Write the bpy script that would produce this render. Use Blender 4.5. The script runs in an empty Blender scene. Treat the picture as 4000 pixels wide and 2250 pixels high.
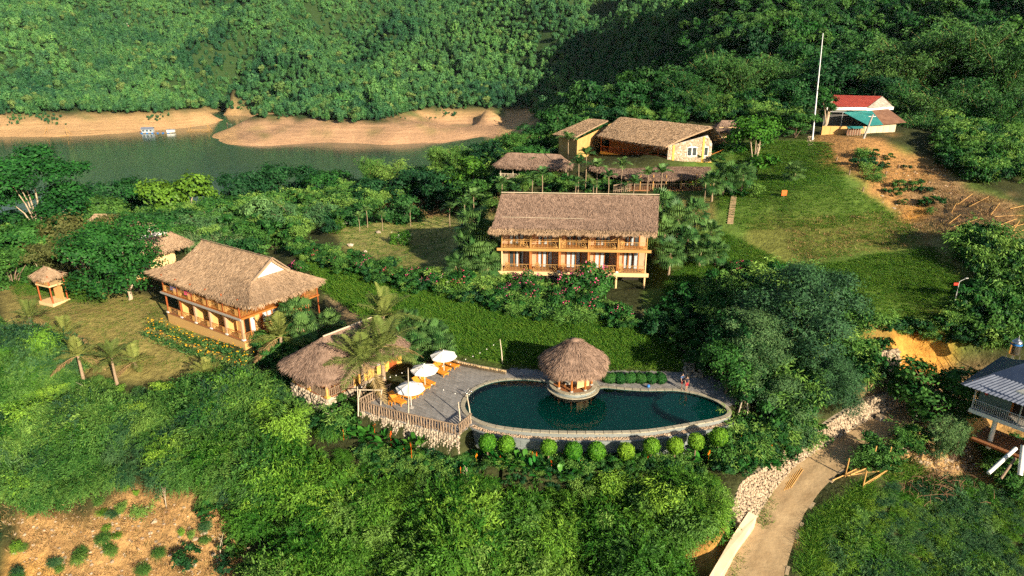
import bpy, math, random
import numpy as np
from mathutils import Vector, Matrix

rnd = random.Random(7)
rng = np.random.default_rng(11)
scene = bpy.context.scene
COL = scene.collection

# ------------------------------------------------------------------ camera
HC, PITCH, FPX = 32.5, math.radians(20.0), 2700.0      # camera height above the pool deck, downward tilt, focal length
CP, SP = math.cos(PITCH), math.sin(PITCH)
cam_d = bpy.data.cameras.new('camera'); cam = bpy.data.objects.new('camera', cam_d); COL.objects.link(cam)
cam.location = (0, 0, HC); cam.rotation_euler = (math.pi/2 - PITCH, 0, 0)
cam_d.sensor_width = 36.0; cam_d.lens = 36.0*FPX/4000.0
cam_d.clip_start = 0.5; cam_d.clip_end = 6000
scene.camera = cam

# ------------------------------------------------------------------ sky, sun, exposure
SUN_EL = math.radians(21.5)
SUN_DIR = Vector((0.60, -0.80, 0)).normalized()*math.cos(SUN_EL) + Vector((0, 0, math.sin(SUN_EL)))
world = bpy.data.worlds.new('World'); scene.world = world; world.use_nodes = True
wn = world.node_tree.nodes; wl = world.node_tree.links
bg = wn['Background']
sky = wn.new('ShaderNodeTexSky'); sky.sky_type = 'NISHITA'; sky.sun_disc = False
sky.sun_elevation = SUN_EL
sky.sun_rotation = math.atan2(SUN_DIR.x, SUN_DIR.y)
sky.air_density = 1.2; sky.dust_density = 1.0
wl.new(sky.outputs[0], bg.inputs[0]); bg.inputs[1].default_value = 0.05
sun_d = bpy.data.lights.new('sun', 'SUN'); sun_d.energy = 5.0; sun_d.angle = math.radians(0.55); sun_d.color = (1.0, 0.85, 0.62)
sun = bpy.data.objects.new('sun', sun_d); COL.objects.link(sun)
sun.rotation_euler = SUN_DIR.to_track_quat('Z', 'Y').to_euler(); sun.location = SUN_DIR*300
scene.view_settings.view_transform = 'Standard'; scene.view_settings.look = 'None'
scene.view_settings.exposure = 1.1; scene.view_settings.gamma = 1.0
scene.render.engine = 'CYCLES'
cy = scene.cycles
cy.use_denoising = False; cy.max_bounces = 4; cy.diffuse_bounces = 2; cy.glossy_bounces = 3; cy.transparent_max_bounces = 8
cy.transmission_bounces = 3; cy.volume_bounces = 0; cy.caustics_reflective = False; cy.caustics_refractive = False
cy.use_adaptive_sampling = True; cy.adaptive_threshold = 0.03

# ------------------------------------------------------------------ picture point -> place
def P(x, y, z=0.0):                       # the point at height z on the sight line through photo pixel x, y
    v = (y-1125)/FPX; d = (HC-z)/(SP + v*CP)
    return Vector(((x-2000)/FPX*d, d*(CP - v*SP), z))
def PD(x, y, d):                          # the point at depth d on that sight line
    v = (y-1125)/FPX
    return Vector(((x-2000)/FPX*d, d*(CP - v*SP), HC - d*(SP + v*CP)))
def to_px(X, Y, Z):
    d = Y*CP + (HC-Z)*SP
    d = np.maximum(d, 0.1)
    return 2000 + FPX*X/d, 1125 + FPX*((HC-Z)*CP - Y*SP)/d, d

# ------------------------------------------------------------------ tagging
def tag(o, label=None, cat=None, group=None, kind=None):
    if label: o['label'] = label
    if cat: o['category'] = cat
    if group: o['group'] = group
    if kind: o['kind'] = kind
    return o
def thing(name, label, cat, loc=(0, 0, 0), rotz=0.0, group=None):
    o = bpy.data.objects.new(name, None); COL.objects.link(o); o.empty_display_size = 0.3
    o.location = loc; o.rotation_euler = (0, 0, rotz)
    return tag(o, label, cat, group)
def link(name, me, parent=None, loc=None, rotz=None, scale=None):
    o = bpy.data.objects.new(name, me); COL.objects.link(o)
    if parent is not None: o.parent = parent
    if loc is not None: o.location = loc
    if rotz is not None: o.rotation_euler = (0, 0, rotz)
    if scale is not None: o.scale = scale
    return o

# ------------------------------------------------------------------ mesh building
class MB:
    def __init__(s): s.V = []; s.F = []; s.n = 0; s.T = []; s.MI = []
    def add(s, V, F, tint=0.5, mi=0):
        V = np.asarray(V, float).reshape(-1, 3)
        s.V.append(V)
        if isinstance(F, np.ndarray):
            F = F + s.n; s.F.append(F); k = len(F)
        else:
            for f in F: s.F.append(np.array([[i + s.n for i in f]]))
            k = len(F)
        s.T.append(np.broadcast_to(np.asarray(tint, float), (k,)).copy()); s.MI.append(np.full(k, mi, np.int32))
        s.n += len(V); return s
    def box(s, c, size, R=None, tint=0.5, mi=0):
        hx, hy, hz = size[0]/2, size[1]/2, size[2]/2
        V = np.array([[x, y, z] for z in (-hz, hz) for y in (-hy, hy) for x in (-hx, hx)])
        if R is not None: V = V @ np.array(R).T
        V = V + np.array(c)
        return s.add(V, np.array([[0, 2, 3, 1], [4, 5, 7, 6], [0, 1, 5, 4], [2, 6, 7, 3], [0, 4, 6, 2], [1, 3, 7, 5]]), tint, mi)
    def bx(s, x0, x1, y0, y1, z0, z1, tint=0.5, mi=0):
        return s.box(((x0+x1)/2, (y0+y1)/2, (z0+z1)/2), (abs(x1-x0), abs(y1-y0), abs(z1-z0)), None, tint, mi)
    def tube(s, pts, radii, n=6, tint=0.5, mi=0, caps=True):
        pts = np.asarray(pts, float); k = len(pts)
        radii = np.broadcast_to(np.asarray(radii, float), (k,))
        tg = np.gradient(pts, axis=0); tg /= np.linalg.norm(tg, axis=1)[:, None] + 1e-9
        up = np.array([0, 0, 1.0]) if abs(tg[0][2]) < 0.9 else np.array([1.0, 0, 0])
        V = []
        a = np.arange(n)*2*math.pi/n
        for i in range(k):
            sx = np.cross(tg[i], up); sx /= np.linalg.norm(sx) + 1e-9; sy = np.cross(sx, tg[i])
            V.append(pts[i] + radii[i]*(np.cos(a)[:, None]*sx + np.sin(a)[:, None]*sy))
        V = np.concatenate(V)
        F = []
        for i in range(k-1):
            for j in range(n): F.append([i*n+j, i*n+(j+1) % n, (i+1)*n+(j+1) % n, (i+1)*n+j])
        s.add(V, np.array(F), tint, mi)
        if caps and n > 2:
            s.add(V[:n], [list(range(n))], tint, mi); s.add(V[-n:], [list(range(n))[::-1]], tint, mi)
        return s
    def cyl(s, p0, p1, r0, r1=None, n=8, tint=0.5, mi=0): return s.tube([p0, p1], [r0, r0 if r1 is None else r1], n, tint, mi)
    def prism(s, poly, z0, z1, tint=0.5, mi=0):
        n = len(poly)
        V = [(p[0], p[1], z0) for p in poly] + [(p[0], p[1], z1) for p in poly]
        F = [list(range(n))[::-1], list(range(n, 2*n))] + [[i, (i+1) % n, n+(i+1) % n, n+i] for i in range(n)]
        return s.add(V, F, tint, mi)
    def slab(s, top, th, tint=0.5, mi=0):                # a polygon in 3-D given thickness downwards
        n = len(top); V = [tuple(p) for p in top] + [(p[0], p[1], p[2]-th) for p in top]
        F = [list(range(n)), list(range(n, 2*n))[::-1]] + [[i, n+i, n+(i+1) % n, (i+1) % n] for i in range(n)]
        return s.add(V, F, tint, mi)
    def lathe(s, prof, n=16, c=(0, 0, 0), tint=0.5, mi=0):
        a = np.arange(n)*2*math.pi/n
        V = np.concatenate([np.stack([r*np.cos(a)+c[0], r*np.sin(a)+c[1], np.full(n, z+c[2])], 1) for r, z in prof])
        F = [[i*n+j, i*n+(j+1) % n, (i+1)*n+(j+1) % n, (i+1)*n+j] for i in range(len(prof)-1) for j in range(n)]
        return s.add(V, np.array(F), tint, mi)
    def leaves(s, C, D, L, W, tint, mi=0, fold=0.0, side=None):   # rhombic blades: base C, direction D, length L, width W
        n = len(C)
        D = D/(np.linalg.norm(D, axis=1)[:, None] + 1e-9)
        if side is None:
            S = np.cross(D, rng.normal(size=(n, 3)))
        else: S = side
        S = S/(np.linalg.norm(S, axis=1)[:, None] + 1e-9)
        N = np.cross(S, D)
        L = np.broadcast_to(L, (n,))[:, None]; W = np.broadcast_to(W, (n,))[:, None]
        V = np.stack([C, C + D*L*0.45 + S*W*0.5 + N*fold*W, C + D*L, C + D*L*0.45 - S*W*0.5 + N*fold*W], 1).reshape(-1, 3)
        F = np.arange(n*4).reshape(n, 4)
        return s.add(V, F, tint, mi)
    def mesh(s, name, mats, smooth=False):
        me = bpy.data.meshes.new(name)
        V = np.concatenate(s.V) if s.V else np.zeros((0, 3))
        me.vertices.add(len(V)); me.vertices.foreach_set('co', V.astype(np.float32).ravel())
        sizes = np.concatenate([np.full(len(f), f.shape[1]) for f in s.F])
        loops = np.concatenate([f.ravel() for f in s.F]).astype(np.int32)
        me.loops.add(len(loops)); me.loops.foreach_set('vertex_index', loops)
        me.polygons.add(len(sizes))
        me.polygons.foreach_set('loop_start', np.concatenate([[0], np.cumsum(sizes)[:-1]]).astype(np.int32))
        me.polygons.foreach_set('loop_total', sizes.astype(np.int32))
        if not isinstance(mats, (list, tuple)): mats = [mats]
        for m in mats: me.materials.append(m)
        if len(mats) > 1: me.polygons.foreach_set('material_index', np.concatenate(s.MI))
        at = me.attributes.new('tint', 'FLOAT', 'FACE'); at.data.foreach_set('value', np.concatenate(s.T).astype(np.float32))
        me.polygons.foreach_set('use_smooth', np.full(len(sizes), bool(smooth)))
        me.update(calc_edges=True)
        return me
    def obj(s, name, mats, parent=None, loc=None, rotz=None, smooth=False):
        return link(name, s.mesh(name, mats, smooth), parent, loc, rotz)

_unit = {}
def unit_box(mat):
    k = ('b', mat.name)
    if k not in _unit: _unit[k] = MB().box((0, 0, 0), (1, 1, 1)).mesh('box_piece', mat)
    return _unit[k]
def unit_cyl(mat, n=8):
    k = ('c', mat.name, n)
    if k not in _unit: _unit[k] = MB().cyl((0, 0, 0), (0, 0, 1), 1, 1, n).mesh('round_piece', mat, True)
    return _unit[k]
def box(name, parent, c, size, mat, R=None):
    o = link(name, unit_box(mat), parent, c, None, size)
    if R is not None: o.rotation_euler = R
    return o
def bar(name, parent, p0, p1, w, mat, n=0):             # straight piece from p0 to p1: round when n > 0, else square
    p0 = Vector(p0); p1 = Vector(p1); d = p1 - p0
    q = d.to_track_quat('Z', 'Y')
    if n: o = link(name, unit_cyl(mat, n), parent, p0, None, (w, w, d.length))
    else: o = link(name, unit_box(mat), parent, (p0+p1)/2, None, (w, w, d.length))
    o.rotation_mode = 'QUATERNION'; o.rotation_quaternion = q
    return o

# ------------------------------------------------------------------ materials
MAT = {}
def nodemat(name):
    m = bpy.data.materials.new(name); m.use_nodes = True
    MAT[name] = m
    return m, m.node_tree.nodes, m.node_tree.links, m.node_tree.nodes['Principled BSDF']
def ramp(nt, links, src, c1, c2, lo=0.3, hi=0.7):
    r = nt.new('ShaderNodeValToRGB'); e = r.color_ramp.elements
    e[0].position = lo; e[0].color = (*c1, 1); e[1].position = hi; e[1].color = (*c2, 1)
    links.new(src, r.inputs[0]); return r
def surf(name, c1, c2, scale=3.0, rough=0.8, bump=0.15, stretch=(1, 1, 1), coords='Object', metal=0.0, spec=0.3, tint=0.0, bscale=None, rand=0.0):
    """two-tone noise surface with relief; tint: how far the per-piece value shifts the colour"""
    m, N, L, b = nodemat(name)
    tc = N.new('ShaderNodeTexCoord'); mp = N.new('ShaderNodeMapping'); mp.inputs['Scale'].default_value = stretch
    L.new(tc.outputs[coords], mp.inputs[0])
    nz = N.new('ShaderNodeTexNoise'); nz.inputs['Scale'].default_value = scale; nz.inputs['Detail'].default_value = 5; nz.inputs['Roughness'].default_value = 0.65
    L.new(mp.outputs[0], nz.inputs['Vector'])
    col = ramp(N, L, nz.outputs['Fac'], c1, c2).outputs[0]
    if tint or rand:
        hs = N.new('ShaderNodeHueSaturation'); L.new(col, hs.inputs['Color'])
        ma = N.new('ShaderNodeMath'); ma.operation = 'MULTIPLY_ADD'
        if tint:
            at = N.new('ShaderNodeAttribute'); at.attribute_name = 'tint'; L.new(at.outputs['Fac'], ma.inputs[0]); a = tint
        else:
            oi = N.new('ShaderNodeObjectInfo'); L.new(oi.outputs['Random'], ma.inputs[0]); a = rand
        ma.inputs[1].default_value = 2*a; ma.inputs[2].default_value = 1-a
        L.new(ma.outputs[0], hs.inputs['Value']); col = hs.outputs[0]
    L.new(col, b.inputs['Base Color'])
    b.inputs['Roughness'].default_value = rough; b.inputs['Metallic'].default_value = metal; b.inputs['Specular IOR Level'].default_value = spec
    if bump:
        nb = N.new('ShaderNodeTexNoise'); nb.inputs['Scale'].default_value = bscale or scale*4; nb.inputs['Detail'].default_value = 4
        L.new(mp.outputs[0], nb.inputs['Vector'])
        bp = N.new('ShaderNodeBump'); bp.inputs['Strength'].default_value = bump; bp.inputs['Distance'].default_value = 0.05
        L.new(nb.outputs['Fac'], bp.inputs['Height']); L.new(bp.outputs[0], b.inputs['Normal'])
    return m
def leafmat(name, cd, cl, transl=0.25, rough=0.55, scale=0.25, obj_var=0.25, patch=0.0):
    if name.startswith('leaf_') and name not in ('leaf_dry', 'leaf_coconut', 'leaf_olive'): cd, cl = [(c[0]*r*g, c[1]*1.12*g, c[2]*b*g) for c, g, r, b in ((cd, .70, .62, .9), (cl, 1.15, .76, .78))]; transl *= .55  # sunlit warmth painted into the light leaf tone, cool shade into the dark
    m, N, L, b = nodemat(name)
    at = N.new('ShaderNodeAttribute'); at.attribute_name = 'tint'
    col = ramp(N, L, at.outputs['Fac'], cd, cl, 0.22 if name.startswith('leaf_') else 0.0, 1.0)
    oi = N.new('ShaderNodeObjectInfo')
    hs = N.new('ShaderNodeHueSaturation'); L.new(col.outputs[0], hs.inputs['Color'])
    m1 = N.new('ShaderNodeMath'); m1.operation = 'MULTIPLY_ADD'; m1.inputs[1].default_value = 2*obj_var; m1.inputs[2].default_value = 1-obj_var
    L.new(oi.outputs['Random'], m1.inputs[0]); L.new(m1.outputs[0], hs.inputs['Value'])
    m2 = N.new('ShaderNodeMath'); m2.operation = 'MULTIPLY_ADD'; m2.inputs[1].default_value = -0.05; m2.inputs[2].default_value = 0.525
    L.new(oi.outputs['Random'], m2.inputs[0]); L.new(m2.outputs[0], hs.inputs['Hue'])
    if patch:                                              # stands of different species, and slope shading painted in: broad patches over the hillside
        ge = N.new('ShaderNodeNewGeometry'); nz = N.new('ShaderNodeTexNoise'); nz.inputs['Scale'].default_value = patch; nz.inputs['Detail'].default_value = 5; nz.inputs['Roughness'].default_value = .6
        L.new(ge.outputs['Position'], nz.inputs['Vector']); r2 = ramp(N, L, nz.outputs['Fac'], (.50, .62, .68), (1.55, 1.32, 1.0), .38, .62)
        mm = N.new('ShaderNodeMix'); mm.data_type = 'RGBA'; mm.blend_type = 'MULTIPLY'; mm.inputs[0].default_value = 1.0
        L.new(hs.outputs[0], mm.inputs[6]); L.new(r2.outputs[0], mm.inputs[7]); out = mm.outputs[2]
    else: out = hs.outputs[0]
    L.new(out, b.inputs['Base Color']); b.inputs['Roughness'].default_value = rough; b.inputs['Specular IOR Level'].default_value = 0.10
    tr = N.new('ShaderNodeBsdfTranslucent'); L.new(out, tr.inputs['Color'])
    mx = N.new('ShaderNodeMixShader'); mx.inputs[0].default_value = transl
    L.new(b.outputs[0], mx.inputs[1]); L.new(tr.outputs[0], mx.inputs[2])
    L.new(mx.outputs[0], N['Material Output'].inputs['Surface'])
    return m

straw = surf('thatch_brown', (0.18, 0.118, 0.088), (0.33, 0.228, 0.175), 2.5, 0.95, 0.4, (1, 1, 1), tint=0.26, spec=0.05)
straw_pale = surf('thatch_golden', (0.27, 0.180, 0.112), (0.43, 0.305, 0.205), 2.5, 0.95, 0.4, (1, 1, 1), tint=0.22, spec=0.05)
wood = surf('varnished_wood', (0.26, 0.085, 0.018), (0.44, 0.16, 0.036), 3, 0.5, 0.15, (1, 1, 0.15), rand=0.12)
wood_red = surf('red_wood', (0.24, 0.06, 0.018), (0.38, 0.10, 0.03), 3, 0.5, 0.15, (1, 1, 0.15), rand=0.12)
bamboo_pole = surf('bamboo_cane', (0.40, 0.215, 0.065), (0.56, 0.33, 0.115), 4, 0.55, 0.1, (1, 1, 0.2), rand=0.18)
grey_log = surf('weathered_log', (0.16, 0.11, 0.075), (0.33, 0.24, 0.17), 5, 0.9, 0.5, (1, 1, 0.2), rand=0.2)
pale_log = surf('pale_pole', (0.36, 0.30, 0.22), (0.55, 0.47, 0.36), 5, 0.85, 0.3, (1, 1, 0.2), rand=0.15)
yellow = surf('yellow_plaster', (0.55, 0.31, 0.06), (0.72, 0.44, 0.11), 0.8, 0.85, 0.1)
ochre = surf('ochre_plaster', (0.48, 0.27, 0.09), (0.60, 0.37, 0.14), 0.8, 0.85, 0.1)
cream = surf('cream_beam', (0.62, 0.42, 0.20), (0.72, 0.52, 0.28), 0.8, 0.85, 0.1)
pink_wall = surf('pinkish_plaster', (0.48, 0.27, 0.16), (0.58, 0.35, 0.22), 0.9, 0.85, 0.1)
floor_tile = surf('terracotta_floor', (0.24, 0.10, 0.045), (0.34, 0.15, 0.07), 2, 0.55, 0.05)
white_wall = surf('white_board', (0.66, 0.64, 0.60), (0.80, 0.78, 0.73), 1.2, 0.8, 0.08)
white_paint = surf('white_paint', (0.70, 0.69, 0.66), (0.82, 0.81, 0.78), 1.5, 0.6, 0.05)
concrete = surf('concrete', (0.26, 0.24, 0.22), (0.40, 0.37, 0.34), 1.5, 0.9, 0.2)
pale_conc = surf('pale_cement', (0.50, 0.38, 0.25), (0.66, 0.52, 0.36), 0.7, 0.9, 0.15)
stone = surf('rubble_stone', (0.26, 0.21, 0.16), (0.50, 0.42, 0.33), 4, 0.9, 0.4, rand=0.3)
stone_w = surf('pale_rubble', (0.30, 0.225, 0.15), (0.46, 0.37, 0.275), 3, 0.9, 0.4, rand=0.25)
stone_j = surf('pale_rubble_joined', (0.30, 0.225, 0.15), (0.46, 0.37, 0.275), 3, 0.9, 0.4, tint=0.3)
cobble = surf('tan_cobble', (0.30, 0.20, 0.10), (0.52, 0.38, 0.20), 4, 0.9, 0.3, tint=0.3)
gable_stone = surf('gable_rubble', (0.42, 0.38, 0.32), (0.62, 0.57, 0.50), 5, 0.9, 0.5, tint=0.25)
mortar = surf('mortar', (0.22, 0.17, 0.12), (0.36, 0.29, 0.21), 3, 0.95, 0.3)
pale_mortar = surf('pale_mortar', (0.36, 0.29, 0.21), (0.52, 0.43, 0.33), 3, 0.95, 0.3)
slate = surf('slate_panel', (0.11, 0.14, 0.145), (0.24, 0.27, 0.27), 1.6, 0.65, 0.15, rand=0.15)
paver = surf('slate_paver', (0.17, 0.165, 0.165), (0.30, 0.285, 0.275), 1.2, 0.75, 0.2, rand=0.16)
paver_j = surf('slate_paver_joined', (0.17, 0.165, 0.165), (0.30, 0.285, 0.275), 1.2, 0.75, 0.2, tint=0.16)
coping_m = surf('coping_stone', (0.28, 0.25, 0.19), (0.42, 0.38, 0.29), 2.5, 0.6, 0.15, rand=0.1)
pebble_m = surf('pebble', (0.30, 0.20, 0.13), (0.55, 0.42, 0.30), 3, 0.85, 0.2, tint=0.35)
orange_cush = surf('orange_wood', (0.62, 0.23, 0.025), (0.74, 0.31, 0.04), 4, 0.55, 0.1, rand=0.08)
canvas = surf('white_canvas', (0.72, 0.70, 0.68), (0.82, 0.80, 0.78), 2, 0.9, 0.1)
metal = surf('steel', (0.5, 0.5, 0.5), (0.62, 0.62, 0.62), 3, 0.25, 0.0, metal=1.0)
galv = surf('galvanised_pole', (0.42, 0.43, 0.44), (0.60, 0.61, 0.62), 3, 0.45, 0.05, metal=0.4)
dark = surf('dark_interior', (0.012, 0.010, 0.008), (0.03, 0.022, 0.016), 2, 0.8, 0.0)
glass = surf('window_glass', (0.02, 0.03, 0.035), (0.05, 0.065, 0.07), 0.6, 0.08, 0.0, spec=0.8)
curtain = surf('pale_curtain', (0.30, 0.36, 0.41), (0.52, 0.58, 0.62), 7, 0.8, 0.5, (1, 1, 0.02))
red_roof = surf('red_sheet_roof', (0.22, 0.028, 0.018), (0.33, 0.055, 0.035), 0.9, 0.6, 0.15)
rust_roof = surf('rusty_roof', (0.13, 0.06, 0.035), (0.26, 0.14, 0.09), 1.2, 0.8, 0.2)
teal_cloth = surf('teal_tarpaulin', (0.02, 0.16, 0.16), (0.035, 0.24, 0.23), 0.8, 0.6, 0.1)
blue_roof = surf('blue_metal_roof', (0.020, 0.035, 0.075), (0.035, 0.055, 0.11), 0.8, 0.5, 0.05, spec=0.4)
corrug = surf('grey_blue_sheet', (0.13, 0.15, 0.21), (0.22, 0.25, 0.33), 1.0, 0.45, 0.05, spec=0.5)
skirt_green = surf('grey_green_wall', (0.13, 0.19, 0.17), (0.19, 0.26, 0.23), 0.8, 0.7, 0.05)
blue_cloth = surf('blue_towel', (0.07, 0.12, 0.38), (0.10, 0.16, 0.46), 5, 0.9, 0.2)
pink_cloth = surf('pink_towel', (0.75, 0.03, 0.22), (0.85, 0.05, 0.30), 5, 0.9, 0.2)
blue_plastic = surf('blue_plastic', (0.02, 0.14, 0.45), (0.04, 0.2, 0.55), 4, 0.4, 0.0)
red_paint = surf('red_paint', (0.55, 0.03, 0.015), (0.65, 0.05, 0.03), 3, 0.5, 0.0)
orange_paint = surf('orange_paint', (0.70, 0.12, 0.02), (0.78, 0.17, 0.03), 3, 0.6, 0.0)
bark = surf('bark', (0.13, 0.09, 0.06), (0.28, 0.20, 0.14), 3, 0.95, 0.6, (1, 1, 0.3))
bark_pale = surf('pale_bark', (0.30, 0.23, 0.16), (0.48, 0.38, 0.28), 4, 0.9, 0.4, (1, 1, 0.3))
palm_bark = surf('palm_bark', (0.20, 0.14, 0.09), (0.38, 0.28, 0.19), 2, 0.95, 0.5, (0.5, 0.5, 5))
culm = surf('bamboo_culm', (0.20, 0.17, 0.05), (0.38, 0.32, 0.12), 3, 0.6, 0.1, (1, 1, 0.3))
skin = surf('skin', (0.42, 0.25, 0.17), (0.50, 0.31, 0.22), 5, 0.6, 0.0)
hair = surf('black_hair', (0.012, 0.010, 0.009), (0.03, 0.025, 0.02), 8, 0.5, 0.2)

lf_bamboo = leafmat('leaf_bamboo', (0.026, 0.090, 0.022), (0.165, 0.230, 0.065), 0.25, 0.5, obj_var=.32)
lf_bamdark = leafmat('leaf_bamboo_dark', (0.014, 0.055, 0.022), (0.085, 0.145, 0.050), 0.2, 0.5)
lf_thicket = leafmat('leaf_thicket', (0.028, 0.100, 0.012), (0.190, 0.270, 0.045), 0.25, 0.5, obj_var=.38)
lf_tree = leafmat('leaf_tree', (0.014, 0.060, 0.018), (0.075, 0.150, 0.038), 0.2, 0.5)
lf_dark = leafmat('leaf_dark', (0.008, 0.040, 0.018), (0.040, 0.100, 0.035), 0.2, 0.5)
lf_teal = leafmat('leaf_feathery', (0.016, 0.058, 0.034), (0.120, 0.175, 0.088), 0.2, 0.55)
lf_olive = leafmat('leaf_olive', (0.060, 0.075, 0.022), (0.165, 0.170, 0.055), 0.2, 0.6)
lf_bright = leafmat('leaf_bright', (0.032, 0.095, 0.014), (0.135, 0.215, 0.034), 0.25, 0.45)
lf_lime = leafmat('leaf_lime', (0.050, 0.130, 0.014), (0.230, 0.330, 0.036), 0.3, 0.45)
lf_pale = leafmat('leaf_pale', (0.075, 0.135, 0.055), (0.230, 0.300, 0.140), 0.2, 0.55)
lf_palm = leafmat('leaf_palm', (0.030, 0.085, 0.030), (0.140, 0.190, 0.075), 0.2, 0.4)
lf_coco = leafmat('leaf_coconut', (0.080, 0.135, 0.028), (0.300, 0.330, 0.095), 0.25, 0.4)
lf_dry = leafmat('leaf_dry', (0.22, 0.14, 0.055), (0.44, 0.31, 0.15), 0.15, 0.8)
lf_helic = leafmat('leaf_broad', (0.014, 0.075, 0.014), (0.060, 0.165, 0.030), 0.2, 0.35)
lf_far = leafmat('leaf_far', (0.046, 0.126, 0.068), (0.135, 0.225, 0.115), 0.2, 0.7, obj_var=0.16, patch=.016)
lf_farlight = leafmat('leaf_far_light', (0.10, 0.13, 0.05), (0.20, 0.22, 0.09), 0.2, 0.6, obj_var=.15)
lf_grass = leafmat('leaf_grass', (0.040, 0.115, 0.014), (0.175, 0.240, 0.040), 0.25, 0.6)
fl_pink = leafmat('petal_pink', (0.55, 0.04, 0.14), (0.78, 0.16, 0.30), 0.2, 0.6, obj_var=0.05)
fl_white = leafmat('petal_white', (0.62, 0.58, 0.50), (0.80, 0.76, 0.70), 0.2, 0.6, obj_var=0.05)
fl_orange = leafmat('petal_orange', (0.70, 0.10, 0.01), (0.85, 0.26, 0.02), 0.2, 0.5, obj_var=0.05)
fl_yellow = leafmat('petal_yellow', (0.72, 0.36, 0.01), (0.85, 0.52, 0.03), 0.2, 0.5, obj_var=0.05)
# ================================================================== GROUND
def inpoly(px, py, poly):
    px = np.asarray(px); py = np.asarray(py); c = np.zeros(px.shape, bool); n = len(poly)
    for i in range(n):
        x1, y1 = poly[i][0], poly[i][1]; x2, y2 = poly[(i+1) % n][0], poly[(i+1) % n][1]
        if y1 == y2: continue
        m = ((y1 > py) != (y2 > py)) & (px < (x2-x1)*(py-y1)/(y2-y1) + x1)
        c ^= m
    return c
def polydist(X, Y, pts):                                  # distance to an open polyline + interpolated z of nearest point
    best = np.full(X.shape, 1e9); zz = np.zeros(X.shape); sd = np.zeros(X.shape)
    for a, b in zip(pts[:-1], pts[1:]):
        dx, dy = b[0]-a[0], b[1]-a[1]; L2 = dx*dx+dy*dy + 1e-9
        t = np.clip(((X-a[0])*dx + (Y-a[1])*dy)/L2, 0, 1)
        ex = X-(a[0]+t*dx); ey = Y-(a[1]+t*dy); d = np.hypot(ex, ey)
        m = d < best; best = np.where(m, d, best)
        if len(a) > 2: zz = np.where(m, a[2]+t*(b[2]-a[2]), zz)
        sd = np.where(m, np.sign(dx*ey - dy*ex), sd)
    return best, zz, sd
def smooth(a, b, x):
    t = np.clip((x-a)/(b-a), 0, 1); return t*t*(3-2*t)
_perm = rng.random((64, 64))
def vnoise(x, y):                                         # value noise, smooth, 0..1
    xi = np.floor(x).astype(int); yi = np.floor(y).astype(int); fx = x-xi; fy = y-yi
    fx = fx*fx*(3-2*fx); fy = fy*fy*(3-2*fy)
    g = lambda a, b: _perm[a % 64, b % 64]
    return (g(xi, yi)*(1-fx)+g(xi+1, yi)*fx)*(1-fy) + (g(xi, yi+1)*(1-fx)+g(xi+1, yi+1)*fx)*fy
def fbm(x, y, o=4):
    s = 0; a = 0.5
    for i in range(o): s = s + a*vnoise(x*2**i+17*i, y*2**i+5*i); a *= 0.5
    return s

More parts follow.
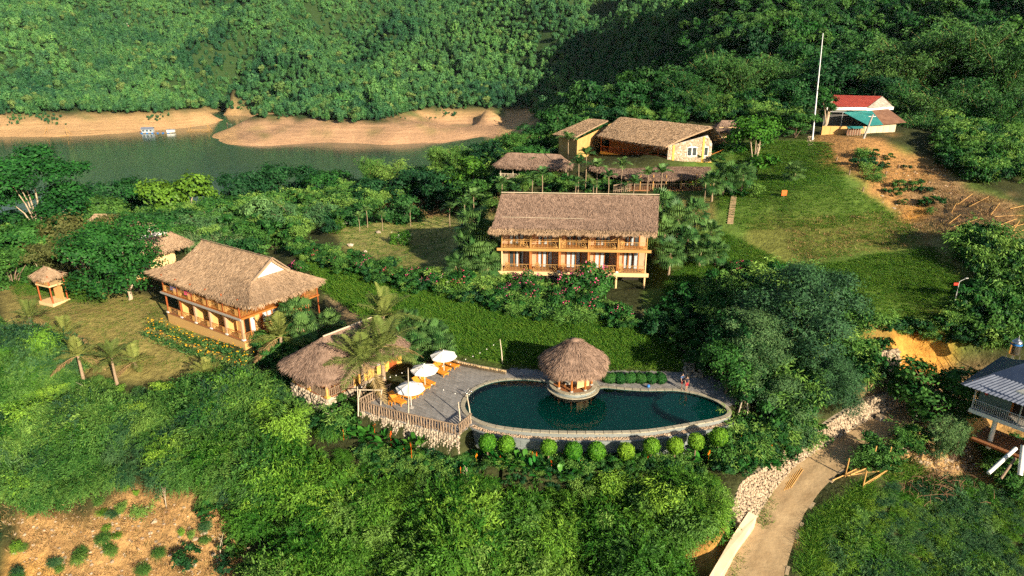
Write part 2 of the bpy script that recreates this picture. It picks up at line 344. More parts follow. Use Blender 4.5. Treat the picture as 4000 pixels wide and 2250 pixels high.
LAKE_Z = -25.0
ctl = [(0,2250,-13),(450,2250,-12),(900,2250,-11),(1400,2250,-9.5),(2000,2250,-8.5),(2500,2250,-7.2),(2740,2250,-6.2),(3300,2250,-8),(3700,2250,-9.5),(4000,2250,-10),
 (0,2000,-10),(450,2000,-9),(900,1980,-8),(1400,2000,-7),(2000,2000,-6),(2500,2000,-5),(2780,2030,-3.6),(3500,2050,-6.5),(4000,2050,-8),
 (0,1800,-7.5),(500,1750,-6),(1000,1720,-4.5),(1450,1780,-3.2),(1800,1850,-3.2),(2300,1850,-3),(2700,1800,-2.8),(2850,1850,-2.6),(3000,1760,-2.2),(3150,1690,-1.8),(3300,1620,-1.2),(3480,1520,-.6),(3420,1480,-.8),
 (3500,1880,-5),(3800,1850,-6.2),(4000,1850,-6.2),(3300,1950,-5.4),
 (0,1400,-3.5),(400,1480,-3.5),(800,1460,-2.6),(1000,1430,-1.6),(1100,1560,-2.4),(1250,1600,-2.2),
 (100,1150,-1.6),(400,1250,-1.6),(600,1330,-1.7),(300,1100,-1.2),(0,1000,-1),(700,1260,-1.3),
 (900,1370,-1.2),(1262,1240,-.3),(640,1190,-1),(1100,1000,1),(900,900,1.2),(1330,1180,.3),(1450,1300,.2),(1250,1120,.8),(1500,1400,.15),(1560,1480,0),
 (1700,1500,-.06),(1650,1600,-.06),(1450,1570,-.1),(2100,1460,-.06),(2600,1490,-.06),(2800,1530,-.06),
 (1150,960,2.5),(1400,1060,2.6),(1650,1110,2.7),(1950,1140,2.8),(2150,1190,2.6),(2400,1260,2.2),(1500,1310,.3),(1750,1390,.2),(2000,1435,.05),(2600,1440,.1),(2850,1450,.3),
 (2500,1150,3.2),(2650,1130,3.5),(2900,1120,4),(2680,1330,1.2),(2850,1300,1.8),
 (1500,960,3),(1650,1000,3),(1750,930,3.2),(1400,900,3),(1300,830,2.5),(1700,820,4),(1900,790,6),(2000,740,10),(2300,745,10.2),(2600,745,9.5),(2750,750,9.6),(2250,1060,3),
 (2300,640,12.6),(2600,650,12.8),(2800,640,12.8),(2450,590,12.9),(2950,600,14),(3050,530,16),(3250,545,16.4),(3400,570,16.2),(3000,700,11.5),(2830,780,9.8),
 (3100,750,11.5),(3300,750,11.8),(3000,860,8.2),(3250,860,8.8),(3500,820,9.5),(3400,900,8.2),(3100,950,6.5),(3300,1000,6.2),(3600,950,7.8),(3000,1050,4.5),(3300,1150,3.8),(3600,1100,5),(3700,1250,2.5),(3500,1270,2.4),(3400,1240,2.4),
 (3550,650,13.5),(3700,750,11.5),(3600,850,9),(3900,800,11.5),(4000,900,10),(3900,1000,8),(3900,1200,3),(4000,1300,1.5),
 (3550,1400,-2),(3400,1450,-1.4),(3600,1480,-2.4),(3700,1420,-2.2),(3800,1450,-2.2),(3750,1700,-4.2),(3950,1500,-2.4),(3950,1870,-5.6),
 (0,900,-4),(300,850,-4),(700,850,-3),(1100,800,-2),(1350,760,0),(1700,700,4),(1900,600,8),(2050,560,10.5),
 (2400,440,15),(2700,400,17.5),(3000,420,17),(3500,380,18.5),(3900,450,17),(4000,600,14.5),(3700,560,15.8),
 # the shore and its bank
 (0,535,-25),(300,532,-25),(640,507,-25),(790,490,-25),(880,470,-25.4),(945,572,-25.3),(1000,480,-18),(1050,505,-21),(1200,520,-21),(1350,478,-16.5),(1600,492,-18),(1800,515,-22.5),(1500,552,-23.5),(1890,540,-25.5),(1850,497,-26.5),
 (200,600,-31),(700,560,-30),(900,520,-28),(1500,620,-31),(2000,507,-27.5),(1300,605,-30),(600,650,-33),(1100,650,-33),(2100,482,-25),(1750,478,-24),
 (0,430,-14),(400,420,-14),(650,415,-14),(800,425,-16),(1000,448,-15),(1300,448,-15),(1550,435,-15),(1900,430,-15),(2100,440,-15),(920,430,-26),(905,455,-27.5),(888,482,-28),(935,462,-27),(900,410,-24),(880,495,-29),(910,500,-29),(928,522,-29),(900,470,-28.5),(965,535,-22),(1010,552,-23),(1030,515,-21)]
CT = [tuple(P(*c)) for c in ctl]
for x, y, d in [(0,200,600),(400,200,600),(800,220,600),(1100,200,620),(1500,200,600),(1900,220,580),(2300,230,560),(0,0,760),(400,0,760),(1000,0,800),(1500,0,780),(2100,0,760),(2600,40,640),
                (400,-200,950),(1500,-200,960),(2600,-180,900),(900,370,545),(960,300,580),(1300,320,530),(1700,320,530),(2200,330,520),(300,320,540),(700,320,550),(-600,200,620),(-600,-200,980),(-600,450,470),
                (2800,235,250),(3200,190,250),(3700,140,240),(4100,140,220),(2950,120,330),(3500,90,330),(4000,60,320),(3400,-150,600),(4200,-150,560),(2900,130,430),(5000,100,260),(5000,-150,600),(4600,500,140)]:
    CT.append(tuple(PD(x, y, d)))
for X, Y, Z in [(-200,20,-18),(-100,15,-18),(0,15,-17),(60,15,-14),(150,20,-14),(-90,60,-12),(-130,110,-7),(-160,60,-16),(120,60,-8),(110,110,4),(160,160,18),(-200,150,-10),
                (-160,190,-26),(-110,195,-26),(-60,200,-25),(-20,205,-24),(20,205,-16),(45,200,-2),(60,260,-8),(40,330,-18),(-250,210,-28),(-180,260,-33),(-90,260,-33),(-10,260,-32),(30,260,-26),(-350,330,-32),(20,330,-30),(120,260,20),
                (265,280,66),(350,300,105),(440,400,140),(520,520,190),(300,230,60),(-700,1500,260),(0,1600,280),(900,1500,280)]:  # unseen hill off to the right, added to throw shade; then the far rim
    CT.append((X, Y, Z))
CT = np.array(CT)
def _phi(r2): return np.sqrt(r2 + 4.0)
_A = _phi(((CT[:, None, :2]-CT[None, :, :2])**2).sum(-1)) + np.eye(len(CT))*-0.15
_n = len(CT); _K = np.zeros((_n+1, _n+1)); _K[:_n, :_n] = _A; _K[_n, :_n] = 1; _K[:_n, _n] = 1
_w = np.linalg.solve(_K, np.concatenate([CT[:, 2], [0]]))

# outlines taken from the photograph, laid on their real levels
pool_px = [(1817,1588),(1822,1566),(1836,1543),(1857,1523),(1893,1505),(1937,1492),(1982,1486),(2040,1484),(2090,1487),(2129,1494),(2150,1504),(2160,1520),(2175,1535),(2203,1547),(2245,1553),(2290,1548),(2320,1538),(2335,1525),(2345,1518),(2365,1516),
 (2397,1519),(2464,1525),(2530,1528),(2594,1527),(2643,1528),(2710,1539),(2768,1557),(2812,1579),(2839,1603),(2830,1622),(2777,1637),(2687,1653),(2598,1668),(2509,1679),(2420,1683),(2330,1684),(2241,1684),(2152,1682),(2062,1677),(1973,1667),(1906,1653),(1857,1633),(1828,1610)]
def closed_curve(pts, n):                                  # Catmull-Rom round a ring, resampled evenly
    p = np.array(pts); k = len(p); out = []
    for i in range(k):
        p0, p1, p2, p3 = p[i-1], p[i], p[(i+1) % k], p[(i+2) % k]
        for t in np.linspace(0, 1, 12, endpoint=False):
            out.append(0.5*((2*p1)+(-p0+p2)*t+(2*p0-5*p1+4*p2-p3)*t*t+(-p0+3*p1-3*p2+p3)*t**3))
    out = np.array(out); seg = np.linalg.norm(np.roll(out, -1, 0)-out, axis=1); s = np.concatenate([[0], np.cumsum(seg)])
    q = np.linspace(0, s[-1], n, endpoint=False); o2 = np.vstack([out, out[:1]])
    return np.stack([np.interp(q, s, o2[:, j]) for j in range(p.shape[1])], 1)
POOL = closed_curve([tuple(P(x, y, 0))[:2] for x, y in pool_px], 150)
def offset_ring(ring, d):                                  # d > 0 outwards
    tg = np.roll(ring, -1, 0)-np.roll(ring, 1, 0); tg /= np.linalg.norm(tg, axis=1)[:, None]
    nr = np.stack([tg[:, 1], -tg[:, 0]], 1)
    area = 0.5*np.sum(ring[:, 0]*np.roll(ring[:, 1], -1)-np.roll(ring[:, 0], -1)*ring[:, 1])
    return ring + nr*d*(1 if area > 0 else -1)
deck_px = [(1400,1600),(1590,1652),(1785,1697),(1845,1655),(1990,1640),(2400,1640),(2830,1600),(2905,1560),(2890,1500),(2760,1462),(2600,1450),(2420,1448),(2250,1448),(2100,1446),(2000,1437),(1970,1452),(1880,1438),(1800,1420),(1762,1398),(1725,1405),(1680,1428),(1640,1462),(1590,1490),(1560,1512),(1500,1545)]
DECK = [tuple(P(x, y, 0))[:2] for x, y in deck_px]
road_px = [(2925,2330,-5.7),(2940,2250,-5.5),(3005,2090,-5.1),(3085,1950,-4.6),(3190,1850,-4.1),(3310,1755,-3.6),(3440,1678,-3.2),(3540,1630,-3.0),(3640,1595,-2.8),(3700,1530,-2.6),(3600,1480,-2.4),(3480,1478,-2.2)]
ROAD = [tuple(P(*c)) for c in road_px]
BENCH = []                                                 # flat benches cut for the buildings: (polygon, z, blend)
def zground(X, Y):
    X = np.asarray(X, float); Y = np.asarray(Y, float); sh = X.shape; X = X.ravel(); Y = Y.ravel(); Z = np.empty(len(X))
    for i in range(0, len(X), 20000):
        r2 = (X[i:i+20000, None]-CT[None, :, 0])**2 + (Y[i:i+20000, None]-CT[None, :, 1])**2
        Z[i:i+20000] = _phi(r2) @ _w[:-1] + _w[-1]
    far = smooth(260, 420, Y); Z0 = Z.copy()
    Z += far*(((fbm(X/120, Y/120, 4)-.47)*40+(.5-np.abs(vnoise(X/70+3, Y/190)-.5)*2)*14)*smooth(-16, 5, Z)) + (1-far)*(fbm(X/5, Y/5, 3)-.44)*.5
    Z += far*smooth(-14, 25, Z)*26*np.sin((X*.92+Y*.28)/36+5*vnoise(X/140+2, Y/140+8))
    Z += far*(1-smooth(-18, -8, Z))*(fbm(X/14, Y/14, 3)-.47)*2.5
    Z = np.where(Y > 420, np.maximum(Z, np.minimum(Z0, -15+.45*(Z0+15))), Z)
    for poly, z, bl in BENCH:
        pl = list(poly)+[poly[0]]
        d, _, _ = polydist(X, Y, pl); ins = inpoly(X, Y, poly)
        w = np.where(ins, 1.0, 1-smooth(0, bl, d)); Z = Z*(1-w) + z*w
    d, zz, sd = polydist(X, Y, ROAD)
    wr = np.where(sd > 0, 1-smooth(2.75, 3.4, d), 1-smooth(2.6, 5.0, d)); Z = Z*(1-wr) + zz*wr
    ins = inpoly(X, Y, DECK); d, _, _ = polydist(X, Y, DECK+[DECK[0]])
    w = np.where(ins, 1.0, 1-smooth(0, .7, d)); Z = Z*(1-w) + -0.09*w
    rg = [tuple(p) for p in POOL]; ins = inpoly(X, Y, rg); d, _, _ = polydist(X, Y, rg+[rg[0]])
    front = (Y < 56.5)
    Z = np.where(front & (d < 1.0) & ~ins, np.minimum(Z, -1.75), Z)
    Z = np.where(front & (d >= 1.0) & (d < 3.0) & ~ins & (X > -3), np.clip(Z, -2.2, -1.75-(d-1)*.12), Z)
    Z = np.where(ins | ((d < .35)), -2.9, Z)
    return Z.reshape(sh)

ZONES = [  # (outline in the photo, colour, nearest depth, farthest depth, edge wobble in px)
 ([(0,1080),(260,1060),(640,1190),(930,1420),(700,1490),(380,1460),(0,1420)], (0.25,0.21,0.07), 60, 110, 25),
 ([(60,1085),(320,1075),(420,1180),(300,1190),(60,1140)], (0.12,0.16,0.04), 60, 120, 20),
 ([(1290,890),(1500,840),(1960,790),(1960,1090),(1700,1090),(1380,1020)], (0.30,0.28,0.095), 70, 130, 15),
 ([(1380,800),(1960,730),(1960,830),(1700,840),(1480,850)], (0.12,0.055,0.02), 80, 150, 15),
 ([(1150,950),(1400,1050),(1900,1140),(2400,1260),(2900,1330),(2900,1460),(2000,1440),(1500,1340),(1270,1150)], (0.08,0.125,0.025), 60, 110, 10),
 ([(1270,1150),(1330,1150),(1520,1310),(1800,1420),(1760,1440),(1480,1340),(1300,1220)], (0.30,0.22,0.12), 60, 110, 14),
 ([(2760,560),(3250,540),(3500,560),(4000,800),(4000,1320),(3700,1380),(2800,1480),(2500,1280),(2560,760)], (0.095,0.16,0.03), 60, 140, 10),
 ([(2500,1215),(2525,1215),(2700,1350),(2760,1380),(2740,1392),(2670,1372)], (0.26,0.20,0.12), 60, 100, 3),
 ([(2640,770),(2800,770),(2800,860),(2650,880)], (0.22,0.18,0.06), 60, 130, 20),
 ([(2950,870),(3200,850),(3520,820),(3680,900),(3640,960),(3300,1010),(2960,1040),(2900,960)], (0.15,0.165,0.04), 60, 140, 45),
 ([(3180,540),(3450,545),(3660,640),(3760,740),(3720,870),(3480,870),(3440,780),(3330,700),(3230,610)], (0.37,0.20,0.075), 60, 140, 50),
 ([(3480,720),(3700,680),(4000,790),(4000,990),(3760,930),(3560,880)], (0.30,0.19,0.095), 60, 140, 55),
 ([(3520,790),(3600,790),(3640,850),(3520,870)], (0.50,0.24,0.05), 60, 140, 20),
 ([(3540,885),(3590,880),(3880,1130),(3850,1160)], (0.36,0.25,0.12), 60, 140, 8),
 ([(3490,1300),(3580,1270),(3680,1330),(3740,1440),(3500,1440)], (0.55,0.25,0.055), 60, 110, 25),
 ([(3380,1260),(3500,1280),(3500,1360),(3380,1370)], (0.36,0.20,0.06), 60, 110, 20),
 ([(0,1950),(300,2010),(560,1900),(800,1960),(960,2080),(1020,2260),(0,2400)], (0.41,0.245,0.10), 30, 90, 70),
 ([(0,2150),(200,2200),(260,2330),(0,2400)], (0.52,0.29,0.09), 30, 90, 30),
 ([(960,2170),(1130,2160),(1180,2400),(900,2400)], (0.32,0.22,0.12), 30, 90, 40),
 ([(3260,1880),(3440,1740),(3620,1650),(3780,1670),(3810,1840),(3700,1880),(3600,1810),(3420,1830)], (0.48,0.31,0.145), 40, 80, 40),
 ([(3680,1600),(4000,1600),(4000,1960),(3880,1960),(3780,1800)], (0.40,0.24,0.09), 40, 80, 40),
 ([(2600,2330),(2640,2180),(2760,2110),(2830,2060),(2880,2080),(2780,2260),(2740,2400)], (0.50,0.27,0.075), 30, 80, 20),
 ([(3100,2060),(3200,2080),(3180,2160),(3090,2130)], (0.42,0.26,0.10), 30, 80, 25),
 ([(3560,1480),(3800,1420),(4000,1480),(4000,1560),(3650,1620),(3400,1650),(3350,1500)], (0.36,0.24,0.12), 40, 90, 20),
]
def build_ground():
    ncol, nrow = 420, 470
    az = np.linspace(math.radians(-52), math.radians(52), ncol); Yr = 14*np.exp(np.linspace(0, math.log(1700/14), nrow))
    Yg = np.repeat(Yr[:, None], ncol, 1); Xg = np.tan(az)[None, :]*Yg
    X = Xg.ravel(); Y = Yg.ravel(); Z = zground(X, Y)
    px, py, d = to_px(X, Y, Z)
    n1 = fbm(X/6, Y/6, 3)-.47; n2 = fbm(X/6+31, Y/6+9, 3)-.47; n3 = fbm(X/1.6, Y/1.6, 3)
    C = np.empty((len(X), 3)); C[:] = (0.045, 0.052, 0.02)
    C *= (0.7+0.6*n3)[:, None]
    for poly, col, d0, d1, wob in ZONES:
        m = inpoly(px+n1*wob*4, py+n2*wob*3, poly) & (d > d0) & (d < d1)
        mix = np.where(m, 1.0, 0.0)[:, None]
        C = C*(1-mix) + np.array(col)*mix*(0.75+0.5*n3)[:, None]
    far = d > 300
    sand = far & (Z < -16.0+n1*7) & (py > 434+n1*20)
    C = np.where((far & ~sand)[:, None], np.array((0.03, 0.06, 0.02)), C)
    str_ = .88+.2*vnoise(Z*3.1, X/40)+.12*np.sin(Z*9+n1*6)
    C = np.where(sand[:, None], np.array((0.54, 0.335, 0.165))*(str_*(0.8+.4*n3))[:, None], C)
    pen = sand & (px > 930) & (px < 1950) & (py > 462)
    C = np.where(pen[:, None], np.array((0.47, 0.285, 0.165))*(str_*(0.8+.4*n3))[:, None], C)
    gp = pen & (n2+n1 > .17) & (Z > -22)
    C = np.where(gp[:, None], np.array((0.16, 0.17, 0.05)), C)
    gp = sand & ~pen & (n1 > .07) & (Z > -20)
    C = np.where(gp[:, None], np.array((0.12, 0.16, 0.05)), C)
    Cg = C.reshape(nrow, ncol, 3)
    for _ in range(2): Cg = (Cg + np.roll(Cg, 1, 0) + np.roll(Cg, -1, 0) + np.roll(Cg, 1, 1) + np.roll(Cg, -1, 1))/5
    C = Cg.reshape(-1, 3)
    i = np.arange(nrow*ncol).reshape(nrow, ncol)
    F = np.stack([i[:-1, :-1].ravel(), i[:-1, 1:].ravel(), i[1:, 1:].ravel(), i[1:, :-1].ravel()], 1)
    m, N, L, b = nodemat('ground')
    at = N.new('ShaderNodeAttribute'); at.attribute_name = 'soil'
    tc = N.new('ShaderNodeTexCoord')
    nz = N.new('ShaderNodeTexNoise'); nz.inputs['Scale'].default_value = 1.3; nz.inputs['Detail'].default_value = 8; nz.inputs['Roughness'].default_value = .75
    L.new(tc.outputs['Object'], nz.inputs['Vector'])
    mr = N.new('ShaderNodeMapRange'); mr.inputs[1].default_value = .3; mr.inputs[2].default_value = .7; mr.inputs[3].default_value = .62; mr.inputs[4].default_value = 1.4
    L.new(nz.outputs['Fac'], mr.inputs[0])
    ge = N.new('ShaderNodeNewGeometry'); mp = N.new('ShaderNodeMapping'); mp.inputs['Scale'].default_value = (.03, .03, 1.6); L.new(ge.outputs['Position'], mp.inputs[0])
    ns = N.new('ShaderNodeTexNoise'); ns.inputs['Scale'].default_value = 1.0; ns.inputs['Detail'].default_value = 6; ns.inputs['Roughness'].default_value = .7; L.new(mp.outputs[0], ns.inputs['Vector'])
    m2 = N.new('ShaderNodeMapRange'); m2.inputs[1].default_value = .3; m2.inputs[2].default_value = .7; m2.inputs[3].default_value = .72; m2.inputs[4].default_value = 1.25; L.new(ns.outputs['Fac'], m2.inputs[0])
    mu = N.new('ShaderNodeMath'); mu.operation = 'MULTIPLY'; L.new(mr.outputs[0], mu.inputs[0]); L.new(m2.outputs[0], mu.inputs[1])
    hs = N.new('ShaderNodeHueSaturation'); L.new(at.outputs['Color'], hs.inputs['Color']); L.new(mu.outputs[0], hs.inputs['Value'])
    L.new(hs.outputs[0], b.inputs['Base Color']); b.inputs['Roughness'].default_value = .95; b.inputs['Specular IOR Level'].default_value = .1
    nb = N.new('ShaderNodeTexNoise'); nb.inputs['Scale'].default_value = 2.5; nb.inputs['Detail'].default_value = 8; nb.inputs['Roughness'].default_value = .7
    L.new(tc.outputs['Object'], nb.inputs['Vector'])
    bp = N.new('ShaderNodeBump'); bp.inputs['Strength'].default_value = .8; bp.inputs['Distance'].default_value = .18
    L.new(nb.outputs['Fac'], bp.inputs['Height']); nf = N.new('ShaderNodeTexNoise'); nf.inputs['Scale'].default_value = .22; nf.inputs['Detail'].default_value = 6; nf.inputs['Roughness'].default_value = .7; L.new(tc.outputs['Object'], nf.inputs['Vector'])
    b2 = N.new('ShaderNodeBump'); b2.inputs['Strength'].default_value = .7; b2.inputs['Distance'].default_value = 1.0; L.new(nf.outputs['Fac'], b2.inputs['Height']); L.new(bp.outputs[0], b2.inputs['Normal']); L.new(b2.outputs[0], b.inputs['Normal'])
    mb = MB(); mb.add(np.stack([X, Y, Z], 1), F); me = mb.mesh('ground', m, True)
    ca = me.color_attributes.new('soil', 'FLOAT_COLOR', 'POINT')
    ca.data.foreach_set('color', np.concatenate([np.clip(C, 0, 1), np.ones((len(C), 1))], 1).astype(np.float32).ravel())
    o = link('ground', me); tag(o, kind='structure')
    return (X, Y, Z)

# level benches for the buildings (polygon in metres, level, blending width)
def bench_px(pts, z, bl): BENCH.append(([tuple(P(x, y, z))[:2] for x, y in pts], z, bl))
MID_L, MID_R = P(1957, 1058, 4.4), P(2522, 1068, 4.4)        # front line of the long guesthouse
_u = (MID_R-MID_L).normalized(); _v = Vector((-_u.y, _u.x, 0))
def rect_pts(o, u, v, u0, u1, v0, v1): return [tuple((o+u*a+v*b))[:2] for a, b in ((u0, v0), (u1, v0), (u1, v1), (u0, v1))]
BENCH.append((rect_pts(MID_L, _u, _v, -1, 19.5, -.5, 8.5), 2.3, 2.5))
BENCH.append(([(10.5, 106.8), (33, 107.3), (33.5, 111.4), (13, 112)], 9.4, 1.0))
_GX, _GY, _GZ = build_ground()
def zfast(X, Y):                                           # height read back from the built ground mesh
    X = np.asarray(X, float); Y = np.clip(np.asarray(Y, float), 14.01, 1690)
    fi = np.log(Y/14)/math.log(1700/14)*469; fj = np.clip((np.arctan2(X, Y)+math.radians(52))/math.radians(104)*419, 0, 418.99)
    i = np.clip(fi.astype(int), 0, 468); j = fj.astype(int); a = fi-i; b = fj-j; Zg = _GZ.reshape(470, 420)
    return (Zg[i, j]*(1-b)+Zg[i, j+1]*b)*(1-a)+(Zg[i+1, j]*(1-b)+Zg[i+1, j+1]*b)*a
def zg(x, y): return float(zfast(np.array([x]), np.array([y]))[0])
def G(px, py, z0=0.0):                                     # where the sight line meets the ground, near level z0
    z = z0
    for _ in range(12):
        p = P(px, py, z); z = 0.5*z + 0.5*zg(p.x, p.y)
    p = P(px, py, z); p.z = zg(p.x, p.y); return p

# ------------------------------------------------------------------ lake
def build_lake():
    m, N, L, b = nodemat('lake_water')
    tc = N.new('ShaderNodeTexCoord')
    n1 = N.new('ShaderNodeTexNoise'); n1.inputs['Scale'].default_value = .02; n1.inputs['Detail'].default_value = 3; L.new(tc.outputs['Object'], n1.inputs['Vector'])
    r = ramp(N, L, n1.outputs['Fac'], (0.034, 0.068, 0.048), (0.050, 0.082, 0.052)); L.new(r.outputs[0], b.inputs['Base Color'])
    b.inputs['Roughness'].default_value = .12; b.inputs['Specular IOR Level'].default_value = .5
    n2 = N.new('ShaderNodeTexNoise'); n2.inputs['Scale'].default_value = .35; n2.inputs['Detail'].default_value = 4; L.new(tc.outputs['Object'], n2.inputs['Vector'])
    bp = N.new('ShaderNodeBump'); bp.inputs['Strength'].default_value = .25; bp.inputs['Distance'].default_value = .25
    L.new(n2.outputs['Fac'], bp.inputs['Height']); L.new(bp.outputs[0], b.inputs['Normal'])
    mb = MB(); mb.add([(-900, 120, LAKE_Z), (500, 120, LAKE_Z), (500, 640, LAKE_Z), (-900, 640, LAKE_Z)], [[0, 1, 2, 3]])
    o = mb.obj('lake_water', m); tag(o, 'murky green reservoir water below the forested hills', kind='structure')
build_lake()

# ------------------------------------------------------------------ dirt road
def build_road():
    m = surf('road_dirt', (0.33, 0.22, 0.115), (0.48, 0.345, 0.195), .55, .95, .8, bscale=3)
    left = [(2815,2330,-5.75),(2830,2250,-5.5),(2900,2115,-5.1),(2958,2020,-4.8),(3012,1930,-4.5),(3092,1832,-4.1),(3172,1774,-3.8),(3282,1706,-3.5),(3392,1642,-3.2),(3506,1592,-3.0)]
    right = [(3060,2330,-5.75),(3062,2250,-5.5),(3108,2092,-5.1),(3142,2010,-4.8),(3200,1930,-4.5),(3262,1862,-4.1),(3350,1792,-3.8),(3440,1724,-3.5),(3556,1664,-3.2),(3640,1625,-3.0)]
    A = [P(*c) for c in left]; B = [P(*c) for c in right]; mb = MB(); V = []; F = []; nx = 9
    def res(pts, n):
        p = np.array([tuple(q) for q in pts]); s = np.linspace(0, len(p)-1, n); return np.stack([np.interp(s, np.arange(len(p)), p[:, j]) for j in range(3)], 1)
    a = res(A, 60); bb = res(B, 60)
    for i in range(60):
        for j in range(nx):
            t = j/(nx-1); p = a[i]*(1-t)+bb[i]*t
            V.append((p[0], p[1], p[2] + .06 + .04*math.sin(i*1.7+j*2.3)*math.sin(j*.9+i*.6) - (.05 if j in (2, 6) else 0) + (.03 if j == 4 else 0)))
    for i in range(59):
        for j in range(nx-1): F.append([i*nx+j, i*nx+j+1, (i+1)*nx+j+1, (i+1)*nx+j])
    V = np.array(V); V[:, 2] = np.maximum(V[:, 2], zground(V[:, 0], V[:, 1])+.05)
    mb.add(V, np.array(F)); o = mb.obj('road', m, smooth=True); tag(o, kind='structure')
    kerb_m = surf('kerb_cement', (.34, .25, .15), (.48, .37, .24), 2, .9, .2)      # broken cement edging along the outer side
    for i in range(0, 57, 3):
        if rnd.random() < .3: continue
        p, q = bb[i], bb[i+2]; d = Vector(q-p); an = math.atan2(d.y, d.x)
        R = Matrix.Rotation(an, 3, 'Z')
        box('kerb_stone', o, ((p[0]+q[0])/2+.15, (p[1]+q[1])/2, (p[2]+q[2])/2+.08), (d.length*rnd.uniform(.6, .98), .26, .22), kerb_m, (0, -math.asin((q[2]-p[2])/d.length), an))
    return a, bb
ROAD_A, ROAD_B = build_road()

# ------------------------------------------------------------------ stones, rubble walls
_ico = None
def ico():
    global _ico
    if _ico is None:
        t = (1+5**.5)/2
        V = np.array([(-1,t,0),(1,t,0),(-1,-t,0),(1,-t,0),(0,-1,t),(0,1,t),(0,-1,-t),(0,1,-t),(t,0,-1),(t,0,1),(-t,0,-1),(-t,0,1)], float)
        V /= np.linalg.norm(V[0])
        F = np.array([(0,11,5),(0,5,1),(0,1,7),(0,7,10),(0,10,11),(1,5,9),(5,11,4),(11,10,2),(10,7,6),(7,1,8),(3,9,4),(3,4,2),(3,2,6),(3,6,8),(3,8,9),(4,9,5),(2,4,11),(6,2,10),(8,6,7),(9,8,1)])
        _ico = (V, F)
    return _ico
def rock_mesh(name, mat, seed):
    r = np.random.default_rng(seed); V, F = ico()
    return MB().add(V*(0.75+.5*r.random((12, 1)))*(0.5), F).mesh(name, mat)
_rocks = {}
def rocks(mat, n=6):
    if mat.name not in _rocks: _rocks[mat.name] = [rock_mesh('stone', mat, 50+i) for i in range(n)]
    return _rocks[mat.name]
def stone_wall(name, label, cat, base, top, mat, mat_j, core, size=.42, thick=.45, group=None, limit=300):
    """rubble wall between a base line and a top line of world points; the largest 300 stones are pieces, the rest one part"""
    base = np.array([tuple(p) for p in base]); top = np.array([tuple(p) for p in top]); k = len(base)
    c0 = base.mean(0); t = thing(name, label, cat, tuple(c0), 0, group)
    mb = MB(); n = 30; s = np.linspace(0, k-1, n)
    a = np.stack([np.interp(s, np.arange(k), base[:, j]) for j in range(3)], 1); b = np.stack([np.interp(s, np.arange(k), top[:, j]) for j in range(3)], 1)
    tg = np.gradient(a, axis=0); nr = np.stack([-tg[:, 1], tg[:, 0], 0*tg[:, 0]], 1); nr /= np.linalg.norm(nr, axis=1)[:, None]
    if (nr[n//2] @ a[n//2]) < 0: nr = -nr                   # nr points away from the camera (into the bank)
    a2 = a.copy(); a2[:, 2] -= .5
    V = np.concatenate([a2, b, b+nr*thick, a2+nr*thick]) - c0
    F = [[i, i+1, n+i+1, n+i] for i in range(n-1)] + [[n+i, n+i+1, 2*n+i+1, 2*n+i] for i in range(n-1)] + [[2*n+i, 2*n+i+1, 3*n+i+1, 3*n+i] for i in range(n-1)]
    mb.add(V, np.array(F)); mb.add(V[[0, n, 2*n, 3*n]], [[0, 1, 2, 3]]); mb.add(V[[n-1, 2*n-1, 3*n-1, 4*n-1]], [[0, 3, 2, 1]])
    mb.obj('core', core, t)
    seg = np.linalg.norm(np.diff(a, axis=0), axis=1); L = seg.sum(); cs = np.concatenate([[0], np.cumsum(seg)])
    st = []
    q = 0
    while q < L:
        w = size*(.75+.5*rnd.random()); f = np.interp(q+w/2, cs, np.arange(n))
        pa = np.array([np.interp(f, np.arange(n), a[:, j]) for j in range(3)]); pb = np.array([np.interp(f, np.arange(n), b[:, j]) for j in range(3)])
        nn = np.array([np.interp(f, np.arange(n), nr[:, j]) for j in range(3)])
        h = np.linalg.norm(pb-pa); r = rnd.random()*.3*size-.1
        while r < h:
            hh = size*(.55+.5*rnd.random()); p = pa + (pb-pa)*min(1, (r+hh/2)/max(h, .1)) + nn*rnd.uniform(-.02, .05)
            tj = tg[int(min(n-1, f))]; tj = tj/(np.linalg.norm(tj)+1e-9); p = p+tj*rnd.uniform(-.35, .35)*w; st.append((p-c0, w*1.18, hh*1.22, math.atan2(nn[1], nn[0]), rnd.random())); r += hh*.92
        q += w*.95
    st.sort(key=lambda z: -z[1]*z[2]/np.linalg.norm(z[0]+c0-np.array([0, 0, HC]))**2)
    rk = rocks(mat)
    for p, w, h, an, e in st[:limit]:
        o = link('stone', rk[int(e*6)], t, tuple(p)); o.scale = (thick*.55, w, h); o.rotation_euler = (rnd.uniform(-.4, .4), 0, an)
    if len(st) > limit:
        j = MB(); V0, F0 = ico()
        for p, w, h, an, e in st[limit:]:
            V = V0*(0.8+.4*rng.random((12, 1)))*.5*np.array([thick*.55, w, h]); c, s_ = math.cos(an), math.sin(an)
            V = np.stack([V[:, 0]*c-V[:, 1]*s_, V[:, 0]*s_+V[:, 1]*c, V[:, 2]], 1)+p; j.add(V, F0, rnd.random())
        o = j.obj('small_stones', mat_j, t); o['kind'] = 'stuff'
    return t

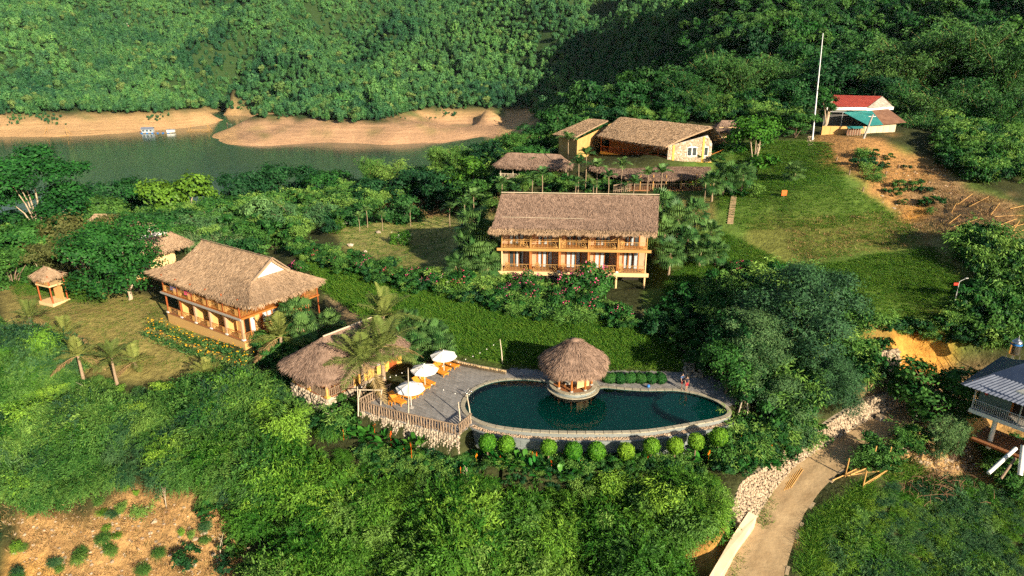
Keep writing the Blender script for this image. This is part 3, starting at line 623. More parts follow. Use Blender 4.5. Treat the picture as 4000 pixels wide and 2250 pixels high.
# ------------------------------------------------------------------ pool, deck
def build_pool():
    t = thing('swimming_pool', 'large dark green free-form swimming pool with raised slate-clad front wall', 'pool', (6, 56, 0))
    c0 = np.array([6, 56, 0.0]); W = POOL - c0[:2]
    fl = surf('pool_floor_tile', (0.11, 0.50, 0.37), (0.20, 0.66, 0.48), 2.2, .5, .1)
    pw = surf('pool_side_tile', (0.02, 0.07, 0.065), (0.05, 0.12, 0.105), 3, .5, .1)
    n = len(W); UP = 1 if np.sum(W[:, 0]*np.roll(W[:, 1], -1)-np.roll(W[:, 0], -1)*W[:, 1]) > 0 else -1
    mb = MB(); ring = offset_ring(POOL, .06)-c0[:2]
    V = np.concatenate([np.c_[W, np.full(n, -.62)], np.c_[W, np.full(n, .02)]])
    mb.add(V, np.array([[i, (i+1) % n, n+(i+1) % n, n+i] for i in range(n)])); mb.obj('basin_side', pw, t)
    MB().add(np.c_[W, np.full(n, -.62)], [list(range(n))[::UP]]).obj('basin_floor', fl, t)
    # water
    m, N, L, b = nodemat('pool_water')
    N.remove(b); gl = N.new('ShaderNodeBsdfGlossy'); gl.inputs['Roughness'].default_value = .03
    tr = N.new('ShaderNodeBsdfTransparent'); tr.inputs[0].default_value = (.30, .80, .64, 1)
    fr = N.new('ShaderNodeFresnel'); fr.inputs[0].default_value = 1.33
    mx = N.new('ShaderNodeMixShader'); L.new(fr.outputs[0], mx.inputs[0]); L.new(tr.outputs[0], mx.inputs[1]); L.new(gl.outputs[0], mx.inputs[2])
    L.new(mx.outputs[0], N['Material Output'].inputs['Surface'])
    tc = N.new('ShaderNodeTexCoord'); nz = N.new('ShaderNodeTexNoise'); nz.inputs['Scale'].default_value = 1.6; nz.inputs['Detail'].default_value = 3; L.new(tc.outputs['Object'], nz.inputs['Vector'])
    bp = N.new('ShaderNodeBump'); bp.inputs['Strength'].default_value = .10; bp.inputs['Distance'].default_value = .04
    L.new(nz.outputs['Fac'], bp.inputs['Height']); L.new(bp.outputs[0], gl.inputs['Normal']); L.new(bp.outputs[0], fr.inputs['Normal'])
    MB().add(np.c_[W, np.full(n, -.05)], [list(range(n))[::UP]]).obj('water_surface', m, t)
    # the shallow bay behind a curved sill
    arc_px = [(2594,1529),(2566,1545),(2548,1560),(2546,1577),(2560,1595),(2590,1615),(2640,1635),(2690,1650)]
    arc = np.array([tuple(P(x, y, -.1))[:2] for x, y in arc_px]) - c0[:2]; k = len(arc)
    s = np.linspace(0, k-1, 40); arc = np.stack([np.interp(s, np.arange(k), np.convolve(np.r_[2*arc[0, j]-arc[1, j], arc[:, j], 2*arc[-1, j]-arc[-2, j]], [.25, .5, .25], 'valid')) for j in range(2)], 1)
    tg = np.gradient(arc, axis=0); nr = np.stack([-tg[:, 1], tg[:, 0]], 1); nr /= np.linalg.norm(nr, axis=1)[:, None]
    i2 = arc+nr*.3
    mb = MB(); q = 40
    V = np.concatenate([np.c_[arc, np.full(q, -.6)], np.c_[arc, np.full(q, -.075)], np.c_[i2, np.full(q, -.075)], np.c_[i2, np.full(q, -.6)]])
    mb.add(V, np.array([[r*q+i, r*q+i+1, (r+1)*q+i+1, (r+1)*q+i] for r in range(3) for i in range(q-1)])); mb.obj('shallow_bay_sill', coping_m, t)
    right = [p for p in W if p[0] > arc[:, 0].max()-.3 or (p[0] > arc[:, 0].min()+1.2 and False)]
    ir = [i for i in range(n) if POOL[i][0]-c0[0] > arc[-1, 0]-.05 or (POOL[i][1] > 58 and POOL[i][0]-c0[0] > arc[0, 0]+.1)]
    pts = [tuple(W[i]) for i in ir]
    poly = [tuple(p) for p in (arc+nr*.15)][::-1]
    ang = lambda p: math.atan2(p[1]-(arc[:, 1].mean()), p[0]-(arc[:, 0].max()))
    pts.sort(key=lambda p: -ang(p))
    full = poly[::-1] + sorted(pts, key=lambda p: ang(p))
    MB().add([(x, y, -.24) for x, y in full], [list(range(len(full)))]).obj('shallow_bay_floor', surf('bay_floor_tile', (0.20, 0.62, 0.48), (0.28, 0.74, 0.58), 2.2, .5, .1), t)
    # coping stones round the rim
    o1 = offset_ring(POOL, .02)-c0[:2]; o2 = offset_ring(POOL, .42)-c0[:2]
    for i in range(0, n, 2):
        j = (i+2) % n; mid = (i+1) % n
        mb = MB(); g = .03
        V = [o1[i]*(1-g)+o1[j]*g, o1[mid], o1[j]*(1-g)+o1[i]*g, o2[j]*(1-g)+o2[i]*g, o2[mid], o2[i]*(1-g)+o2[j]*g]
        mb.prism(V if 1 else V, -.10, .045+.01*rnd.random()); mb.obj('coping_stone', coping_m, t)
    # front: overflow channel filled with pebbles, then slate panels down to the garden
    idx = [i for i in range(n) if POOL[i][1] < 55.6 and POOL[i][0] > -4.4]
    st = max(range(len(idx)), key=lambda k: (idx[k]-idx[k-1]) % n); idx = idx[st:]+idx[:st]
    e1 = offset_ring(POOL, .42)-c0[:2]; e2 = offset_ring(POOL, .95)-c0[:2]; e3 = offset_ring(POOL, 1.08)-c0[:2]
    A, B, C = e1[idx], e2[idx], e3[idx]; k = len(idx)
    mb = MB(); V = np.concatenate([np.c_[A, np.full(k, -.05)], np.c_[A, np.full(k, -.42)], np.c_[B, np.full(k, -.42)], np.c_[B, np.full(k, -.34)], np.c_[C, np.full(k, -.34)], np.c_[C, np.full(k, -2.9)]])
    mb.add(V, np.array([[r*k+i, r*k+i+1, (r+1)*k+i+1, (r+1)*k+i] for r in range(5) for i in range(k-1)])); mb.obj('retaining_wall', surf('slate_backing', (.16, .18, .18), (.24, .26, .26), 2, .7, .1), t)
    pb = MB(); V0, F0 = ico()
    for _ in range(1500):
        f = rnd.random()*(k-1.01); i = int(f); u = f-i; s_ = .12+.76*rnd.random()
        p = (A[i]*(1-u)+A[i+1]*u)*(1-s_)+(B[i]*(1-u)+B[i+1]*u)*s_; r = rnd.uniform(.05, .10)
        pb.add(V0*(.8+.4*rng.random((12, 1)))*r*np.array([1, 1, .7])+np.array([p[0], p[1], -.40+rnd.random()*.06]), F0, rnd.random())
    o = pb.obj('pebbles', pebble_m, t); o['kind'] = 'stuff'
    D = offset_ring(POOL, 1.10)-c0[:2]; D2 = offset_ring(POOL, 1.14)-c0[:2]
    rows = [(-.36, -.50), (-.515, -1.1), (-1.115, -1.7), (-1.715, -2.5)]
    for r, (z1, z0) in enumerate(rows):
        i = r % 2
        while i+3 < k:
            q = [idx[i], idx[i+1], idx[i+2], idx[i+3]] if (i+r) % 3 else [idx[i], idx[i+1], idx[i+2]]; g = .02
            a0 = D[q[0]]*(1-g)+D[q[1]]*g; a1 = D[q[-1]]*(1-g)+D[q[-2]]*g; b0 = D2[q[0]]*(1-g)+D2[q[1]]*g; b1 = D2[q[-1]]*(1-g)+D2[q[-2]]*g
            MB().prism([a0]+[D[c] for c in q[1:-1]]+[a1, b1]+[D2[c] for c in q[1:-1]][::-1]+[b0], z0, z1).obj('slate_panel', slate, t)
            i += len(q)-1
    return t
POOL_T = build_pool()

def build_deck():
    base = MB(); base.prism(DECK, -.12, -.05)
    # the paving bed is the ground itself; tiles are laid on it one by one
    me = surf('paving_joint', (.16, .15, .14), (.22, .21, .2), 3, .9, .1)
    an = math.radians(-38); c, s = math.cos(an), math.sin(an)
    tw, th = .62, .42; tiles = []
    P0 = np.array([-4, 62]); keep = offset_ring(POOL, .5)
    for i in range(-60, 80):
        for j in range(-60, 60):
            x = i*tw+(.5*tw if j % 2 else 0); y = j*th; X = P0[0]+x*c-y*s; Y = P0[1]+x*s+y*c
            tiles.append((X, Y))
    T = np.array(tiles); ok = inpoly(T[:, 0], T[:, 1], DECK)
    for dx, dy in ((.22, 0), (-.22, 0), (0, .2), (0, -.2)): ok &= ~inpoly(T[:, 0]+dx, T[:, 1]+dy, [tuple(p) for p in keep])
    T = T[ok]
    d = np.hypot(T[:, 0]+4, T[:, 1]-56); T = T[np.argsort(d)]
    bed = MB(); g = .4; gx, gy = np.meshgrid(np.arange(-26, 26, g), np.arange(50, 76, g)); gx = gx.ravel(); gy = gy.ravel()
    kr = [tuple(p) for p in offset_ring(POOL, .3)]; okb = inpoly(gx, gy, DECK) & ~inpoly(gx, gy, kr)
    for X, Y in zip(gx[okb], gy[okb]): bed.add([(X+4-g/2, Y-62-g/2, .07), (X+4+g/2, Y-62-g/2, .07), (X+4+g/2, Y-62+g/2, .07), (X+4-g/2, Y-62+g/2, .07)], [[0, 1, 2, 3]])
    t = bed.obj('pool_deck', me, None, (-4, 62, -.09)); tag(t, kind='structure')
    um = MB().box((0, 0, 0), (tw-.02, th-.02, .05)).mesh('paving_tile', paver)
    for X, Y in T[:300]:
        link('paving_tile', um, t, (X+4, Y-62, .075+rnd.uniform(-.006, .006)), an)
    mb = MB(); R = np.array([[c, -s, 0], [s, c, 0], [0, 0, 1]])
    for X, Y in T[300:]: mb.box((X+4, Y-62, .075+rnd.uniform(-.006, .006)), (tw-.02, th-.02, .05), R, rnd.random())
    o = mb.obj('paving_tiles_far', paver_j, t); o['kind'] = 'stuff'
build_deck()
# ================================================================== BUILDINGS
def local(t, p):                                           # world point -> a thing's own coordinates
    p = Vector(p)-t.location; a = -t.rotation_euler.z; c, s = math.cos(a), math.sin(a)
    return Vector((p.x*c-p.y*s, p.x*s+p.y*c, p.z))
def thatch(name, patches, mat, parent, dens=60, thick=.25, disp=.07, blade=(.5, .055), fringe=26, shag=.06):
    mb = MB()
    for f, nu, nv, closed in patches:
        u, v = np.meshgrid(np.linspace(0, 1, nu), np.linspace(0, 1, nv)); u = u.ravel(); v = v.ravel()
        def frame(u, v, e=.004):
            p = f(u, v); du = (f(np.clip(u+e, 0, 1), v)-f(np.clip(u-e, 0, 1), v)); dv = (f(u, np.clip(v+e, 0, 1))-f(u, np.clip(v-e, 0, 1)))
            n = np.cross(du, dv); l = np.linalg.norm(n, axis=1)[:, None]; n = n/(l+1e-9); n *= np.where(n[:, 2:3] < 0, -1, 1)
            dvn = dv/(np.linalg.norm(dv, axis=1)[:, None]+1e-9); return p, n, dvn
        p, n, dv = frame(u, np.clip(v, .01, .99)); p = f(u, v)
        s = disp*(fbm(p[:, 0]*1.1+p[:, 2]*.4+3, p[:, 1]*1.1+p[:, 2]+7, 3)-.45)*2
        if closed: s.reshape(nv, nu)[:, -1] = s.reshape(nv, nu)[:, 0]
        top = p+n*s[:, None]; bot = p-n*thick; k = nu*nv
        i = np.arange(k).reshape(nv, nu)
        F = np.stack([i[:-1, :-1].ravel(), i[:-1, 1:].ravel(), i[1:, 1:].ravel(), i[1:, :-1].ravel()], 1)
        E = [[i[-1, j], i[-1, j+1], k+i[-1, j+1], k+i[-1, j]] for j in range(nu-1)]
        if not closed:
            for c in (0, nu-1): E += [[i[j, c], i[j+1, c], k+i[j+1, c], k+i[j, c]] for j in range(nv-1)]
        mb.add(np.concatenate([top, bot]), np.concatenate([F, F[:, ::-1]+k, np.array(E)]), .42)
        g = p.reshape(nv, nu, 3); area = (np.linalg.norm(np.diff(g, axis=0), axis=2)[:, :-1]*np.linalg.norm(np.diff(g, axis=1), axis=2)[:-1]).sum()
        N = int(dens*1.5*area); w = np.linalg.norm(np.diff(g, axis=1), axis=2).sum(1); vs = np.linspace(0, 1, nv)
        vv = np.interp(rng.random(N), np.concatenate([[0], np.cumsum((w[1:]+w[:-1])/2)/((w[1:]+w[:-1])/2).sum()]), vs); uu = rng.random(N)
        p, n, dv = frame(uu, np.clip(vv, .005, .995)); sd = np.cross(n, dv)
        tn = np.clip(.5 + .9*(fbm(p[:, 0]*.9+p[:, 2], p[:, 1]*.9-p[:, 2]*.5, 3)-.45) + rng.normal(size=N)*.22, 0, 1)
        D = dv + sd*rng.normal(size=(N, 1))*.16 + n*(shag*rng.random((N, 1))+.02)
        mb.leaves(p+n*.03, D, blade[0]*(.6+.8*rng.random(N)), blade[1]*(.6+.8*rng.random(N)), tn, side=sd+n*rng.normal(size=(N, 1))*.4)
        if fringe:
            L = w[-1]; N = int(L*fringe*1.4); uu = rng.random(N); p, n, dv = frame(uu, np.full(N, .985)); sd = np.cross(n, dv)
            D = dv + np.array([0, 0, -1.0])*(.5+.8*rng.random((N, 1))) + sd*rng.normal(size=(N, 1))*.22
            ragged = .55+.9*vnoise(p[:, 0]*2.2+p[:, 1], p[:, 1]*2.2)
            mb.leaves(p-n*thick*rng.random((N, 1)), D, .45*ragged*(.6+.8*rng.random(N)), .09, np.clip(.45+rng.normal(size=N)*.25, 0, 1), side=sd)
    return mb.obj(name, mat, parent)
def quadpatch(r0, r1, e1, e0, sag=.0, nu=30, nv=12):
    r0, r1, e0, e1 = [np.array(tuple(q), float) for q in (r0, r1, e0, e1)]
    def f(u, v):
        u = u[:, None]; v = v[:, None]; p = (r0*(1-u)+r1*u)*(1-v)+(e0*(1-u)+e1*u)*v
        p = p.copy(); p[:, 2] -= sag*4*(v*(1-v))[:, 0]; return p
    return (f, nu, nv, False)
def ringpatch(ring, ze, ra, rb, zr, prof=1.0, bulge=0.0, nu=64, nv=12, zfun=None):
    """roof rising from an eave ring (closed, xy) to a ridge line; prof < 1 domed, > 1 hollow"""
    ring = np.array([tuple(q)[:2] for q in ring]); R2 = np.vstack([ring, ring[:1]]); s = np.linspace(0, 1, len(R2))
    ra = np.array(tuple(ra)[:2]); rb = np.array(tuple(rb)[:2]); ab = rb-ra; L2 = ab@ab+1e-9
    def f(u, v):
        E = np.stack([np.interp(u, s, R2[:, 0]), np.interp(u, s, R2[:, 1])], 1)
        t = np.clip(((E-ra)@ab)/L2, 0, 1)[:, None]; T = ra+ab*t
        xy = T*(1-v)[:, None]+E*v[:, None]; z = zr+(ze-zr)*v**prof
        if zfun is not None: z = z + zfun(E)*v
        return np.c_[xy, z]
    return (f, nu, nv, True)
def rounded(x0, x1, y0, y1, r, n=40):
    pts = []
    for cx, cy, a0 in ((x1-r, y1-r, 0), (x0+r, y1-r, 90), (x0+r, y0+r, 180), (x1-r, y0+r, 270)):
        for i in range(6): a = math.radians(a0+i*18); pts.append((cx+r*math.cos(a), cy+r*math.sin(a)))
    out = []
    p = np.array(pts+[pts[0]]); seg = np.linalg.norm(np.diff(p, axis=0), axis=1); s = np.r_[0, np.cumsum(seg)]; q = np.linspace(0, s[-1], n, endpoint=False)
    return list(zip(np.interp(q, s, p[:, 0]), np.interp(q, s, p[:, 1])))
def railing(parent, x0, x1, y, z, h, style, mat, matb, axis='x', name='railing'):
    """balcony rail from x0 to x1 (along local x, or y when axis is 'y'): rails are the part, each baluster a piece"""
    Q = (lambda a, b, c: (a, b, c)) if axis == 'x' else (lambda a, b, c: (b, a, c))
    mb = MB()
    for zz, w in ((z+h, .07), (z+.1, .05)) + (((z+h+.2, .05),) if style == 'tall' else ()):
        mb.tube([Q(x0, y, zz), Q(x1, y, zz)], w/2, 6)
    o = mb.obj(name, mat, parent)
    L = x1-x0
    if style == 'rays' or style == 'tall':
        for e, sg in ((x0+.06, 1), (x1-.06, -1)):
            for a in (0, 22, 45, 67):
                r = math.radians(a); l = min((h-.12)/max(math.sin(r), .01), .75*1.0/max(math.cos(r), .01)*.8, .8)
                bar('ray_slat', o, Q(e, y, z+.12), Q(e+sg*l*math.cos(r), y, z+.12+l*math.sin(r)), .045, matb)
        n = max(3, int((L-1.5)/.17))
        for i in range(n): x = x0+.78+(L-1.56)*i/(n-1); bar('baluster', o, Q(x, y, z+.1), Q(x, y, z+h), .02, matb, 5)
    elif style == 'mixed':
        for i in range(5): x = x0+.06+i*.13; bar('baluster', o, Q(x, y, z+.1), Q(x, y, z+h), .02, matb, 5)
        for i in range(5): x = x1-.06-i*.13; bar('baluster', o, Q(x, y, z+.1), Q(x, y, z+h), .02, matb, 5)
        for i in range(4): bar('cross_slat', o, Q(x0+.6, y, z+.22+i*.18), Q(x1-.6, y, z+.22+i*.18), .02, matb, 5)
    else:
        n = max(2, int(L/.16))
        for i in range(n+1): x = x0+L*i/n; bar('baluster', o, Q(x, y, z+.1), Q(x, y, z+h), .022, matb, 5)
    return o
def french_door(parent, x0, x1, y, z, h, curtains=3):
    """orange framed glazed door of three lights with pale curtains, facing -y"""
    mb = MB(); n = 3; w = (x1-x0)/n
    for i in range(n+1): mb.bx(x0+i*w-.07, x0+i*w+.07, y-.06, y+.04, z, z+h)
    mb.bx(x0-.07, x1+.07, y-.062, y+.04, z+h, z+h+.14)
    d = mb.obj('door', wood, parent)
    for i in range(n):
        a = x0+i*w+.07; b = x0+(i+1)*w-.07
        box('glass_pane', d, ((a+b)/2, y+.03, z+h/2), (b-a, .02, h), glass)
        if rnd.random() < .16: continue
        cw = (b-a)*rnd.uniform(.45, 1.0); cs = a+.02+(b-a-cw)*rnd.choice((0, 1)); c = MB(); k = 9; xs = np.linspace(cs, cs+cw-.03, k)
        V = [(x, y-.005-.018*(j % 2), zz) for zz in (z+.05, z+h-.02) for j, x in enumerate(xs)]
        c.add(V, np.array([[j, j+1, k+j+1, k+j] for j in range(k-1)])); c.obj('curtain', curtain, d)
    return d
def chair(label, loc, rz, mat=bamboo_pole, group='veranda chairs'):
    t = thing('wooden_chair', label, 'chair', loc, rz, group)
    box('seat', t, (0, 0, .42), (.5, .48, .05), mat)
    for sx in (-1, 1):
        box('leg', t, (sx*.21, -.2, .21), (.05, .05, .42), mat); box('leg', t, (sx*.21, .2, .21), (.05, .05, .42), mat)
        box('back_post', t, (sx*.21, .23, .7), (.05, .05, .6), mat); box('armrest', t, (sx*.25, 0, .62), (.06, .5, .04), mat)
    for i in range(4): box('back_slat', t, (0, .235, .55+i*.14), (.44, .03, .07), mat)
    return t

# ------------------------------------------------------------------ long two-storey guesthouse in the middle
def build_mid():
    W = (MID_R-MID_L).length; an = math.atan2((MID_R-MID_L).y, (MID_R-MID_L).x)
    t = thing('guesthouse', 'long two-storey guesthouse with brown thatched roof and ten balconies above the flower hedge', 'building', MID_L, an)
    B = W/5; F2 = 3.05
    box('floor_slab', t, (W/2, 3.9, -.1), (W+.3, 7.9, .2), floor_tile)
    box('floor_beam', t, (W/2, -.1, -.22), (W+.7, .14, .5), cream)
    box('upper_floor', t, (W/2, 3.9, F2-.1), (W+.2, 7.9, .18), wood)
    box('upper_beam', t, (W/2, -.1, F2-.14), (W+1.0, .16, .34), bamboo_pole)
    wl = MB(); wl.bx(0, W, 1.75, 1.9, .0, F2-.2); wl.bx(0, W, 1.75, 1.9, F2, 6.0); wl.bx(0, W, 7.6, 7.75, 0, 6.0); wl.bx(0, .15, 1.9, 7.6, 0, 6.0); wl.bx(W-.15, W, 1.9, 7.6, 0, 6.0)
    wl.obj('wall', pink_wall, t)
    gm = MB(); gm.add([(0.02, -.6, 5.7), (.02, 8.2, 5.7), (.02, 3.8, 8.9), (.12, -.6, 5.7), (.12, 8.2, 5.7), (.12, 3.8, 8.9)], [[0, 2, 1], [3, 4, 5], [0, 3, 5, 2], [1, 2, 5, 4], [0, 1, 4, 3]]); gm.obj('gable', bamboo_pole, t)
    gm = MB(); gm.add([(W-.02, -.6, 5.7), (W-.02, 8.2, 5.7), (W-.02, 3.8, 8.9), (W-.12, -.6, 5.7), (W-.12, 8.2, 5.7), (W-.12, 3.8, 8.9)], [[0, 1, 2], [3, 5, 4], [0, 2, 5, 3], [1, 4, 5, 2], [0, 3, 4, 1]]); gm.obj('gable', bamboo_pole, t)
    for i in range(6):
        x = i*B + (.1 if i == 0 else -.1 if i == 5 else 0)
        bar('post', t, (x, .1, 0), (x, .1, F2-.2), .10, cream if i in (0, 5) else wood, 8)
        bar('post', t, (x+.02, .1, F2), (x+.02, .1, 5.75), .075, bamboo_pole, 8)
        if i not in (0, 5):
            bar('post', t, (x+.2, .12, 0), (x+.2, .12, F2-.2), .06, wood, 8); bar('post', t, (x+.2, .12, F2), (x+.2, .12, 5.6), .06, bamboo_pole, 8)
            box('post_foot', t, (x+.05, .02, .1), (.32, .3, .22), white_paint)
            box('partition', t, (x, 1.0, F2/2-.1), (.12, 1.45, F2-.22), pink_wall); box('partition', t, (x, 1.0, F2+1.4), (.12, 1.45, 2.75), pink_wall)
        bar('stilt', t, (x, .15, -2.6), (x, .15, -.2), .14, cream, 8); bar('stilt', t, (x, 6.5, -2.6), (x, 6.5, -.2), .14, cream, 8)
    for fl in (0, F2):
        for i in range(5):
            x0 = i*B+.28; x1 = (i+1)*B-.12
            railing(t, x0, x1, .06, fl, .92, 'tall' if fl and i < 4 else 'rays', bamboo_pole, bamboo_pole)
            dx = i*B+.95
            french_door(t, dx, dx+1.9, 1.72, fl, 2.25)
            box('wall_lamp', t, (dx+.95, 1.68, fl+2.6), (.3, .16, .1), pale_conc)
    for i in range(4): bar('eave_brace', t, ((i+1)*B-.9, .1, F2+1.1), ((i+1)*B, .1, F2+1.55), .04, bamboo_pole, 6)
    # undercroft
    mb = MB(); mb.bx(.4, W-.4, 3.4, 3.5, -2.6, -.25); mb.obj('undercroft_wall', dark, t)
    n = 26
    for k in range(n): x = 5.0+k*.1; bar('bamboo_strip', t, (x, .6, -2.4), (x, .6, -.3), .05, grey_log if k % 3 else pale_log, 5)
    for k in range(22): x = 8.0+k*.28; bar('bamboo_strip', t, (x, .8, -2.4), (x, .8, -.3), .14, pale_log if k % 2 else grey_log, 5)
    # roof
    r0, r1 = Vector((-.15, 3.8, 9.2)), Vector((W+1.6, 3.8, 9.15)); e0, e1 = Vector((-1.0, -1.25, 6.1)), Vector((W+.9, -1.25, 6.0))
    b0, b1 = Vector((-1.0, 8.9, 5.7)), Vector((W+.9, 8.9, 5.7))
    thatch('thatched_roof', [quadpatch(r0, r1, e1, e0, .12, 70, 22), quadpatch(r0, r1, b1, b0, .12, 40, 10)], straw, t, dens=75, disp=.12)
    l0, l1 = Vector((-1.05, -.95, 6.15)), Vector((W+.85, -.95, 6.05)); m0, m1 = Vector((-1.4, -1.55, 5.72)), Vector((W+.8, -1.5, 5.70))
    thatch('eave_fringe', [quadpatch(l0, l1, m1, m0, 0, 70, 4)], straw_pale, t, dens=90, thick=.12, disp=.1, fringe=60, shag=.25)
    bar('ridge_pole', t, r0+Vector((0, -.12, .16)), r1+Vector((0, -.12, .16)), .055, pale_log, 6)
    bar('ridge_pole', t, r0+Vector((.3, -3.6, -2.2)), r0+Vector((10.5, -3.75, -2.25)), .03, pale_log, 6)
    for i, fl, sx in [(0, 0, .8), (1, 0, 1.0), (2, 0, .5), (3, 0, .5), (4, 0, .5), (2, F2, .5), (4, F2, .5), (0, F2, 2.6)]:
        p = MID_L + _u*(i*B+sx) + _v*.85; nm = ['leftmost', 'second', 'middle', 'fourth', 'rightmost'][i]
        chair('bamboo armchair on the %s veranda, %s bay of the long guesthouse' % ('upper' if fl else 'lower', nm), (p.x, p.y, 4.4+fl), an+math.pi+rnd.uniform(-.5, .5))
    p = MID_L+_u*1.3+_v*.45
    a = thing('air_conditioner', 'white outdoor air conditioner unit beneath the left end of the long guesthouse', 'air conditioner', (p.x, p.y, 2.35), an)
    box('case', a, (0, 0, .75), (.95, .36, .7), white_paint); mb = MB(); mb.lathe([(.25, 0), (.25, .03), (.03, .03)], 16)
    o = mb.obj('fan_grille', concrete, a, (.1, -.2, .75)); o.rotation_euler = (math.pi/2, 0, 0)
    for sx in (-.4, .4): box('bracket', a, (sx, 0, .2), (.06, .3, .4), galv)
    return t
build_mid()

# ------------------------------------------------------------------ left two-storey guesthouse with golden thatch
def build_left():
    FL = P(654, 1221, 0); NC = P(954, 1334, 0); ax = (NC-FL); L = ax.length; an = math.atan2(ax.y, ax.x)
    t = thing('guesthouse', 'two-storey guesthouse with golden hipped thatch roof and white gable, left of the palms', 'building', FL, an)
    W = 9.3; F2 = 2.9
    box('plinth', t, (L/2, W/2, -.82), (L+.1, W, 1.6), ochre)
    box('floor_slab', t, (L/2, W/2, -.0), (L+.2, W+.1, .1), floor_tile)
    box('upper_floor', t, (L/2, W/2, F2-.12), (L+.5, W+.3, .2), wood); box('floor_edge', t, (L/2, -.25, F2-.15), (L+.6, .14, .22), concrete)
    wl = MB(); wl.bx(.1, L-1.3, 1.5, 1.65, 0.05, F2-.22); wl.bx(.1, L-1.3, 1.5, 1.65, F2, 5.2); wl.bx(L-1.45, L-1.3, 1.65, W, .05, F2-.22); wl.bx(L-1.45, L-1.3, 1.65, W, F2, 5.2)
    wl.bx(.1, .25, 1.65, W, 0.05, 5.2); wl.bx(.1, L-1.3, W-.15, W, .05, 5.2)
    wl.obj('wall', ochre, t)
    nb = 5; B = (L-.3)/nb
    for i in range(nb+1):
        x = .15+i*B
        if i < 2: bar('post', t, (x, .1, .05), (x, .1, F2-.2), .11, wood_red, 8)
        else: box('post', t, (x, .14, F2/2-.07), (.28, .28, F2-.25), pink_wall)
        box('post_foot', t, (x, .1, .12), (.36, .36, .16), white_paint)
        bar('post', t, (x, .0, F2), (x, .0, 5.1), .09, wood_red, 8)
        if 0 < i < nb: box('partition', t, (x, .85, F2/2-.05), (.14, 1.2, F2-.3), ochre); box('partition', t, (x, .85, F2+1.1), (.14, 1.2, 2.2), ochre)
    for i in range(nb):
        x0 = .15+i*B+.15; x1 = .15+(i+1)*B-.15
        railing(t, x0, x1, .05, .05, .85, 'mixed', wood, bamboo_pole); railing(t, x0, x1, -.08, F2, .9, 'mixed', wood, bamboo_pole)
        if i < nb: 
            box('doorway', t, (x0+1.9, 1.47, 1.1), (.95, .08, 2.1), dark); fr = MB(); 
            for s_ in (-.55, .55): fr.bx(x0+1.9+s_-.06, x0+1.9+s_+.06, 1.38, 1.48, .05, 2.25)
            fr.bx(x0+1.3, x0+2.5, 1.382, 1.48, 2.25, 2.38); fr.obj('door_frame', wood, t)
            french_door(t, x0+.6, x0+2.4, 1.46, F2, 1.9)
    # the end facing the palms: corner balcony, windows, stair and landing
    railing(t, .1, 1.5, L+.0, F2, .9, 'plain', wood, bamboo_pole, 'y'); railing(t, .1, 1.5, L, .05, .85, 'plain', wood, bamboo_pole, 'y')
    for fl in (0.05, F2):
        ar = MB()
        for yy in (1.75, 2.55): ar.bx(L-1.34, L-1.22, yy-.05, yy+.05, fl, fl+1.7)
        ang = np.linspace(0, math.pi, 9); ar.tube([(L-1.28, 2.15+.4*math.cos(a), fl+1.7+.4*math.sin(a)) for a in ang], .06, 6)
        ar.obj('arched_door_frame', wood, t); box('curtain', t, (L-1.27, 2.15, fl+.95), (.04, .7, 1.75), curtain)
        for yy in (3.6, 5.0):
            wf = MB(); 
            for q in (0, .65, 1.3): wf.bx(L-1.32, L-1.2, yy+q-.05, yy+q+.05, fl+.75, fl+1.95)
            wf.bx(L-1.32, L-1.198, yy, yy+1.3, fl+1.3, fl+1.38); wf.bx(L-1.32, L-1.196, yy-.05, yy+1.35, fl+1.95, fl+2.05); wf.bx(L-1.32, L-1.196, yy-.05, yy+1.35, fl+.68, fl+.76)
            w = wf.obj('window', wood, t)
            for q in (0, .65): box('window_pane', w, (L-1.27, yy+q+.325, fl+1.35), (.03, .56, 1.2), curtain)
    box('end_wall_panel', t, (L-1.24, 7.2, F2+1.05), (.08, 1.4, 1.9), pink_wall)
    for yy in (1.55, 3.3, 6.4, 8.2): bar('post', t, (L-1.1, yy, .05), (L-1.1, yy, 5.0), .09, wood_red, 8)
    box('landing', t, (L-.1, W-.2, F2-.16), (2.6, 2.2, .16), wood)
    for dx, dy in ((L+1.05, W-1.15), (L+1.05, W+.75), (L-.9, W+.75)): bar('post', t, (dx, dy, -1), (dx, dy, 4.9), .09, wood_red, 8)
    railing(t, W-1.15, W+.75, L+1.1, F2-.05, .9, 'plain', wood, bamboo_pole, 'y'); railing(t, L-.9, L+1.05, W+.8, F2-.05, .9, 'plain', wood, bamboo_pole)
    st = MB()
    for s_ in (0, .95): st.add([(L+.1+s_, W-1.2, F2-.1), (L+.1+s_, W-5.0, -.9), (L+.1+s_, W-5.0, -1.15), (L+.1+s_, W-1.2, F2-.4), (L+.18+s_, W-1.2, F2-.1), (L+.18+s_, W-5.0, -.9), (L+.18+s_, W-5.0, -1.15), (L+.18+s_, W-1.2, F2-.4)], [[0, 1, 2, 3], [4, 7, 6, 5], [0, 4, 5, 1], [3, 2, 6, 7], [0, 3, 7, 4], [1, 5, 6, 2]])
    st.obj('stair_stringer', wood, t)
    for i in range(15): f = (i+.5)/15; box('stair_tread', t, (L+.62, W-1.2-3.8*f, F2-.2-3.75*f), (.9, .26, .05), wood)
    for s_ in (.1, 1.1):
        bar('handrail', t, (L+s_, W-1.2, F2+.85), (L+s_, W-5.0, -.05), .06, wood)
        for i in range(9): f = i/8; bar('baluster', t, (L+s_, W-1.2-3.8*f, F2-.1-3.75*f), (L+s_, W-1.2-3.8*f, F2+.85-3.75*f), .025, bamboo_pole, 5)
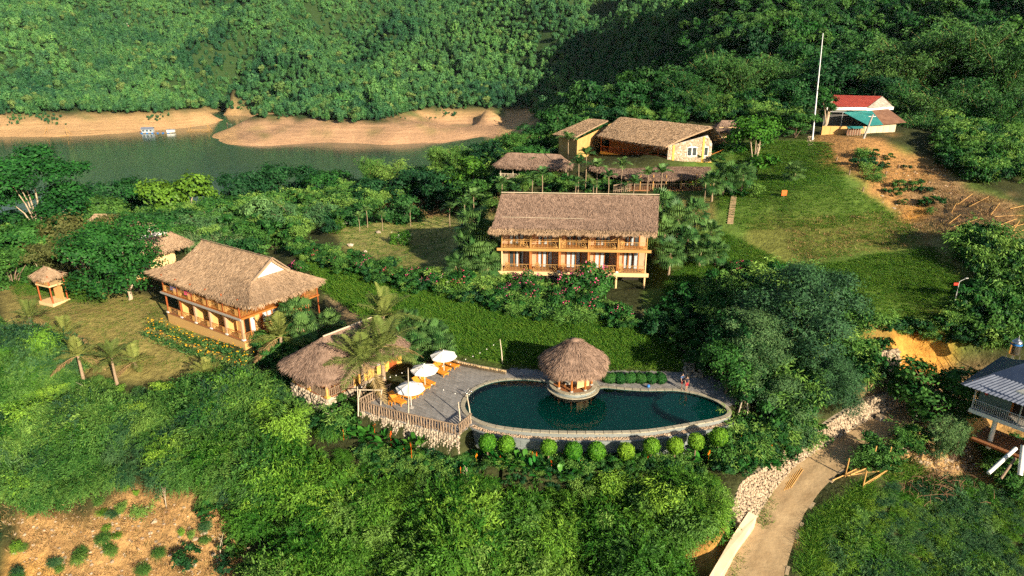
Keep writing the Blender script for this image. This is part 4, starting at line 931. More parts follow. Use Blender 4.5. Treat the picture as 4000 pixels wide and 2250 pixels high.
    # roof
    E00, E10, E11 = local(t, P(591, 1062, 4.75)), local(t, P(934, 1203, 4.75)), local(t, P(1283, 1104, 4.75)); R0, R1 = local(t, P(788, 938, 8.2)), local(t, P(1062, 1010, 8.2))
    xa, xb = E00.x, (E10.x+E11.x)/2; ya, yb = (E00.y+E10.y)/2, E11.y; yr = (R0.y+R1.y)/2; ze, zr = 4.75, 8.25; x0r, x1r = R0.x, R1.x; VM = .5
    def zp(v): return zr+(ze-zr)*(v**.85)
    def side(ye, flip):
        def f(u, v):
            wv = np.clip((v-VM)/(1-VM), 0, 1)**1.15
            a = x0r-.15*v/VM*(v < VM)-(.15)*(v >= VM); b = x1r+.0*v
            a = a+(xa-(x0r-.15))*wv; b = b+(xb-x1r)*wv
            x = a+(b-a)*u; y = yr+(ye-yr)*v; z = zp(v)+.30*wv*((np.abs(2*u-1))**6)
            return np.stack([x, y, z], 1)
        return (f, 60, 20, False)
    def end(xr, xe, sg):
        ym0 = yr+(ya-yr)*VM; ym1 = yr+(yb-yr)*VM; zm = zp(np.array([VM]))[0]
        def f(u, v):
            vv = VM+(1-VM)*v; x = (xr-sg*.25)+(xe-xr+sg*.25)*v**1.15; y = (ym0+(ya-ym0)*v)+((ym1+(yb-ym1)*v)-(ym0+(ya-ym0)*v))*u
            z = zp(vv)+.30*v**1.15*(np.abs(2*u-1))**6+.25*(1-v)*0; return np.stack([x, y, z], 1)
        return (f, 30, 12, False)
    thatch('thatched_roof', [side(ya, 0), side(yb, 1), end(x1r, xb, 1), end(x0r, xa, -1)], straw_pale, t, dens=75, disp=.10)
    zm = float(zp(np.array([VM]))[0]); ym0 = yr+(ya-yr)*VM; ym1 = yr+(yb-yr)*VM
    for xx in (x1r-.35, x0r+.35):
        gb = MB(); gb.add([(xx, ym0+.2, zm), (xx, ym1-.2, zm), (xx, yr, zr-.15)], [[0, 1, 2]]); gb.add([(xx-.08, ym0+.2, zm), (xx-.08, ym1-.2, zm), (xx-.08, yr, zr-.15)], [[0, 2, 1]]); gb.obj('gable_board', white_wall, t)
    for yy in (ym0, ym1): bar('barge_board', t, (x1r+.08, yr, zr+.1), (x1r+.12, yy, zm+.06), .13, grey_log)
    bar('ridge_pole', t, (x0r, yr-.1, zr+.13), (x1r, yr-.1, zr+.13), .05, grey_log, 6)
    for i, (nm, m, x) in enumerate((('blue', blue_cloth, 1.6), ('bright pink', pink_cloth, 4.6))):
        p = t.matrix_basis @ Vector((x, -.12, F2+.92)); k = 12
        mb = MB(); xs = np.linspace(0, 1.35, k); V = [(a, -.03-.02*math.sin(j*1.9), zz) for zz in (0.02, -.42) for j, a in enumerate(xs)] + [(a, .06, zz) for zz in (.02, -.3) for j, a in enumerate(xs)]
        mb.add(V, np.array([[j, j+1, k+j+1, k+j] for j in range(k-1)] + [[2*k+j, 3*k+j, 3*k+j+1, 2*k+j+1] for j in range(k-1)] + [[j, 2*k+j, 2*k+j+1, j+1] for j in range(k-1)]))
        o = mb.obj('towel', m, None, (FL.x+math.cos(an)*x+.1, FL.y+math.sin(an)*x-.1, F2+.94), an); tag(o, nm+' towel hung over the upper balcony rail of the golden guesthouse', 'towel')
    for i in range(3):
        p = FL+Vector((math.cos(an)*(L-1.15)-math.sin(an)*(6.9+i*.3), math.sin(an)*(L-1.15)+math.cos(an)*(6.9+i*.3), F2))
        mb = MB(); mb.lathe([(.08, 0), (.09, .05), (.09, .45), (.03, .52), (.03, .6)], 10); o = mb.obj('fire_extinguisher', red_paint, None, p, smooth=True)
        tag(o, 'red fire extinguisher by the stair landing, %s of three in a row' % ['first', 'second', 'third'][i], 'extinguisher', 'extinguishers by the landing')
    return t
build_left()

# ------------------------------------------------------------------ round thatched hut in the pool
HUT = Vector((6.03, 60.9, 0))
def build_hut():
    t = thing('pool_hut', 'round open hut with shaggy conical thatch on a stone island in the pool', 'hut', HUT)
    mb = MB(); mb.lathe([(2.42, -1.3), (2.42, -.02), (2.30, .0), (2.30, .28)], 40); mb.obj('island_wall', slate, t)
    for i in range(28):
        a0, a1 = 2*math.pi*(i+.03)/28, 2*math.pi*(i+.97)/28
        MB().prism([(2.36*math.cos(a0), 2.36*math.sin(a0)), (2.36*math.cos(a1), 2.36*math.sin(a1)), (1.95*math.cos(a1), 1.95*math.sin(a1)), (1.95*math.cos(a0), 1.95*math.sin(a0))], .26, .34).obj('coping_stone', coping_m, t)
    MB().lathe([(1.96, .30), (0.01, .31)], 36).obj('floor', floor_tile, t)
    MB().lathe([(2.40, .02), (2.62, .03), (2.62, -.06), (2.40, -.07)], 44).obj('rim_step', coping_m, t)
    for i in range(8):
        a = math.radians(-100+i*45); x, y = 1.8*math.cos(a), 1.8*math.sin(a)
        bar('post', t, (x, y, .3), (x, y, 3.2), .11, wood, 10); MB().lathe([(.17, 0), (.17, .1), (.12, .16)], 10, (x, y, .3)).obj('post_foot', concrete, t)
    a0 = math.radians(-84); a1 = math.radians(-40); p0 = Vector((1.85*math.cos(a0), 1.85*math.sin(a0), 0)); p1 = Vector((1.85*math.cos(a1), 1.85*math.sin(a1), 0))
    bl = None
    for k in range(16):
        z = .78+k*.115; bar('blind_slat', t, p0+Vector((0, 0, z)), p1+Vector((0, 0, z)), .095, bamboo_blind)
    prof = [(0, 5.1), (.55, 4.93), (1.3, 4.42), (2.2, 3.78), (2.9, 3.28), (3.24, 2.95), (3.32, 2.68)]
    r_ = np.array([p[0] for p in prof]); z_ = np.array([p[1] for p in prof]); s_ = np.linspace(0, 1, len(prof))
    def f(u, v):
        r = .965*np.interp(v, s_, r_)*(1+.03*np.sin(u*2*math.pi*5)); return np.stack([r*np.cos(u*2*math.pi), r*np.sin(u*2*math.pi), np.interp(v, s_, z_)+.08*np.sin(u*2*math.pi*3)*v], 1)
    thatch('thatched_roof', [(f, 72, 18, True)], straw, t, dens=110, disp=.12, thick=.18, fringe=60, blade=(.6, .055))
    MB().lathe([(.5, 4.96), (.35, 5.12), (0.02, 5.20)], 12).obj('roof_cap', straw, t, smooth=True)
    b = thing('massage_bed', 'grey cushioned massage bed with white pillow inside the pool hut', 'bed', HUT+Vector((-.35, -.9, .31)), .1)
    box('mattress', b, (0, 0, .62), (1.1, .75, .14), concrete); box('pillow', b, (.25, .05, .74), (.4, .5, .1), white_paint)
    for sx in (-1, 1):
        for sy in (-1, 1): box('leg', b, (sx*.48, sy*.3, .28), (.07, .07, .55), wood)
bamboo_blind = surf('bamboo_blind', (0.50, 0.33, 0.15), (0.66, 0.46, 0.24), 6, .7, .2, (1, 1, 4), rand=.12)
build_hut()

# ------------------------------------------------------------------ yellow bungalow with porch by the deck
def build_bungalow():
    a = math.atan2(.78, .62)-math.pi/2; O = Vector((-19.4, 60.4, 0))       # local y runs along the ridge, away from the camera
    t = thing('bungalow', 'yellow bungalow with shaggy thatch roof and log-railed porch behind the coconut palms', 'building', O, a)
    w, l = 2.75, 9.2
    base = MB(); base.prism(rounded(-w, w, -.6, l, .5), -2.2, .0); base.obj('foundation', mortar, t)
    V0, F0 = ico(); rk = rocks(stone)
    n = 0
    for side in range(3):
        pts = {0: [(-w+i*.4, -.6) for i in range(15)], 1: [(w, -.6+i*.42) for i in range(14)], 2: [(-w, -.6+i*.42) for i in range(8)]}[side]
        for x, y in pts:
            for r in range(5):
                if n < 300:
                    o = link('foundation_stone', rk[n % 6], t, (x+rnd.uniform(-.06, .06), y+rnd.uniform(-.06, .06), -.15-r*.36), None, (.55, .5, .42)); o.rotation_euler = (rnd.random(), rnd.random(), rnd.random()*3); n += 1
    box('porch_floor', t, (0, 1.4, .02), (2*w+.1, 4.1, .1), floor_tile)
    wl = MB(); wl.bx(-w+.1, w-.1, 3.4, 3.55, 0, 2.9); wl.bx(w-.25, w-.1, 3.55, l-.2, 0, 2.9); wl.bx(-w+.1, -w+.25, 3.55, l-.2, 0, 2.9); wl.bx(-w+.1, w-.1, l-.2, l-.05, 0, 2.9)
    wl.obj('wall', yellow, t)
    for y in (3.45, 5.2, 7.0, 8.7): box('pilaster', t, (w-.06, y, 1.45), (.14, .3, 2.9), yellow)
    box('window', t, (w-.09, 6.1, 1.5), (.06, 1.1, 1.1), wood); box('window_glass', t, (w-.05, 6.1, 1.5), (.03, .9, .9), curtain)
    d = box('door', t, (w-.08, 7.9, 1.05), (.08, 1.0, 2.1), wood_red)
    box('door', t, (-.4, 3.37, 1.0), (1.0, .06, 2.0), wood_red); box('window', t, (1.3, 3.37, 1.3), (.9, .06, .9), curtain)
    for x, y in ((-w+.15, -.4), (w-.15, -.4), (0, -.45), (-w+.15, 3.0), (w-.15, 2.9)):
        bar('post', t, (x, y, .0), (x, y, 2.9), .15, bamboo_pole, 8); box('post_foot', t, (x, y, .12), (.42, .42, .24), yellow)
    def log_rail(x0, y0, x1, y1):
        bar('rail', t, (x0, y0, .85), (x1, y1, .85), .05, grey_log, 6); bar('rail', t, (x0, y0, .12), (x1, y1, .12), .045, grey_log, 6)
        k = int(math.hypot(x1-x0, y1-y0)/.21)
        for i in range(1, k): f = i/k; bar('log', t, (x0+(x1-x0)*f, y0+(y1-y0)*f, .08), (x0+(x1-x0)*f+rnd.uniform(-.03, .03), y0+(y1-y0)*f, .88), .05, grey_log, 6)
    log_rail(-w+.15, -.5, w-.15, -.5); log_rail(w-.1, -.4, w-.1, 2.9); log_rail(-w+.1, -.4, -w+.1, 3.0)
    ring = rounded(-w-1.25, w+1.25, -1.9, l+1.0, 2.2, 60)
    thatch('thatched_roof', [ringpatch(ring, 2.35, (0, 1.6), (0, l-1.5), 5.0, .95, nu=110, nv=18)], straw, t, dens=75, disp=.12, fringe=40)
    bar('ridge_pole', t, (0, 1.6, 5.05), (0, l-1.5, 5.05), .09, pale_log, 6)
    for nm, x, y in (('left', -1.2, .9), ('right', .9, 1.1)):
        p = t.matrix_basis @ Vector((x, y, 0.07))
        q = thing('table', 'low bamboo table on the bungalow porch, %s one' % nm, 'table', (O.x+math.cos(a)*x-math.sin(a)*y, O.y+math.sin(a)*x+math.cos(a)*y, .07), a, 'porch tables')
        box('table_top', q, (0, 0, .68), (1.1, .7, .06), bamboo_pole)
        for sx in (-1, 1):
            for sy in (-1, 1): box('leg', q, (sx*.48, sy*.28, .33), (.07, .07, .64), bamboo_pole)
build_bungalow()

# ------------------------------------------------------------------ restaurant on the hill and the pavilions below it
def build_restaurant():
    B0 = P(2606, 637, 13.0); B1 = P(2775, 633, 13.0); t = thing('restaurant', 'hilltop restaurant with big thatched roof, stone gable and orange veranda rail', 'building', B0)
    q = lambda p: np.array(tuple(Vector(p)-B0)); zb = 0.0
    E0 = q(PD(2600, 572, 110.6)); E1 = q(P(2338, 528, 15.9)); R0 = q(P(2790, 494, 18.1)); R1 = q(P(2424, 457, 18.3))
    back0 = q(PD(2852, 574, 117.5)); back1 = R1+np.array([4.5, 4.5, -2.6])
    g = np.array(tuple(B1-B0)); gl = np.linalg.norm(g); ga = math.atan2(g[1], g[0]); gx = g/gl
    # gable wall
    pk = .88*gl; hz = [(0, 0), (gl, 0), (gl, 3.0), (pk, 4.35), (0, 2.75)]
    mb = MB(); nv_ = np.array([-gx[1], gx[0], 0])
    V = [gx*a+np.array([0, 0, b]) for a, b in hz]; V2 = [v+nv_*.3 for v in V]
    mb.add(V+V2, [[0, 1, 2, 3, 4], [9, 8, 7, 6, 5]]+[[i, 5+i, 5+(i+1) % 5, (i+1) % 5] for i in range(5)]); gw = mb.obj('gable_wall', gable_stone, t)
    V0, F0 = ico(); n = 0; st = []
    while n < 300:
        a = rnd.uniform(.15, gl-.1); z = rnd.uniform(.15, 4.2)
        if z > 2.75+(4.35-2.75)*a/pk-.1 or (a > pk and z > 3.0+(4.35-3)*(gl-a)/(gl-pk)-.1): continue
        if (3.0 < a < 5.1 and 1.0 < z < 2.6) or abs(a-.9) < .25 or abs(a-.8*gl) < .25 or (a > 6.0 and a < 6.9 and 1.1 < z < 2.6): continue
        p = gx*a-nv_*.02+np.array([0, 0, z]); o = link('stone', rocks(stone_w)[n % 6], t, tuple(p), None, (.42, .14, .34)); o.rotation_euler = (0, rnd.uniform(-.6, .6), ga); n += 1
    for a in (.9, .80*gl): 
        h = 2.85+(4.35-2.75)*a/pk-.15; box('yellow_pilaster', t, tuple(gx*a-nv_*.05+np.array([0, 0, h/2])), (.36, .16, h), yellow, (0, 0, ga))
    box('base_band', t, tuple(gx*gl/2-nv_*.06+np.array([0, 0, -.25])), (gl+.2, .3, .6), yellow, (0, 0, ga))
    for a, w in ((4.05, 1.65), (6.45, .75)):
        f = box('window_frame', t, tuple(gx*a-nv_*.05+np.array([0, 0, 1.8])), (w, .14, 1.5), white_paint, (0, 0, ga))
        k = 2 if w > 1 else 1
        for i in range(k): box('window_pane', t, tuple(gx*(a+(i-(k-1)/2)*w/2)-nv_*.13+np.array([0, 0, 1.8])), (w/k-.2, .05, 1.25), glass, (0, 0, ga))
    # veranda side, receding from the left corner of the gable
    far = q(P(2345, 590, 13.0)); ax = far/np.linalg.norm(far); L = np.linalg.norm(far); aa = math.atan2(ax[1], ax[0]); nn = np.array([-ax[1], ax[0], 0]); nn = nn if nn[0] > 0 else -nn
    pl = [np.zeros(3), far, far+nn*8, gx*gl]
    MB().slab([p+np.array([0, 0, -.02]) for p in pl], .55).obj('platform', yellow, t)
    wl = MB(); wi = [p+nn*2.4 for p in (np.zeros(3), far)]
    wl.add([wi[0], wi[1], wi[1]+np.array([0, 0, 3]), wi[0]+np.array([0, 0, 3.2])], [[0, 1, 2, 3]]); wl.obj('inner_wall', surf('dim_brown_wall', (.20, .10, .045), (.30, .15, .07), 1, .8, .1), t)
    MB().slab([p+np.array([0, 0, .02]) for p in (np.zeros(3), far, far+nn*2.4, nn*2.4)], .03).obj('veranda_floor', floor_tile, t)
    for i in range(8):
        f = i/7; p = far*f; bar('post', t, tuple(p+nn*.15), tuple(p+nn*.15+np.array([0, 0, 2.9])), .09, wood_red, 8)
    top = MB(); top.tube([(0, 0, .95)+nn*.1, far+nn*.1+np.array([0, 0, .95])], .045, 6); top.tube([(0, 0, .15)+nn*.1, far+nn*.1+np.array([0, 0, .15])], .04, 6); rl = top.obj('railing', wood_red, t)
    n = int(L/.24)
    for i in range(n): p = far*((i+.5)/n)+nn*.1; bar('baluster', rl, tuple(p+np.array([0, 0, .15])), tuple(p+np.array([0, 0, .95])), .05, wood_red)
    # roof
    def front(u, v):
        a = (R0*(1-u[:, None])+R1*u[:, None]); e = (E0*(1-u[:, None])+E1*u[:, None]); v1 = v[:, None]
        p = a*(1-v1)+e*v1; bow = np.sin(u*math.pi)*.9; p[:, 0] -= .35*bow*v; p[:, 1] -= .35*bow*v; p[:, 2] -= .25*4*(v*(1-v))*-.5; return p
    c_end = (E1+back1)/2+np.array([-2.0, 3.0, 0])
    def hip(u, v):
        th = u; e = (1-th)[:, None]**2*E1+2*(th*(1-th))[:, None]*(c_end+np.array([-1.5, 1.5, 0]))+th[:, None]**2*back1; return R1*(1-v[:, None])+e*v[:, None]
    def backp(u, v):
        a = (R1*(1-u[:, None])+R0*u[:, None]); e = (back1*(1-u[:, None])+back0*u[:, None]); return a*(1-v[:, None])+e*v[:, None]
    thatch('thatched_roof', [(front, 60, 20, False), (hip, 24, 14, False), (backp, 40, 12, False)], straw_pale, t, dens=45, disp=.16, blade=(.7, .09), fringe=22)
    for i in range(9):
        f = i/8; p = R0*(1-f)+back0*f; bar('rafter', t, tuple(p+np.array([-.3, -.1, -.33])), tuple(p+(R1-R0)/np.linalg.norm(R1-R0)*2.0+np.array([0, 0, -.33])), .05, bamboo_pole, 5)
    bar('eave_brace', t, tuple(gx*gl+np.array([0, 0, 1.2])), tuple(back0+np.array([-.5, 0, -.2])), .06, wood, 6)
    # left wing
    W0, W1, W2, W3 = q(P(2304, 463, 17.6)), q(P(2376, 470, 17.3)), q(PD(2245, 536, 117)), q(PD(2164, 523, 124))
    thatch('wing_roof', [quadpatch(W0, W1, W2, W3, -.05, 26, 14)], straw_pale, t, dens=45, disp=.1, blade=(.7, .09), fringe=14)
    a, b, c = W2+np.array([.5, .6, -.5]), W1+np.array([-.3, -.3, -1.0]), W3+np.array([.9, .3, -.5])
    mb = MB(); f = lambda p, z: np.array([p[0], p[1], z])
    ex = b+(b-a)*.5
    mb.add([f(a, -1), f(ex, -1), f(ex, b[2]+.3), b, a], [[0, 1, 2, 3, 4]]); mb.add([f(a, -1), a, c, f(c, -1)], [[0, 1, 2, 3]]); mb.obj('wing_wall', ochre, t)
    # tables seen through the rail
    for i in range(4):
        p = far*(.12+.2*i)+nn*1.2+np.array(tuple(B0)); nm = ['nearest the stone gable', 'second from the stone gable', 'third from the stone gable', 'farthest from the stone gable'][i]
        k = thing('dining_table', 'red wooden dining table on the restaurant veranda, '+nm, 'table', tuple(p), aa, 'restaurant tables')
        box('table_top', k, (0, 0, .72), (1.3, .8, .06), wood_red)
        for sx in (-1, 1):
            for sy in (-1, 1): box('leg', k, (sx*.55, sy*.3, .35), (.08, .08, .7), wood_red)
build_restaurant()

def build_pavilions():
    # left pavilion
    A = P(1950, 700, 10.6); Bp = P(2205, 705, 10.8); d = Bp-A; an = math.atan2(d.y, d.x); L = d.length
    t = thing('pavilion', 'open thatched pavilion with pale log rail, left below the restaurant', 'pavilion', A, an)
    box('floor', t, (L/2, 1.6, -.25), (L, 3.4, .5), ochre)
    for i in range(6):
        x = .2+(L-.4)*i/5
        bar('post', t, (x, .1, 0), (x, .1, 2.5), .09, pale_log, 7); bar('post', t, (x, 3.0, 0), (x, 3.0, 2.5), .09, pale_log, 7)
    bar('rail', t, (0, .05, .95), (L, .05, .95), .045, pale_log, 6); bar('rail', t, (0, .05, .2), (L, .05, .2), .04, pale_log, 6)
    n = int(L/.24)
    for i in range(n): x = (i+.5)*L/n; bar('log', t, (x, .05, .1), (x+rnd.uniform(-.04, .04), .05, .98), .045, pale_log, 6)
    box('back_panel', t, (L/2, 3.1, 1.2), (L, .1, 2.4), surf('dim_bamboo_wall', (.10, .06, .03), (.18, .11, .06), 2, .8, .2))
    box('bench', t, (L*.3, 1.8, .5), (L*.5, .5, .12), bamboo_pole)
    ring = rounded(-.9, L+.9, -1.1, 4.2, 1.1, 50)
    thatch('thatched_roof', [ringpatch(ring, 2.45, (1.0, 1.7), (L-1, 1.7), 4.1, .8, nu=80, nv=12)], straw, t, dens=60, disp=.12, fringe=30)
    # skirt pavilion under the restaurant platform
    pts_top = [P(2340, 618, 12.6), P(2470, 632, 12.7), P(2600, 645, 12.7), P(2775, 641, 12.7)]
    pts_eave = [PD(2300, 655, 112), PD(2440, 690, 109.3), PD(2600, 697, 108.8), PD(2780, 682, 110)]
    O = P(2440, 745, 9.6); t2 = thing('lean_to', 'curved thatched lean-to terrace with log rail, right below the restaurant', 'pavilion', O)
    T = np.array([tuple(p-O) for p in pts_top]); E = np.array([tuple(p-O) for p in pts_eave]); s = np.arange(4)/3
    def f(u, v):
        a = np.stack([np.interp(u, s, T[:, j]) for j in range(3)], 1); e = np.stack([np.interp(u, s, E[:, j]) for j in range(3)], 1); return a*(1-v[:, None])+e*v[:, None]
    thatch('thatched_roof', [(f, 60, 10, False)], straw, t2, dens=60, disp=.14, fringe=34)
    fr = [PD(2450, 742, 110), PD(2600, 742, 109.5), PD(2775, 738, 110.5)]; fr = [np.array(tuple(p-O)) for p in fr]
    fl = MB(); fl.slab([fr[0], fr[1], fr[2], fr[2]+np.array([.5, 3.4, 0]), fr[0]+np.array([.5, 3.4, 0])], .3); fl.obj('floor', floor_tile, t2)
    bw = MB(); bw.add([fr[0]+np.array([.5, 3.2, 0]), fr[2]+np.array([.5, 3.2, 0]), fr[2]+np.array([.5, 3.2, 2.3]), fr[0]+np.array([.5, 3.2, 2.3])], [[0, 1, 2, 3]]); bw.obj('back_wall', gable_stone, t2)
    for a, b in ((fr[0], fr[1]), (fr[1], fr[2])):
        k = 20
        bar('rail', t2, tuple(a+np.array([0, 0, .95])), tuple(b+np.array([0, 0, .95])), .045, grey_log, 6)
        for i in range(k): p = a+(b-a)*i/k; bar('log', t2, tuple(p), tuple(p+np.array([rnd.uniform(-.05, .05), 0, 1.0])), .045, grey_log, 6)
        for i in range(4): p = a+(b-a)*i/3; bar('post', t2, tuple(p+np.array([0, .1, 0])), tuple(p+np.array([0, .1, 2.4])), .09, bamboo_pole, 7)
    for i, nm in enumerate(('left', 'right')):
        p = O+Vector(fr[0])+(Vector(fr[2])-Vector(fr[0]))*(.3+.45*i)+Vector((0, 1.6, 0))
        k = thing('dining_table', 'red wooden table under the curved lean-to, %s one' % nm, 'table', p, 0, 'restaurant tables'); box('table_top', k, (0, 0, .72), (1.5, .8, .07), wood_red)
        for sx in (-1, 1):
            for sy in (-1, 1): box('leg', k, (sx*.6, sy*.3, .35), (.08, .08, .7), wood_red)
build_pavilions()

# ------------------------------------------------------------------ red-roofed farmhouse on the hill
def build_farmhouse():
    O = PD(3299, 528, 119); O.z -= .1; t = thing('farmhouse', 'old farmhouse with red sheet roof, white fascia and teal tarpaulin porch', 'building', O)
    q = lambda x, y, d: np.array(tuple(PD(x, y, d)-O))
    fl, fr, br, bl = q(3226, 416, 121), q(3387, 420, 121), q(3446, 376, 126), q(3250, 371, 126)
    mb = MB(); k = 60                                         # corrugated sheet
    u = np.linspace(0, 1, k); z = .05*(np.arange(k) % 2)
    V = np.concatenate([fl+(fr-fl)*u[:, None]+np.c_[0*z, 0*z, z], bl+(br-bl)*u[:, None]+np.c_[0*z, 0*z, z]])
    mb.add(V, np.array([[i, i+1, k+i+1, k+i] for i in range(k-1)])); mb.obj('red_roof', red_roof, t)
    mb = MB(); bk = [br, bl, bl+np.array([2, 5, -1.6]), br+np.array([4, 4, -1.6])]; mb.slab(bk, .06); mb.obj('back_roof', rust_roof, t)
    mb = MB(); ri = q(3490, 418, 124); mb.add([fr-np.array([0, 0, .05]), ri, br], [[0, 1, 2]]); mb.obj('gable_wall', surf('stained_shaded_wall', (.20, .17, .14), (.52, .47, .40), 1.6, .85, .2), t)  # stains, with shade painted into the darkened wall colour
    for a, b in ((fl, fr), (fr, ri)):
        d = b-a; box('fascia', t, tuple((a+b)/2-np.array([0, 0, .3])), (np.linalg.norm(d[:2]), .15, .5), white_paint, (0, 0, math.atan2(d[1], d[0])))
    # walls behind the porch
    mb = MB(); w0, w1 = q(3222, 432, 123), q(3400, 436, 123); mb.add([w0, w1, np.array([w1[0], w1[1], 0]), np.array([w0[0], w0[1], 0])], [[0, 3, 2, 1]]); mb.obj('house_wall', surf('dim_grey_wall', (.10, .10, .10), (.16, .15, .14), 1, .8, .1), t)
    # tarpaulin and rusty lean-to
    a, b, c, d = q(3293, 438, 121), q(3394, 491, 117.8), q(3450, 486, 118.2), q(3405, 431, 121.2)
    MB().slab([a, b, c, d], .05).obj('tarpaulin', teal_cloth, t)
    e = q(3540, 477, 119.5); g = q(3470, 425, 123.5)
    MB().slab([d, c, e, g], .06).obj('lean_to_roof', rust_roof, t)
    bar('porch_post', t, tuple(a), (a[0], a[1], 0), .06, galv, 6)
    x0, x1 = q(3212, 492, 118.6), q(3378, 494, 118.2); x2 = q(3500, 486, 119.8)
    for s_, e_, m, hh in ((x0, x1, ochre, 1.6), (x1, x2, pale_conc, 2.1)):
        dd = e_-s_; L = np.linalg.norm(dd[:2]); an = math.atan2(dd[1], dd[0]); n = 5
        for i in range(n): f = (i+.5)/n; p = s_+dd*f; zt = p[2]; box('wall_panel', t, (p[0], p[1], (zt-.8)/2), (L/n-.04, .16, zt+.8), m, (0, 0, an))
    bar('veranda_rail', t, tuple(q(3225, 436, 121.5)), tuple(q(3330, 438, 121.5)), .04, galv, 6)
    cg = thing('animal_cage', 'small wooden cage with teal sheet roof in front of the farmhouse', 'cage', PD(3335, 538, 117.4))
    box('roof', cg, (0, 0, 1.72), (2.7, .9, .07), teal_cloth, (.25, 0, 0))
    for i in range(7): bar('upright', cg, (-1.2+i*.4, -.3, 0), (-1.2+i*.4, -.3, 1.65), .05, pale_log)
    for x in (-1.2, 1.2): bar('leg', cg, (x, .3, 0), (x, .3, 1.8), .06, pale_log)
    box('back_board', cg, (0, .28, .95), (2.4, .05, 1.4), rust_roof); box('floor_board', cg, (0, 0, .3), (2.4, .6, .06), grey_log)
    # poles
    b0 = PD(3176, 527, 116.5); b0.z = zg(b0.x, b0.y)-.2; tp = PD(3215, 130, 116.5)
    o = MB().tube([tuple(b0-b0), tuple((tp-b0)*.5), tuple(tp-b0)], [.16, .12, .07], 8).obj('flagpole', galv, None, b0, smooth=True); tag(o, 'tall grey metal flagpole beside the farmhouse', 'pole')
    b1 = PD(3368, 562, 114); t1 = PD(3410, 448, 114); b1.z = zg(b1.x, b1.y)-.3
    pl = thing('utility_pole', 'leaning concrete utility pole with cables on the bare slope before the farmhouse', 'pole', b1)
    MB().tube([(0, 0, 0), tuple(t1-b1)], [.2, .14], 8).obj('shaft', concrete, pl, smooth=True); box('crossarm', pl, tuple((t1-b1)*.93), (1.2, .1, .1), galv)
    for i, (x, y) in enumerate(((3232, 390), (2880, 300))):
        p1 = PD(x, y, 150) if i else PD(x, y, 123); mid = (t1+p1)/2-Vector((0, 0, 1.2)); pts = [tuple((1-f)**2*(t1-b1)+2*f*(1-f)*(mid-b1)+f*f*(p1-b1)) for f in np.linspace(0, 1, 9)]
        MB().tube(pts, .015, 4).obj('cable', dark, pl)
build_farmhouse()

